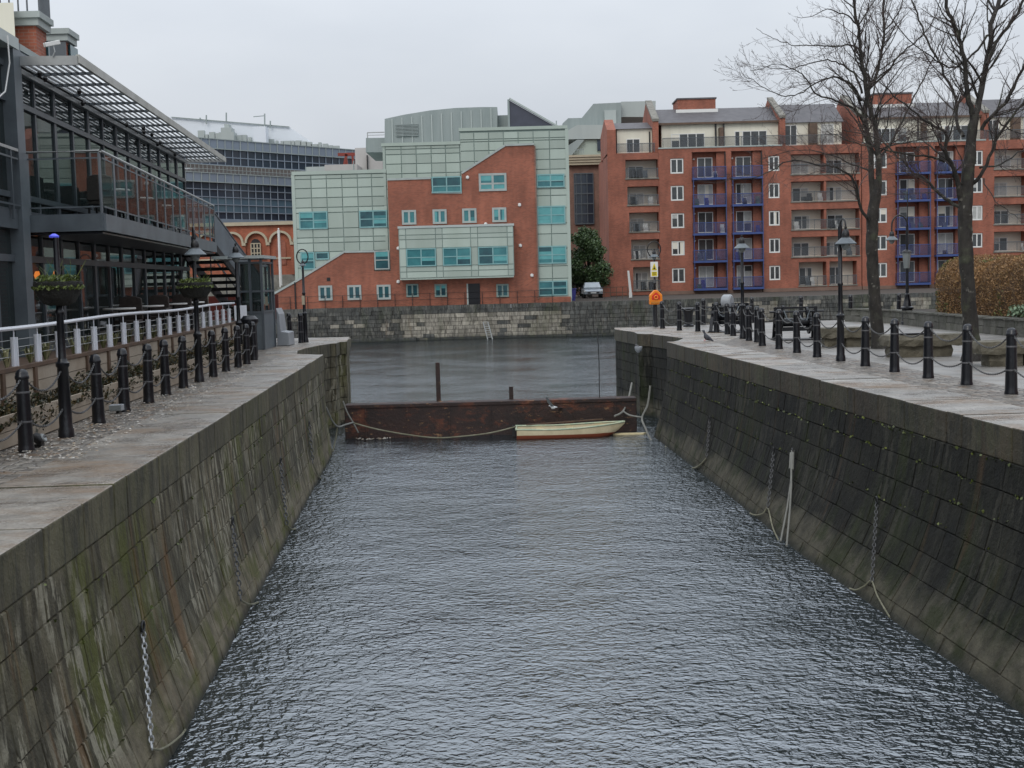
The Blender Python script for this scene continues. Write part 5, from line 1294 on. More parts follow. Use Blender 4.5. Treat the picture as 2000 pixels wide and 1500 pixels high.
# A : narrow left bay, stands a little forward
AYA = AY-.0
xa0 = X(345); xa1 = X(662)
LZ = [(zv(632, 560), zv(515, 560)), (zv(798, 560), zv(683, 560)), (zv(965, 560), zv(845, 560)), (zv(1136, 560), zv(1013, 560)), (zv(1330, 560), zv(1185, 560))]
za_att = zv(475, 500); hl = [(X(456+9*i), X(658), z0, z1) for i, (z0, z1) in enumerate(LZ)]
loggias(xa0, xa1-.02, hl, AYA-.06, za_att)
MB().box(X(412), xa1-.1, AY+1.0, AY+8, za_att, zv(318, 500)).build('attic_wall', m_cream, ap)
door(ap, X(470), X(556), za_att+.1, zv(380, 500), AY+1.0); railing(ap, X(405), X(640), za_att+.05, .9, AY+.05, AY+.06, m_rail, 'terrace_railing', m_darksteel)
MB().prismx([(AY+.7, zv(318, 500)), (AY+5, zv(250, 500)), (AY+9, zv(318, 500))], X(400), xa1).build('slate_roof', m_slate, ap)
MB().prismx([(AY-.05, za_att-.2), (AY-.05, zv(330, 400)), (AY+3.5, zv(240, 380)), (AY+9, zv(320, 400)), (AY+9, za_att)], xa0, X(400)).build('gable_wall', m_brick, ap)
MB().box(X(612), X(620), AY+.9, AY+.99, za_att+.1, zv(335, 600)).build('downpipe', m_blackm, ap)
def block_C(s, tail=False):
    def U(x): return A(1500+x/3.192, 400, AY)[0]+s
    x0, x1 = X(1432)+s, U(582); 
    hz = [(zv(612, 1500)-0, zv(508, 1500)), (DZ[1][0]+.05, DZ[1][0]+2.05), (DZ[2][0]+.05, DZ[2][0]+2.05), (DZ[3][0]+.05, DZ[3][0]+2.05)]
    hz[0] = (DZ[0][0]+.05, DZ[0][0]+2.05)
    holes = [(U(146), U(570), a, b) for a, b in hz]+[(U(190), U(362), DZ[4][0]-.1, DZ[4][0]+2.3), (U(382), U(552), DZ[4][0]-.1, DZ[4][0]+2.3)]
    loggias(x0, x1, holes, AY+.04, z_attic)
    zl = zv(318, 1500)-0.2; zr = zv(240, 1500)-.3
    MB().box(U(92), U(480), AY+1.2, AY+8, z_attic, z_eave-.2).build('attic_wall', m_cream, ap)
    MB().prismx([(AY+.9, z_eave-.2), (AY+5, z_eave+2.1), (AY+9, z_eave-.2)], U(80), U(490)).build('slate_roof', m_slate, ap)
    MB().box(U(86), U(108), AY+.3, AY+1.3, z_attic, z_eave).build('divider', m_brick, ap)
    door(ap, U(120), U(200), z_attic+.1, z_attic+2.15, AY+1.2); door(ap, U(350), U(430), z_attic+.1, z_attic+2.15, AY+1.2)
    MB().box(U(270), U(318), AY+.4, AY+1.2, z_attic, z_attic+2.2).build('divider', m_timber, ap)
    railing(ap, U(92), U(460), z_attic+.1, .9, AY+.1, AY+.11, m_rail, 'terrace_railing', m_darksteel)
    MB().box(x0, x1, AY-.10, AY+.03, QZ-.03, zv(1335)).build('plinth', m_base, ap)
SH = 393.5/2500*AY
block_B(0); block_C(0); block_B(SH); block_C(SH)
MB().box(X(345)+.1, X(1432)+SH+30, AY+3, AY+14, QZ, z_attic-.2).build('core', m_brick, ap)
# things by the apartments
def foliage(b, c, rad, n, rr, s0=.04, s1=.11, hollow=.5):
    for i in range(n):
        d = Vector((rr.gauss(0, 1), rr.gauss(0, 1), rr.gauss(0, 1))).normalized(); q = hollow+(1-hollow)*rr.random()
        p = Vector((c[0]+d.x*rad[0]*q, c[1]+d.y*rad[1]*q, c[2]+d.z*rad[2]*q)); s = rr.uniform(s0, s1)
        ax = Vector((rr.uniform(-1, 1), rr.uniform(-1, 1), rr.uniform(-1, 1))).normalized(); d1 = ax.orthogonal().normalized()*s; d2 = ax.cross(d1).normalized()*s*.55
        b.add([p-d1, p-d2, p+d1, p+d2], [(0, 1, 2, 3)])
et = thing('evergreen_tree', 'dense dark green broadleaf tree beside the grey car', 'tree', A(1150, 575, 127)[:1]+(127, QZ))
rr = random.Random(8); b = MB(); cx, cz_ = A(1150, 515, 127); xl_, _ = A(1113, 500, 127); xr_, _ = A(1191, 500, 127); ztp = A(1150, 434, 127)[1]
for k in range(34):
    zz = lerp(QZ+1.3, ztp-.8, rr.random()**.8); t = (zz-QZ)/(ztp-QZ); w = (xr_-xl_)/2*(1.0 if t < .75 else 1-(t-.75)*1.8)
    x = cx+rr.uniform(-1, 1)*w*.72; foliage(b, (x, 127+rr.uniform(-1.5, 1.5), zz), (rr.uniform(.6, 1.1),)*2+(rr.uniform(.5, .85),), 420, rr, .07, .17, .35)
b.build('crown', m_green, et)
b = MB(); b.tube([(cx, 127, QZ), (cx+.1, 127, QZ+1.6), (cx-.1, 127, QZ+4)], [.28, .22, .1], 8)
for k in range(6): a = k; b.tube([(cx, 127, QZ+1.2+k*.3), (cx+math.cos(a)*1.2, 127+math.sin(a)*1.1, QZ+2.6+k*.4)], [.1, .03], 6)
b.build('trunk', m_bark, et, True)
# second crown behind, filling the gap
cl = thing('climber', 'dark ivy mass under the evergreen tree beside the car', 'plant', A(1135, 575, 130)[:1]+(130, QZ)); b = MB(); foliage(b, A(1135, 545, 130)[:1]+(130, QZ+1.6), (2.1, 1, 1.7), 2600, rr, .08, .16, .1); b.build('foliage', mat_leaf('ivy_leaf', [(.012, .02, .01), (.02, .035, .015)]), cl)
MB().tube([(A(1135, 545, 130)[0], 130.3, QZ), (A(1135, 545, 130)[0], 130.3, QZ+2.4)], .12, 6).build('stem', m_bark, cl)
# car
cxm = (A(1138, 575, 122)[0]+A(1178, 575, 122)[0])/2
car = thing('parked_car', 'silver grey car facing the dock beside the evergreen tree', 'car', (cxm, 122, QZ))
W = .91; Yc = 121
def loft(secs, n=2):
    b = MB(); m_ = len(secs[0])
    for s in secs:
        b.v += s
    for i in range(len(secs)-1):
        for j in range(m_-1): b.f.append((i*m_+j, i*m_+j+1, (i+1)*m_+j+1, (i+1)*m_+j))
    b.f.append(tuple(range(m_))[::-1]); b.f.append(tuple((len(secs)-1)*m_+j for j in range(m_)))
    return b
prof = [(0, .35), (0, .62), (.12, .78), (1.0, .92), (1.15, .95), (4.0, .98), (4.2, .6), (4.2, .35)]
secs = []
for xo, k in ((-W, .94), (-W*.96, 1.0), (W*.96, 1.0), (W, .94)):
    secs.append([(cxm+xo, Yc+y+(.12 if abs(xo) >= W and y < .2 else 0), QZ+(z-.35)*k+.35) for y, z in prof])
loft(secs).build('body', m_car, car, bevel=.03)
cab = []
for xo, k in ((-W*.90, .0), (-W*.74, 1), (W*.74, 1), (W*.90, .0)):
    cab.append([(cxm+xo, Yc+y, QZ+z) for y, z in ([(1.05, .93), (1.75, .95), (3.6, .95), (3.95, .95)] if k == 0 else [(1.05, .93), (1.85, 1.44), (3.3, 1.44), (3.9, .97)])])
loft(cab).build('cabin', m_car, car)
MB().quad((cxm-.78, Yc+1.07, QZ+.96), (cxm+.78, Yc+1.07, QZ+.96), (cxm+.64, Yc+1.78, QZ+1.42), (cxm-.64, Yc+1.78, QZ+1.42)).build('windscreen', m_carglass, car)
for s in (-1, 1):
    MB().box(cxm+s*.78-.12, cxm+s*.78+.08, Yc-.02, Yc+.05, QZ+.58, QZ+.70).build('headlight', m_white, car)
    w_ = MB().lathe([(.32, -.10), (.33, -.08), (.33, .08), (.32, .10)], 16).xf(Matrix.Translation((cxm+s*.80, Yc+.75, QZ+.33-.05)) @ Matrix.Rotation(PI/2, 4, 'Y')).build('wheel', m_tyre, car, True)
    MB().lathe([(.32, -.10), (.33, -.08), (.33, .08), (.32, .10)], 16).xf(Matrix.Translation((cxm+s*.80, Yc+3.4, QZ+.33-.05)) @ Matrix.Rotation(PI/2, 4, 'Y')).build('wheel', m_tyre, car, True)
    MB().box(cxm+s*.98-.08, cxm+s*.98+.08, Yc+1.2, Yc+1.3, QZ+.90, QZ+1.02).build('wing_mirror', m_blackm, car)
MB().box(cxm-.55, cxm+.55, Yc-.03, Yc+.02, QZ+.40, QZ+.54).build('grille', m_blackm, car); MB().box(cxm-.26, cxm+.26, Yc-.05, Yc-.031, QZ+.42, QZ+.52).build('number_plate', m_white, car)
# wheelie bin
x0, x1 = A(1114, 575, 108)[0], A(1124, 575, 108)[0]; wb = thing('wheelie_bin', 'dark blue wheelie bin at the corner of the panelled building', 'bin', ((x0+x1)/2, 108, QZ))
MB().prism([(x0+.05, QZ), (x1-.05, QZ), (x1+.05, QZ+.95), (x0-.02, QZ+.95)], 107.8, 108.3).build('body', m_binblue, wb); MB().box(x0-.05, x1+.09, 107.75, 108.35, QZ+.96, QZ+1.03).build('lid', m_binblue, wb, bevel=.02)
# gate lodge
x0, _ = a5(285, 1260, 127); x1, _ = a5(356, 1260, 127); gl = thing('gate_pier', 'brick gate pier block with two globe lamps beside the car', 'gate pier', ((x0+x1)/2, 127, QZ))
MB().box(x0, x1, 127, 128, QZ-.05, a5(320, 1215, 127)[1]).build('pier', m_brick, gl); MB().box(x0-.08, x1+.08, 126.9, 128.1, a5(320, 1215, 127)[1], a5(320, 1207, 127)[1]+.03).build('cap', m_slate, gl)
for xx in (307, 340): gx2, gz2 = a5(xx, 1196, 127); MB().lathe([(.02, -.22), (.16, -.16), (.22, 0), (.16, .16), (.02, .22)], 12, (gx2, 127.3, gz2)).build('lamp_globe', m_white, gl, True)
# white barrier arm
x_, z_ = a5(470, 1208, 119); wbm = thing('barrier_arm', 'white upright barrier arm at the corner of the apartments', 'barrier', (x_, 119, QZ))
MB().prism([(x_-.10, z_), (x_+.08, z_), (x_+.28, QZ+.5), (x_+.05, QZ+.4)][::-1], 119, 119.1).build('arm', m_white, wbm); MB().box(x_+.02, x_+.30, 118.95, 119.2, QZ-.05, QZ+.45).build('stand', m_white, wbm)
# ramp rail
rp = thing('ramp_railing', 'low brown tubular railing on the ramp beside the barrier', 'railing', (A(1205, 575, 116)[0], 116, QZ)); b = MB()
xs_ = [A(u, 575, 116)[0] for u in (1180, 1192, 1204, 1216, 1226)]
for x in xs_: b.box(x-.03, x+.03, 116, 116.06, QZ-.05, QZ+1.0)
for h in (.5, .98): b.box(xs_[0], xs_[-1], 116.0, 116.06, QZ+h-.03, QZ+h+.03)
b.build('rail', m_timber, rp)
# small fittings and weathering on the panelled building
rr = random.Random(41)
for x, y in ((1205, 570), (1550, 752), (1555, 1022), (745, 1040), (1632, 1220), (745, 1262), (1325, 880)):
    a_ = z4(x, y); MB().lathe([(.03, -.14), (.13, -.08), (.13, .08), (.03, .14)], 8, (a_[0], GY-.38, a_[1])).build('wall_light', m_white, gb)
x0, z0 = z4(282, 1246); MB().box(x0-.14, x0+.14, GY-.33, GY-.29, z0-.14, z0+.14).build('vent', m_blackm, gb)
x0, _ = z4(60, 1300); MB().box(x0-.05, x0+.05, GY-.40, GY-.31, QZ, z4(60, 1265)[1]).build('downpipe', m_blackm, gb)
x0, _ = z4(1648, 400); MB().box(x0-.02, x0+.10, GY-.36, GY-.31, QZ+.3, z4(1648, 360)[1]).build('expansion_joint', m_brick_brown, gb)
for u, h in ((596, .9), (690, 1.3), (760, .6), (880, .7), (1010, .5), (1088, 1.0)):
    x0 = A(u, 300, GY+3)[0]; z0 = {596: top1, 690: top1}.get(u, zt2_ if u < 890 else zt3_); MB().tube([(x0, GY+3, z0), (x0, GY+3, z0+h)], .05, 6).build('vent_pipe', m_zinc, gb)
# ------------------------------------------------------------------ rusty dam and boats in the lock
BY = 38.3
xl, zt = A(672, 793, BY); xr, _ = A(1243, 776, BY); zt = (A(690, 792, BY)[1]+A(1220, 776, BY)[1])/2
bg = thing('steel_pontoon', 'long dark rusty steel pontoon closing the lock mouth', 'pontoon', ((xl+xr)/2, BY, 0))
MB().box(xl, xr, BY, BY+.62, -.5, zt).build('hull', m_rust, bg, bevel=.03)
b = MB(); b.box(xl, xr, BY-.035, BY+.0, zt-.10, zt-.01); 
for k in range(7): x = lerp(xl, xr, (k+.5)/7); b.box(x-.02, x+.02, BY-.028, BY, .02, zt-.10)
b.build('rib', m_rust, bg)
for u, v0, w in ((854.5, 708, .13), (998, 755, .13)):
    x, z = A(u, v0, BY+.5); MB().box(x-w/2, x+w/2, BY+.45, BY+.58, zt-.05, z).build('upright_post', m_rust, bg)
x, z = A(1168, 640, BY+.3); b = MB().tube([(x, BY+.3, zt-.1), (x+.01, BY+.3, lerp(zt, z, .5)), (x-.02, BY+.3, z)], .014, 5); b.build('thin_rod', m_blackm, bg)
# dinghy
DY = 37.55
xs0, zz0 = A(1008, 832, DY); xs1, zz1 = A(1220, 822, DY); L_ = xs1-xs0
dg = thing('rowing_boat', 'small cream rowing boat with red bottom and green stained gunwale by the pontoon', 'boat', ((xs0+xs1)/2, DY, 0))
secs = []; N_ = 18
def bsec(t):
    bw = .56*(1-(max(0, t-.45)/.55)**2.3)**.9*(.86+.14*min(1, t*4)); sheer = .27+.025*(t*2-1)**2+.17*max(0, t-.35)**1.2; keel = -.12+.46*max(0, (t-.70)/.30)**2.2
    return max(bw, .015), sheer, min(keel, sheer-.06)
def ring(t, z0f=0, z1f=1):
    bw, sh, ke = bsec(t); x = xs0+L_*t; out = []
    rake = .10*(1-t)
    for k in range(13):
        a = PI*(k/12); c = math.cos(a); s_ = math.sin(a)
        y = DY+bw*(abs(c)**.55)*(1 if c > 0 else -1); z = sh-(sh-ke)*(s_**.75)
        out.append((x+(.0 if t > .01 else .06*(z-ke)), y, z))
    return out
b = MB(); secs = [ring(i/N_) for i in range(N_+1)]
m_ = 13
for s_ in secs: b.v += s_
for i in range(N_):
    for j in range(m_-1): b.f.append((i*m_+j, (i+1)*m_+j, (i+1)*m_+j+1, i*m_+j+1))
b.f.append(tuple(range(m_)))
mt_, t_, b_ = newmat('boat_hull_paint'); g_ = t_.N('ShaderNodeNewGeometry'); s2_ = t_.N('ShaderNodeSeparateXYZ'); t_.L(g_.outputs['Position'], s2_.inputs[0])
c_ = t_.mix(t_.ramp(t_.noise(3, 5, t_.pos((1, 1, .5))), [(.4, 0.0), (.7, .8)]), (.66, .57, .38), (.48, .40, .24))
c_ = t_.mix(t_.ramp(t_.math('ADD', s2_.outputs[2], t_.math('MULTIPLY', t_.noise(5), .02)), [(.115, 0.0), (.125, 1.0)]), (.21, .045, .015), c_)
t_.L(c_, b_.inputs['Base Color']); b_.inputs['Roughness'].default_value = .5
b.build('hull', mt_, dg, True)
b = MB()
for sd in (1, -1):
    pts = []
    for i in range(N_+1): bw, sh, ke = bsec(i/N_); pts.append((xs0+L_*i/N_, DY+sd*bw, sh))
    b.tube(pts, .026, 6)
b.tube([(xs0, DY-.48, bsec(0)[1]), (xs0, DY+.48, bsec(0)[1])], .03, 6); b.build('gunwale', m_boatin, dg, True)
for t in (.22, .5, .76): bw, sh, ke = bsec(t); MB().box(xs0+L_*t-.10, xs0+L_*t+.10, DY-bw*.92, DY+bw*.92, sh-.11, sh-.08).build('thwart', m_boat, dg)
b = MB(); MB().box(xs0-.12, xs0-.02, DY-.1, DY+.1, .05, .36).build('outboard_bracket', m_blackm, dg)
b.beam((xs0+.3, DY-.45, .42), (xs0+L_*.8, DY+.1, .47), .035); b.build('oar', m_timber, dg)
x0, z0 = A(1196, 847, 37.7); x1, _ = A(1262, 846, 37.7)
b = MB().prismz([(x0, 37.5), (x1-.1, 37.45), (x1, 37.62), (x0+.1, 37.7)], -.02, .045); tag(b.build('floating_board', m_boat, None, origin=((x0+x1)/2, 37.6, 0), bevel=.01), 'pale board floating on the water right of the rowing boat', 'board')
rr = random.Random(6); b = MB()
for i in range(40):
    u = rr.uniform(695, 765); x, y = G(u, 856+rr.uniform(-4, 3), 0); s = rr.uniform(.02, .10); a = rr.uniform(0, PI)
    c = Vector((x, y, .01)); d1 = Vector((math.cos(a), math.sin(a), 0))*s; d2 = Vector((-math.sin(a), math.cos(a), 0))*s*.35; b.add([c-d1-d2, c+d1-d2, c+d1+d2, c-d1+d2, c+Vector((0, 0, .03))], [(0, 1, 4), (1, 2, 4), (2, 3, 4), (3, 0, 4)])
tag(b.build('floating_rubbish', m_litter), 'pale floating scraps gathered at the left end of the pontoon', 'litter', kind='stuff')
# ropes and chains
def rope(pts, r, mat, lab, name='rope', cat='rope', n=6, smooth=True):
    P = [Vector(p) for p in pts]; out = []
    for i in range(len(P)-1):
        p0, p1, p2, p3 = P[max(i-1, 0)], P[i], P[i+1], P[min(i+2, len(P)-1)]
        for k in range(6):
            t = k/6; out.append(.5*((2*p1)+(-p0+p2)*t+(2*p0-5*p1+4*p2-p3)*t*t+(-p0+3*p1-3*p2+p3)*t**3))
    out.append(P[-1])
    return tag(MB().tube(out, r, n).build(name, mat, None, smooth, origin=tuple(out[-1])), lab, cat, 'ropes in the lock')
def px(*p, Y=37.6): return [P3(u, v, Y) for u, v in p]
rope(px((690, 826), (735, 838), (790, 848), (850, 855))+px((905, 852), (960, 845), (1008, 833), Y=37.4), .022, m_rope, 'slack mooring rope running from the left wall to the rowing boat stern')
rope(px((670, 783), (678, 805), (690, 826), (700, 845), Y=37.9), .024, m_ropeg, 'short grey rope dropping from the left quoin to the mooring rope')
rope([P3(637, 795, 35.2), P3(648, 820, 35.4), P3(660, 833, 35.7), P3(676, 829, 36.8), P3(690, 825, 37.6)], .024, m_ropeg, 'grey rope looped across the left gate recess')
rope([P3(659, 833, 35.7), P3(656, 855, 35.6), P3(650, 882, 35.4)], .022, m_rope, 'thin rope hanging into the water from the left recess loop')
rope([P3(1234, 748, 40.0), P3(1228, 776, 39.2), P3(1217, 803, 38.0), P3(1200, 813, 37.7)], .030, m_ropeg, 'pale rope from the right quoin down to the rowing boat bow')
rope([P3(1217, 803, 38.0), P3(1230, 811, 37.6), P3(1254, 815, 37.0)], .026, m_ropeg, 'short rope linking the two hanging ropes by the right quoin')
rope([P3(1270, 753, 37.3), P3(1265, 790, 37.2), P3(1254, 816, 37.0), P3(1260, 835, 36.6), P3(1272, 860, 36.2), P3(1287, 867, 35.8), P3(1300, 860, 35.4)], .030, m_ropeg, 'longer pale rope drooping across the right gate recess')
def wall_rope(pix, side, r, mat, lab, out=.04): return rope([on_wall(u, v, side, out) for u, v in pix], r, mat, lab)
wall_rope([(1300, 872), (1320, 905), (1340, 914), (1362, 912), (1380, 895)], 1, .022, m_rope, 'rope swag low on the right wall nearest the lock mouth')
wall_rope([(1465, 1002), (1475, 1006), (1490, 1003), (1500, 993), (1510, 1030), (1521, 1055)], 1, .014, m_rope, 'thin rope swag beside the farther chain on the right wall')
wall_rope([(1660, 1149), (1672, 1152), (1688, 1145), (1703, 1135), (1715, 1165), (1738, 1205)], 1, .012, m_rope, 'thin rope swag at the foot of the nearer chain on the right wall')
wall_rope([(296, 1462), (310, 1464), (330, 1455), (352, 1437), (362, 1425)], -1, .012, m_rope, 'thin rope swag at the foot of the nearest chain on the left wall')
wall_rope([(470, 1172), (485, 1180), (500, 1178), (512, 1172)], -1, .014, m_rope, 'thin rope swag below the second chain on the left wall')
wall_rope([(560, 1024), (570, 1034), (582, 1030)], -1, .016, m_rope, 'thin rope swag below the third chain on the left wall')
wall_rope([(612, 905), (622, 930), (636, 938), (644, 920)], -1, .018, m_rope, 'thin rope swag below the farthest chain on the left wall')
def wall_chain(u0, v0, u1, v1, side, mat, lab, k=1.0):
    p, q = on_wall(u0, v0, side, .045), on_wall(u1, v1, side, .045)
    L = (q-p).length; n_ = int(L/(.062*k)); b = MB(); d = (q-p).normalized(); sx = d.cross(Vector((1, 0, 0))).normalized(); sz = sx.cross(d)
    for i in range(n_):
        c = p.lerp(q, (i+.5)/n_); w = sx if i % 2 else sz
        b.tube([c+d*(.043*k*math.cos(a))+w*(.022*k*math.sin(a)) for a in [2*PI*j/8 for j in range(8)]], .0085*k, 5, closed=True)
    t = thing('wall_chain', lab, 'chain', tuple(p), 'chains hanging on the lock walls')
    b.build('chain_links', mat, t)
    MB().tube([p+Vector((0, .05*math.cos(a), .06+.055*math.sin(a))) for a in [2*PI*j/10 for j in range(10)]], .012, 6, closed=True).build('wall_ring', m_blackm, t, True)
wall_chain(279, 1235, 296, 1462, -1, m_galv, 'bright galvanised chain nearest the camera on the left wall')
wall_chain(454, 1025, 470, 1172, -1, m_chain, 'dull chain second from the camera on the left wall', 1.2)
wall_chain(548, 905, 560, 1024, -1, m_chain, 'dark chain third from the camera on the left wall', 1.3)
wall_chain(604, 832, 611, 905, -1, m_chain, 'dark chain farthest from the camera on the left wall', 1.4)
wall_chain(1713, 985, 1703, 1135, 1, m_chain, 'grey chain nearer the camera on the right wall', .95)
wall_chain(1511, 885, 1500, 993, 1, m_chain, 'dark chain farther from the camera on the right wall', 1.1)
wall_chain(1386, 822, 1380, 895, 1, m_chain, 'thin dark chain farthest from the camera on the right wall', 1.1)
fd = thing('fender_rope', 'pale folded fender rope hanging from a ring on the right wall', 'rope', tuple(on_wall(1547, 885, 1)), 'ropes in the lock')
b = MB(); p = [on_wall(u, v, 1, .07) for u, v in ((1549, 880), (1547, 918))]; b.tube([p[0], p[1]], [.030, .034], 8); p = [on_wall(u, v, 1, .10) for u, v in ((1545, 884), (1543, 915))]; b.tube(p, .018, 6); b.build('fender', m_ropeg, fd, True)
b = MB(); b.tube([on_wall(u, v, 1, .05) for u, v in ((1547, 915), (1545, 940), (1538, 990), (1525, 1057))], .018, 6); b.tube([on_wall(u, v, 1, .09) for u, v in ((1546, 915), (1546, 950), (1543, 1000), (1537, 1066))], .018, 6); b.build('trailing_rope', m_ropeg, fd, True)
MB().tube([on_wall(1548, 882, 1, .07)+Vector((0, .06*math.cos(a), .06*math.sin(a))) for a in [2*PI*j/10 for j in range(10)]], .014, 6, closed=True).build('wall_ring', m_blackm, fd, True)
# ladder on the far wall
ld = thing('dock_ladder', 'pale metal ladder leaning on the far dock wall', 'ladder', P3(950, 655, 101.4)[:2]+(0,))
b = MB(); x0, z0 = A(946, 629, 101.5); x1, z1 = A(953, 662, 101.2)
for o in (0, .38): b.beam((x0+o-.1, 101.55, z0), (x1+o, 101.2, -.1), .06)
for k in range(8): t = k/8; b.beam((lerp(x0-.1, x1, t), lerp(101.55, 101.2, t), lerp(z0, 0, t)), (lerp(x0-.1, x1, t)+.38, lerp(101.55, 101.2, t), lerp(z0, 0, t)), .04)
b.build('ladder_frame', m_lightsteel, ld)
# pale lamp plate in the right quoin
x, y, z = P3(1247, 681, 40.8); nl = thing('navigation_light', 'pale bulbous lamp fixed under the coping of the right quoin', 'lamp', (x, y, z))
Rq = Rtip[4]
MB().lathe([(.03, -.13), (.10, -.06), (.125, .03), (.12, .07)], 14, (x, y, z)).build('lamp_globe', m_plasticgrey, nl, True); MB().box(x-.03, x+.03, y, y+.9, z+.02, z+.09).build('bracket', m_blackm, nl)

# ------------------------------------------------------------------ birds
def bird(name, lab, loc, rz, s, mat, wings=None, wm=None, cat='pigeon'):
    t = thing(name, lab, cat, (0, 0, 0))
    prof = [(-.17, .012, .0), (-.12, .022, .005), (-.06, .05, .0), (.0, .062, .0), (.06, .055, .012), (.095, .032, .05), (.115, .030, .075), (.14, .030, .085), (.165, .016, .082), (.19, .004, .075)]
    b = MB(); n = 10
    for x, r, z in prof:
        for k in range(n): a = 2*PI*k/n; b.v.append((x, r*math.cos(a)*.85, z+r*math.sin(a)))
    for i in range(len(prof)-1):
        for k in range(n): b.f.append((i*n+k, i*n+(k+1) % n, (i+1)*n+(k+1) % n, (i+1)*n+k))
    b.f.append(tuple(range(n))); b.f.append(tuple(9*n+k for k in range(n))[::-1])
    b.build('body', mat, t, True)
    if wings:
        for sd, up in ((1, wings[0]), (-1, wings[1])):
            w = MB(); w.add([(.05, sd*.04, .03), (-.06, sd*.04, .03), (.08, sd*.28, .03+up*.5), (-.04, sd*.27, .03+up*.5), (.0, sd*.60, .03+up), (-.08, sd*.55, .03+up*.9), (.05, sd*.04, .018), (-.06, sd*.04, .022), (.08, sd*.28, .018+up*.5), (-.04, sd*.27, .022+up*.5)], [(0, 2, 3, 1), (2, 4, 5, 3), (6, 7, 9, 8), (0, 6, 8, 2), (1, 3, 9, 7), (8, 9, 5, 4)]); w.build('wing', wm, t)
    else:
        for sd in (1, -1):
            MB().tube([(.0, sd*.022, -.05), (.005, sd*.022, -.085), (.035, sd*.025, -.09)], [.006, .004, .003], 5).build('leg', m_red, t)
            MB().add([(.06, sd*.045, .03), (-.02, sd*.060, .02), (-.15, sd*.018, .0), (-.02, sd*.055, -.03), (.05, sd*.050, -.01)], [(0, 1, 2, 3, 4)]).build('wing', wm, t)
    t.location = loc; t.rotation_euler = (0, 0, rz); t.scale = (s, s, s)
    return t
gx_, gy_ = G(1381, 667); o = bird('pigeon', 'dark pigeon standing on the right coping near the lock mouth', (gx_, gy_, QZ+.115), 2.7, 1.25, m_pigeon, wm=m_pigeon); o.rotation_euler = (0, -.55, 2.9)
gx_, gy_, gz_ = P3(1080, 796, 37.9); o = bird('gull', 'white and grey gull flying low in front of the rusty pontoon', (gx_, gy_, gz_), 2.9, .85, m_gull, (.12, .20), m_gullgrey, 'gull'); o.rotation_euler = (.5, .1, 2.6)

# ------------------------------------------------------------------ winches
def gear(b, c, ax, r, w, teeth=22, hub=.05):
    # spoked toothed wheel, axle along ax ('x' or 'y')
    n = teeth*2; ring = []
    for k in range(n):
        a = 2*PI*k/n; rr_ = r if k % 2 else r*.93; ring.append((rr_*math.cos(a), rr_*math.sin(a)))
    def T(u, v, t): return (c[0]+t, c[1]+u, c[2]+v) if ax == 'x' else (c[0]+u, c[1]+t, c[2]+v)
    inn = [(r*.80*math.cos(2*PI*k/n), r*.80*math.sin(2*PI*k/n)) for k in range(n)]
    vs = [T(*p, -w/2) for p in ring]+[T(*p, w/2) for p in ring]+[T(*p, -w/2) for p in inn]+[T(*p, w/2) for p in inn]; fs = []
    for k in range(n):
        j = (k+1) % n; fs += [(k, j, j+n, k+n), (k, k+2*n, j+2*n, j), (k+n, j+n, j+3*n, k+3*n), (k+2*n, k+3*n, j+3*n, j+2*n)]
    b.add(vs, fs)
    for k in range(3): a = PI*k/3+.3; b.beam(T(r*.85*math.cos(a), r*.85*math.sin(a), 0), T(-r*.85*math.cos(a), -r*.85*math.sin(a), 0), w*.6, r*.16)
    b.tube([T(0, 0, -w), T(0, 0, w)], hub, 10)
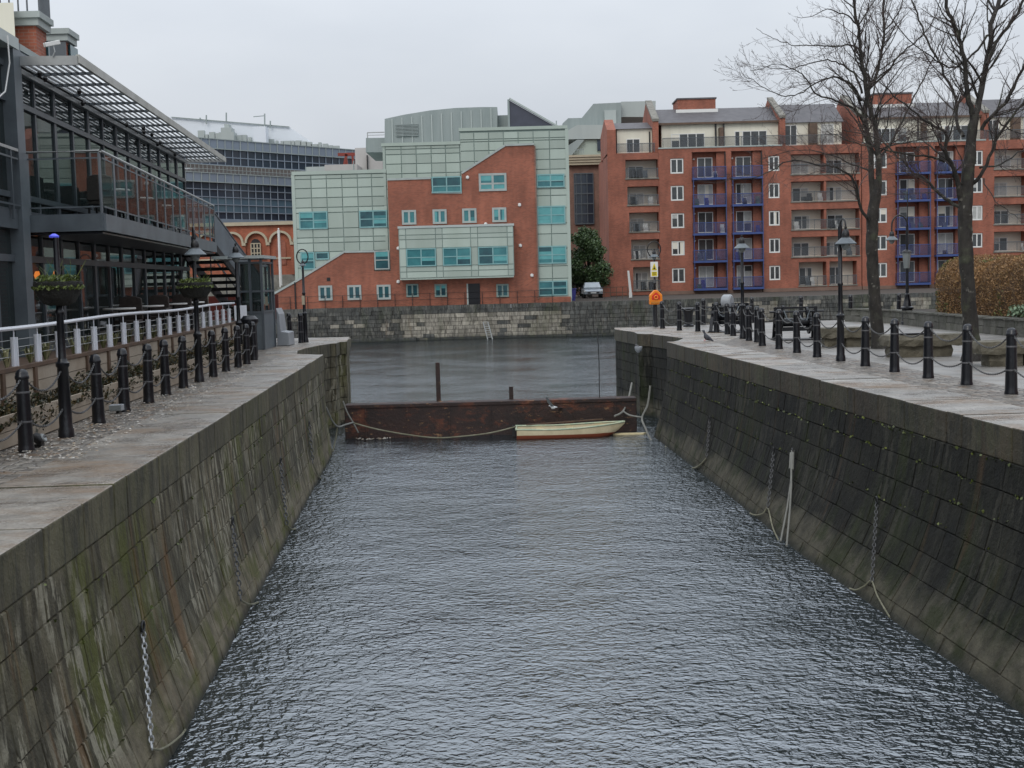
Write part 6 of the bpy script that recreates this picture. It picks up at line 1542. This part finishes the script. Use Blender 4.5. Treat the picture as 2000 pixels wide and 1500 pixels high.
def winch(name, lab, loc, rz, cover=False, s=1.0):
    t = thing(name, lab, 'winch', (0, 0, 0), 'black lock winches on the right quay'); W = .55
    for sd in (-1, 1):
        b = MB(); x = sd*W
        b.beam((x+sd*.02, -.36, .02), (x, -.12, .78), .07, .10, up=(1, 0, 0)); b.beam((x+sd*.02, .36, .02), (x, .12, .78), .07, .10, up=(1, 0, 0))
        b.beam((x, -.28, .30), (x, .28, .30), .07, .09); b.beam((x, -.24, .55), (x, .24, .55), .07, .16); b.beam((x, -.20, .80), (x, .20, .80), .08, .12)
        b.box(x-.07, x+.07, -.46, -.26, 0, .05); b.box(x-.07, x+.07, .26, .46, 0, .05); b.tube([(x-.05, 0, .55), (x+.05, 0, .55)], .09, 10)
        b.build('side_frame', m_black, t)
    b = MB(); b.lathe([(.16, -.45), (.21, -.45), (.21, -.40), (.12, -.36), (.12, .36), (.21, .40), (.21, .45)], 16); b.xf(Matrix.Translation((0, 0, .50)) @ Matrix.Rotation(PI/2, 4, 'Y')); b.build('drum', m_black, t, True)
    b = MB(); gear(b, (.38, 0, .50), 'x', .34, .05, 26); b.build('main_gear', m_black, t)
    b = MB(); gear(b, (.30, -.16, .82), 'x', .12, .06, 12, .03); b.build('pinion_gear', m_black, t); b = MB(); gear(b, (-.34, .12, .80), 'x', .20, .05, 16, .03); b.build('idler_gear', m_black, t)
    b = MB(); b.tube([(-.78, -.16, .82), (.78, -.16, .82)], .028, 8); b.tube([(-.68, .12, .80), (.68, .12, .80)], .024, 8); b.build('axle', m_black, t, True)
    b = MB(); b.beam((-.60, 0, .93), (.60, 0, .93), .12, .05); b.beam((-.58, -.2, .31), (.58, -.2, .31), .07, .10); b.beam((-.58, .2, .31), (.58, .2, .31), .07, .10)
    for sd in (-1, 1): b.beam((sd*.56, 0, .80), (sd*.58, 0, .95), .10, .10)
    b.build('tie_beam', m_black, t)
    b = MB(); b.tube([(-.36, -.20, .84), (-.30, -.30, .62), (-.15, -.34, .52), (.02, -.28, .58)], .018, 6); b.tube([(.05, -.22, .78), (.12, -.31, .60), (.26, -.32, .56), (.36, -.22, .86)], .020, 6); b.build('brake_band', m_steel, t, True)
    MB().box(-.66, .66, -.42, .42, 0, .025).build('base_plate', m_blackm, t)
    if cover:
        MB().lathe([(.20, -.16), (.24, -.12), (.24, .12), (.20, .16)], 14).xf(Matrix.Translation((-.1, -.02, 1.0)) @ Matrix.Rotation(PI/2, 4, 'Y')).build('gear_cover', m_plasticgrey, t, True)
    t.location = loc; t.rotation_euler.z = rz; t.scale = (s, s, s); return t
wx, wy = G(1557, 663); winch('lock_winch', 'uncovered black cast iron winch seen broadside beyond the bollards', (wx, wy+.2, QZ-.012), -.03, s=.98)
wx, wy = G(1438, 650); winch('lock_winch', 'black cast iron winch with a grey drum cover near the lock mouth', (wx-.02, wy+.9, QZ-.012), -.5, cover=True, s=1.0)

# ------------------------------------------------------------------ stone benches
def rough_slab(b, x0, x1, y0, y1, z0, z1, rr, n=7, j=.025):
    nx = n; ny = 3; nz = 2; idx = {}
    def V(i, k, m):
        key = (i, k, m)
        if key not in idx:
            idx[key] = len(b.v); J = lambda: rr.uniform(-j, j)
            edge = (.02 if m in (0, nz) and (k in (0, ny) or i in (0, nx)) else 0)
            b.v.append((lerp(x0, x1, i/nx)+J()+(edge if i == 0 else -edge), lerp(y0, y1, k/ny)+J()+(edge if k == 0 else -edge), lerp(z0, z1, m/nz)+(J()*.3 if m == nz else J())))
        return idx[key]
    for i in range(nx):
        for k in range(ny):
            b.f.append((V(i, k, nz), V(i+1, k, nz), V(i+1, k+1, nz), V(i, k+1, nz))); b.f.append((V(i, k, 0), V(i, k+1, 0), V(i+1, k+1, 0), V(i+1, k, 0)))
        for m in range(nz): b.f.append((V(i, 0, m), V(i+1, 0, m), V(i+1, 0, m+1), V(i, 0, m+1))); b.f.append((V(i+1, ny, m), V(i, ny, m), V(i, ny, m+1), V(i+1, ny, m+1)))
    for k in range(ny):
        for m in range(nz): b.f.append((V(0, k+1, m), V(0, k, m), V(0, k, m+1), V(0, k+1, m+1))); b.f.append((V(nx, k, m), V(nx, k+1, m), V(nx, k+1, m+1), V(nx, k, m+1)))
def bench(lab, ua, ub_, vb, sup, seed, h=.47, dep=.62):
    rr = random.Random(seed); x0, y = G(ua, vb); x1, _ = A(ub_, vb, y)
    t = thing('stone_bench', lab, 'bench', ((x0+x1)/2, y+dep/2, QZ), 'rough stone benches on the right quay')
    b = MB(); rough_slab(b, x0, x1, y-.06, y+dep, QZ+h-.24, QZ+h, rr, 9); b.build('seat_slab', m_bench, t)
    for s0, s1 in sup: b = MB(); rough_slab(b, lerp(x0, x1, s0), lerp(x0, x1, s1), y+.06, y+dep-.1, QZ-.03, QZ+h-.225, rr, 3, .018); b.build('support_block', m_bench, t)
    return x0, x1, y
bench('rough stone bench beside the slim tree, farthest of the three benches', 1602, 1708, 678, ((.10, .36), (.48, .97)), 1)
x0, x1, y = bench('rough stone bench between the two trees with a dark plank on it', 1733, 1888, 698, ((.06, .40), (.38, .84)), 2)
pk = MB().beam((lerp(x0, x1, .18), y+.12, QZ+.49), (lerp(x0, x1, .62), y+.16, QZ+.49), .14, .035); tag(pk.build('plank', m_blackm, None, origin=(lerp(x0, x1, .4), y+.14, QZ+.47)), 'dark plank lying on the middle stone bench', 'plank')
bench('rough stone bench right of the thick tree at the picture edge', 1912, 2075, 716, ((.14, .55), (.6, .9)), 3)

# ------------------------------------------------------------------ low wall, hedge
lw = thing('low_stone_wall', 'low rough stone wall edging the planting bed under the hedge', 'wall', (13.6, 42, QZ))
lwp = [G(u, v) for u, v in [(1745, 612), (1766, 630), (1800, 634), (1900, 642), (2000, 652), (2080, 661)]]
lwp = [lwp[0], lwp[1], lwp[2], (14.0, 40.5), (14.25, 35.6), (14.6, 29)]
lwp[0] = (lwp[1][0]-.9, lwp[1][1]+3.2)
pl_ = Plan(lwp); a, k = MB(), MB(); rr = random.Random(12)
def low_blocks(b, pl, h0, h1, w, rr):
    s = 0
    while s < pl.len:
        l = rr.uniform(.35, .75); e = min(s+l, pl.len); d = rr.uniform(-.02, .02)
        for c in pl.c:
            if s+.05 < c < e-.05: e = c
        p = [pl.at(s+.01, QZ, -1, d), pl.at(e-.01, QZ, -1, d), pl.at(e-.01, QZ, -1, -w), pl.at(s+.01, QZ, -1, -w)]; p = p
        vs = [(q.x, q.y, z+rr.uniform(-.012, .012)) for z in (h0, h1) for q in p]; b.add(vs, [(0, 3, 2, 1), (4, 5, 6, 7), (0, 1, 5, 4), (1, 2, 6, 5), (2, 3, 7, 6), (3, 0, 4, 7)]); s = e
low_blocks(a, pl_, QZ-.03, QZ+.20, .45, rr); low_blocks(a, pl_, QZ+.21, QZ+.42, .45, rr); a.build('courses', m_lowwall, lw)
a = MB(); low_blocks(a, pl_, QZ+.425, QZ+.47, .5, rr); a.build('cap_stone', m_lowwall, lw)
tag(MB().prismz([(lwp[0][0]+.2, lwp[0][1]), (lwp[1][0]+.2, lwp[1][1]+.2), (14.4, 40.4), (14.7, 35.5), (15, 29), (24, 29), (24, 46)], QZ-.02, QZ+.38).build('planting_bed', M('bed_soil', (.035, .026, .018), .9)), kind='structure')
hd = thing('hedge', 'large rounded copper brown clipped winter hedge on the right', 'hedge', (15.5, 38, QZ+.4))
rr = random.Random(14); HZ0, HZ1 = QZ+.40, 4.98; hy0, hy1 = 28.5, 44.6
def hx(y): return 14.30+(36-y)*.012
def hedge_pt(y, a, k=1.0):
    # cross-section: flat-sided dome; a runs 0 (foot, channel side) to PI (foot, far side)
    e = 1.0; dl = hy1-y
    if dl < 2.0: e = max(0.02, math.sqrt(max(0, 1-(1-dl/2.0)**2)))
    cx = hx(y)+1.7; w = 1.55*(.35+.65*e)*k; zc = HZ0+.75; hgt = (HZ1+.10*math.sin(y*.9)-zc)*(.45+.55*e)*k
    c, s_ = math.cos(a), math.sin(a)
    x = cx-w*(abs(c)**.6)*(1 if c > 0 else -1); z = zc+(s_**.7)*hgt if s_ >= 0 else zc
    return Vector((x, y, z))
b = MB(); NY, NA = 44, 14
for i in range(NY+1):
    y = lerp(hy0, hy1-.01, i/NY)
    row = [Vector((hedge_pt(y, 0, .93).x+.12, y, HZ0-.03))]+[hedge_pt(y, PI*k/(NA-1), .93) for k in range(NA)]+[Vector((hedge_pt(y, PI, .93).x-.12, y, HZ0-.03))]
    b.v += [tuple(p+Vector((rr.uniform(-.05, .05),)*3)) for p in row]
m_ = NA+2
for i in range(NY):
    for j in range(m_-1): b.f.append((i*m_+j, i*m_+j+1, (i+1)*m_+j+1, (i+1)*m_+j))
b.f.append(tuple(NY*m_+j for j in range(m_))); b.f.append(tuple(range(m_))[::-1])
b.build('branch_mass', m_hedgecore, hd)
b = MB(); bgn = MB()
for i in range(52000):
    y = hy1-(hy1-hy0)*rr.random()**1.0; a = rr.random()*PI*.78
    p = hedge_pt(y, a, rr.uniform(.93, 1.035))
    if a < .02 or rr.random() < .16: p.z = lerp(HZ0, HZ0+.8, rr.random()); p.x = hedge_pt(y, 0, rr.uniform(.96, 1.03)).x+.12*rr.random()
    s = rr.uniform(.016, .045); d = Vector((rr.gauss(0, .5)-.3, rr.gauss(0, .8), rr.gauss(.4, .6))).normalized(); w = d.orthogonal().normalized()
    w = (w*math.cos(i)+d.cross(w)*math.sin(i)).normalized()*s*.42
    tgt = bgn if ((abs(y-43.6) < .5 and abs(a-.9) < .35) or (math.sin(y*3)+math.sin(y*7.3) > 1.2 and p.z < HZ0+.35) or (a > 1.1 and math.sin(y*2.2) > .75 and y > 37)) and rr.random() < .6 else b
    tgt.add([p-d*s, p-w, p+d*s, p+w], [(0, 1, 2, 3)])
b.build('brown_leaves', m_hedge, hd); bgn.build('green_shoots', m_basket, hd)
gx_, gy_ = 14.75, 36.2; b = MB(); foliage(b, (14.5, 36.3, QZ+.62), (.35, .7, .22), 420, rr, .03, .08, .3)
sh = thing('leafy_plant', 'pale green leafy plant on the low wall at the right edge', 'plant', (14.5, 36.3, QZ+.42)); b.build('leaves', mat_leaf('pale_leaf', [(.12, .20, .11), (.25, .34, .22), (.08, .13, .06)]), sh); MB().tube([(14.5, 36.3, QZ+.38), (14.5, 36.3, QZ+.7)], .02, 5).build('stem', m_bark, sh)
# ornate swan neck lamp by the hedge
lx, ly = G(1772, 633); hh = A(1771, 440, ly)[1]-QZ
t = thing('lamp_post', 'ornate black lamp post with a tall swan neck arm beside the hedge', 'lamp post', (lx, ly, QZ), 'black lamp posts on the quays')
o = (lx, ly, QZ-.015)
MB().lathe([(.21, 0), (.21, .10), (.18, .12), (.18, .52), (.22, .55), (.22, .60), (.15, .64), (.12, .80), (.07, 1.02), (.085, 1.05), (.055, 1.08), (.045, hh)], 14, o).build('post', m_black, t, True)
r_ = .27
pts = [(lx, ly, QZ+hh-.05)]+[(lx-r_*(1-math.cos(k)), ly-.02, QZ+hh+r_*1.3*math.sin(k)) for k in [PI*i/12 for i in range(13)]]+[(lx-2*r_, ly-.02, QZ+hh-.12)]
MB().tube(pts, .028, 8).build('swan_neck', m_blackm, t, True); MB().tube([(lx, ly, QZ+hh-.1), (lx+.03, ly, A(1771, 350, ly)[1])], [.025, .008], 6).build('spike', m_blackm, t, True)
lantern(t, (lx-2*r_, ly-.02, QZ+hh-.12-.30), 1.0)
z0_, z1_ = A(1769, 524, ly)[1], A(1769, 491, ly)[1]
MB().lathe([(.10, z0_-QZ), (.15, z1_-QZ-.05), (.15, z1_-QZ-.04)], 8, (lx-.02, ly, QZ)).build('side_lantern', m_lensglass, t); MB().lathe([(.19, z1_-QZ-.04), (.17, z1_-QZ), (.04, z1_-QZ+.07)], 8, (lx-.02, ly, QZ)).build('lantern_cap', m_blackm, t, True)

# ------------------------------------------------------------------ bare trees
class Tree:
    def __init__(s, seed, kk=1.0): s.kk = kk; s.r = random.Random(seed); s.limb = MB(); s.twig = MB(); s.n = 0
    def grow(s, p, d, L, r, lvl):
        if s.n > 40000: return
        s.n += 1; rr = s.r; n = max(3, int(L/.16)); pts = [p.copy()]; dirs = [d.copy()]; cur = d.normalized(); st = L/n
        cv = Vector((rr.gauss(0, 1), rr.gauss(0, 1), rr.gauss(0, 1)))*.10
        for i in range(n):
            cur = (cur+cv*.6+Vector((rr.gauss(0, .10), rr.gauss(0, .10), rr.gauss(0, .10)+.045))).normalized(); p = p+cur*st; pts.append(p.copy()); dirs.append(cur.copy())
        rs = [max(.0026, r*(1-.72*i/n)) for i in range(n+1)]
        (s.limb if r > .016 else s.twig).tube(pts, rs, 5 if r > .016 else 3, cap=False)
        s.spawn(pts, dirs, rs, L, lvl)
    def spawn(s, pts, dirs, rs, L, lvl, start=.15):
        if lvl <= 0: return
        rr = s.r; n = len(pts)-1; k = max(2, int(L*s.kk*(4.6 if lvl > 1 else 5.5)))
        for _ in range(k):
            t = start+(1-start)*rr.random(); i = min(n-1, int(t*n)); f = t*n-i; q = pts[i].lerp(pts[i+1], f); d = dirs[i]
            side = d.orthogonal().normalized(); a = rr.uniform(0, 2*PI); side = (side*math.cos(a)+d.cross(side)*math.sin(a)).normalized()
            ang = rr.uniform(.45, .95); nd = (d*math.cos(ang)+side*math.sin(ang)+Vector((0, 0, .12))).normalized()
            s.grow(q, nd, L*rr.uniform(.24, .46)*(1.15-t*.6), max(.0036, rs[i]*rr.uniform(.32, .50)), lvl-1)
    def guide(s, px_, Y0, dY, r0, r1, lvl, limb=True, n=5, start=.15):
        # limb along surveyed points, receding or approaching by dY over its length
        m = len(px_); base = [Vector(P3(u, v, Y0+dY*i/(m-1))) for i, (u, v) in enumerate(px_)]
        out = []
        for i in range(m-1):
            p0, p1, p2, p3 = base[max(i-1, 0)], base[i], base[i+1], base[min(i+2, m-1)]
            for k in range(4):
                t = k/4; out.append(.5*((2*p1)+(-p0+p2)*t+(2*p0-5*p1+4*p2-p3)*t*t+(-p0+3*p1-3*p2+p3)*t**3))
        out.append(base[-1]); N_ = len(out)-1
        out = [p+Vector((s.r.gauss(0, 1), s.r.gauss(0, 1), s.r.gauss(0, 1)))*.012 for p in out]
        r0 *= .66; rs = [lerp(r0, r1*.8, (i/N_)**.7) for i in range(N_+1)]; dirs = [(out[min(i+1, N_)]-out[max(i-1, 0)]).normalized() for i in range(N_+1)]
        if limb: s.limb.tube(out, rs, 8 if r0 > .06 else 6, cap=True)
        if lvl: s.spawn(out, dirs, rs, sum((out[i+1]-out[i]).length for i in range(N_)), lvl, start)
        return out
def z7(*p): return [(1380+x/3, y/3) for x, y in p]
Y1 = G(1718, 680)[1]+.25
T = Tree(3, 1.25)
tree1 = thing('bare_tree', 'slim leafless tree with arching twiggy branches, the left of two', 'tree', (*G(1718, 678), QZ), 'bare trees on the right quay')
trunk = MB()
def trunk_tube(pix, rad, Y, flare=1.25):
    pts = [Vector(P3(u, v, Y)) for u, v in pix]; pts[0].z = QZ-.03; out = []; rs = []
    rr = random.Random(int(pix[0][0]))
    for i in range(len(pts)-1):
        for k in range(5): t = k/5; out.append(pts[i].lerp(pts[i+1], t)+Vector((rr.uniform(-.012, .012), rr.uniform(-.012, .012), 0))); rs.append(lerp(rad[i], rad[i+1], t)*rr.uniform(.95, 1.06))
    out.append(pts[-1]); rs.append(rad[-1]); rs[0] *= flare; rs[1] *= 1.08
    return MB().tube(out, rs, 14)
trunk_tube([(1717, 679), (1710, 610), (1705, 540), (1703, 480), (1704, 430), (1708, 390), (1711, 350)], [.165, .145, .140, .138, .145, .125, .085], Y1).build('trunk', m_bark, tree1, True)
for a in [
    (z7((1000, 1180), (1008, 950), (990, 750), (945, 600), (922, 400), (900, 250), (875, 100), (855, -60)), -.4, .12, .035, 3),
    (z7((975, 1150), (958, 900), (928, 700), (950, 520), (985, 470), (1020, 330), (1040, 200), (1032, -60)), .5, .115, .03, 3),
    (z7((965, 1300), (945, 1280), (900, 1210), (880, 1110), (850, 1040), (760, 985), (640, 960), (480, 940), (380, 1000), (250, 1045), (120, 1050)), -1.2, .075, .010, 3),
    (z7((1010, 930), (1060, 870), (1110, 780), (1180, 640), (1250, 500), (1330, 330), (1400, 200)), .8, .06, .012, 3),
    (z7((935, 715), (860, 640), (760, 590), (650, 555), (590, 470), (520, 410), (420, 380), (260, 412)), -.6, .055, .008, 3),
    (z7((908, 545), (870, 440), (800, 380), (710, 352), (600, 372), (500, 400), (380, 400), (300, 385)), .9, .05, .007, 3),
    (z7((905, 590), (850, 500), (740, 450), (640, 490), (540, 550), (430, 560), (320, 500), (210, 440)), -1.4, .05, .007, 3),
    (z7((895, 290), (840, 265), (740, 268), (640, 268), (520, 262), (430, 240), (350, 205), (290, 165)), .5, .042, .006, 3),
    (z7((880, 140), (800, 80), (700, 60), (600, 100), (520, 100)), -.5, .035, .006, 2),
    (z7((1000, 900), (1080, 850), (1200, 830), (1330, 800), (1480, 760)), -.9, .045, .01, 3),
    (z7((950, 520), (1050, 430), (1130, 330), (1240, 230), (1330, 120), (1380, -40)), -.6, .05, .01, 3),
    (z7((955, 1000), (850, 960), (700, 900), (520, 880), (330, 930)), 1.3, .04, .007, 2),
    (z7((870, 60), (790, -10), (720, -80)), .3, .03, .01, 2), (z7((1035, 180), (1120, 80), (1170, -60)), .3, .035, .01, 2)]:
    T.guide(a[0], Y1, a[1], a[2], a[3], a[4])
T.limb.build('limb', m_bark, tree1, True); T.twig.build('crown', m_twig, tree1)
Y2 = G(1895, 705)[1]+.28
T = Tree(5, 1.8); T2n = thing('bare_tree', 'thick trunked leafless tree forking at head height, the right of two', 'tree', (*G(1896, 704), QZ), 'bare trees on the right quay')
trunk_tube([(1900, 706), (1896, 640), (1890, 560), (1885, 480), (1884, 410), (1890, 350), (1897, 280), (1903, 225)], [.20, .155, .135, .142, .145, .125, .105, .09], Y2).build('trunk', m_bark, T2n, True)
for a in [
    (z7((1570, 700), (1605, 560), (1640, 380), (1665, 180), (1700, 40), (1745, -90)), .5, .11, .05, 3),
    (z7((1560, 680), (1530, 560), (1515, 380), (1480, 220), (1420, 80), (1385, -60)), -.5, .09, .04, 3),
    (z7((1500, 800), (1465, 700), (1455, 560), (1380, 400), (1300, 240), (1230, 80), (1190, -40)), .9, .065, .02, 3),
    (z7((1610, 760), (1680, 670), (1760, 590), (1830, 440), (1900, 330), (2000, 180)), -.7, .07, .03, 3),
    (z7((1500, 1210), (1470, 1080), (1440, 960), (1400, 900), (1400, 780), (1330, 730), (1230, 670), (1100, 560), (1000, 470)), -1.0, .10, .012, 3),
    (z7((1490, 1215), (1420, 1180), (1350, 1120), (1290, 1050), (1210, 1010), (1140, 940), (1070, 860), (960, 800), (800, 760)), .9, .07, .010, 3),
    (z7((1400, 940), (1300, 920), (1150, 900), (980, 860), (840, 830), (700, 770)), -.8, .05, .008, 2),
    (z7((1560, 1080), (1620, 1000), (1700, 830), (1780, 700), (1860, 600), (1960, 520)), -.6, .075, .02, 3),
    (z7((1600, 980), (1720, 960), (1860, 880), (2000, 860)), .8, .04, .01, 3),
    (z7((1640, 380), (1700, 250), (1780, 140), (1850, 20), (1890, -80)), -.3, .06, .03, 3),
    (z7((1665, 200), (1560, 320), (1440, 400), (1350, 350), (1180, 230), (1050, 60)), .4, .045, .01, 3),
    (z7((1620, 1050), (1640, 1100), (1720, 1200), (1800, 1260), (1900, 1300)), -.8, .025, .006, 2),
    (z7((1700, 700), (1780, 760), (1860, 780), (1950, 800)), .8, .03, .008, 2),
    (z7((1690, 60), (1620, -40), (1560, -120)), .3, .04, .02, 2), (z7((1520, 1090), (1440, 1030), (1500, 950), (1450, 840)), -.5, .035, .01, 2)]:
    T.guide(a[0], Y2, a[1], a[2], a[3], a[4])
T.limb.build('limb', m_bark, T2n, True); T.twig.build('crown', m_twig, T2n)

# ------------------------------------------------------------------ unseen brick block added out of frame on the right, for reflections in glass
ob2 = thing('brick_building', 'unseen orange brick building with white windows, added across the right quay for reflections', 'building', (34, 20, QZ))
MB().box(34, 44, -14, 58, QZ-.03, 17).build('wall', m_brick, ob2); MB().box(33.9, 44.1, -14.1, 58.1, 17, 17.4).build('parapet', m_trim, ob2)
for k in range(12):
    for j in range(4): y = -10+k*5.6; MB().box(33.9, 34.05, y, y+1.6, 4.2+j*3.2, 5.9+j*3.2).build('window', m_white, ob2)

# ------------------------------------------------------------------ sky, sun, camera
w = bpy.data.worlds.new('World'); sc.world = w; w.use_nodes = True; t = NT(w); bg_ = t.n['Background']
sky = t.N('ShaderNodeTexSky', sky_type='NISHITA'); sky.sun_disc = False; sky.sun_elevation = math.radians(42); sky.sun_rotation = math.radians(200); sky.air_density = 2; sky.dust_density = 5
tc = t.N('ShaderNodeTexCoord'); sp = t.N('ShaderNodeSeparateXYZ'); t.L(tc.outputs['Generated'], sp.inputs[0])
mr_ = t.N('ShaderNodeMapRange'); mr_.inputs[1].default_value = .0; mr_.inputs[2].default_value = 1; mr_.inputs[3].default_value = SKY0; mr_.inputs[4].default_value = SKY1; t.L(sp.outputs[2], mr_.inputs[0])
mp = t.N('ShaderNodeMapping'); mp.inputs['Scale'].default_value = (1, 1, 2.6); t.L(tc.outputs['Generated'], mp.inputs[0])
cl_ = t.ramp(t.noise(2.3, 5, mp.outputs[0], .5), [(.32, (.86, .875, .90)), (.68, (1.07, 1.065, 1.06))])
cc = t.mix(1, cl_, (5.6, 5.95, 6.5), 'MULTIPLY'); sc_ = t.N('ShaderNodeVectorMath', operation='SCALE'); t.L(cc, sc_.inputs[0]); t.L(mr_.outputs[0], sc_.inputs['Scale'])
mixw = t.mix(.90, sky.outputs[0], sc_.outputs[0]); t.L(mixw, bg_.inputs[0]); bg_.inputs[1].default_value = .10
s = bpy.data.lights.new('sun', 'SUN'); s.energy = .8; s.angle = math.radians(25); s.color = (1, .97, .92)
so = bpy.data.objects.new('sun', s); C.objects.link(so)
el, az = math.radians(42), math.radians(200)      # azimuth measured clockwise from the channel axis
d = Vector((math.sin(az)*math.cos(el), math.cos(az)*math.cos(el), math.sin(el))); so.rotation_euler = d.to_track_quat('Z', 'Y').to_euler(); so.location = (0, -20, 40)
cd = bpy.data.cameras.new('camera'); co = bpy.data.objects.new('camera', cd); C.objects.link(co); sc.camera = co
cd.sensor_width = 36; cd.lens = 45; cd.clip_end = 3000; cd.clip_start = .1
co.matrix_world = Matrix.Translation((0, 0, CZ)) @ Matrix.Rotation(PI/2-PITCH, 4, 'X') @ Matrix.Rotation(ROLL, 4, 'Z')
vs = sc.view_settings; vs.view_transform = 'Standard'; vs.look = 'None'; vs.gamma = 1; vs.exposure = EXPO
sc.render.engine = 'CYCLES'
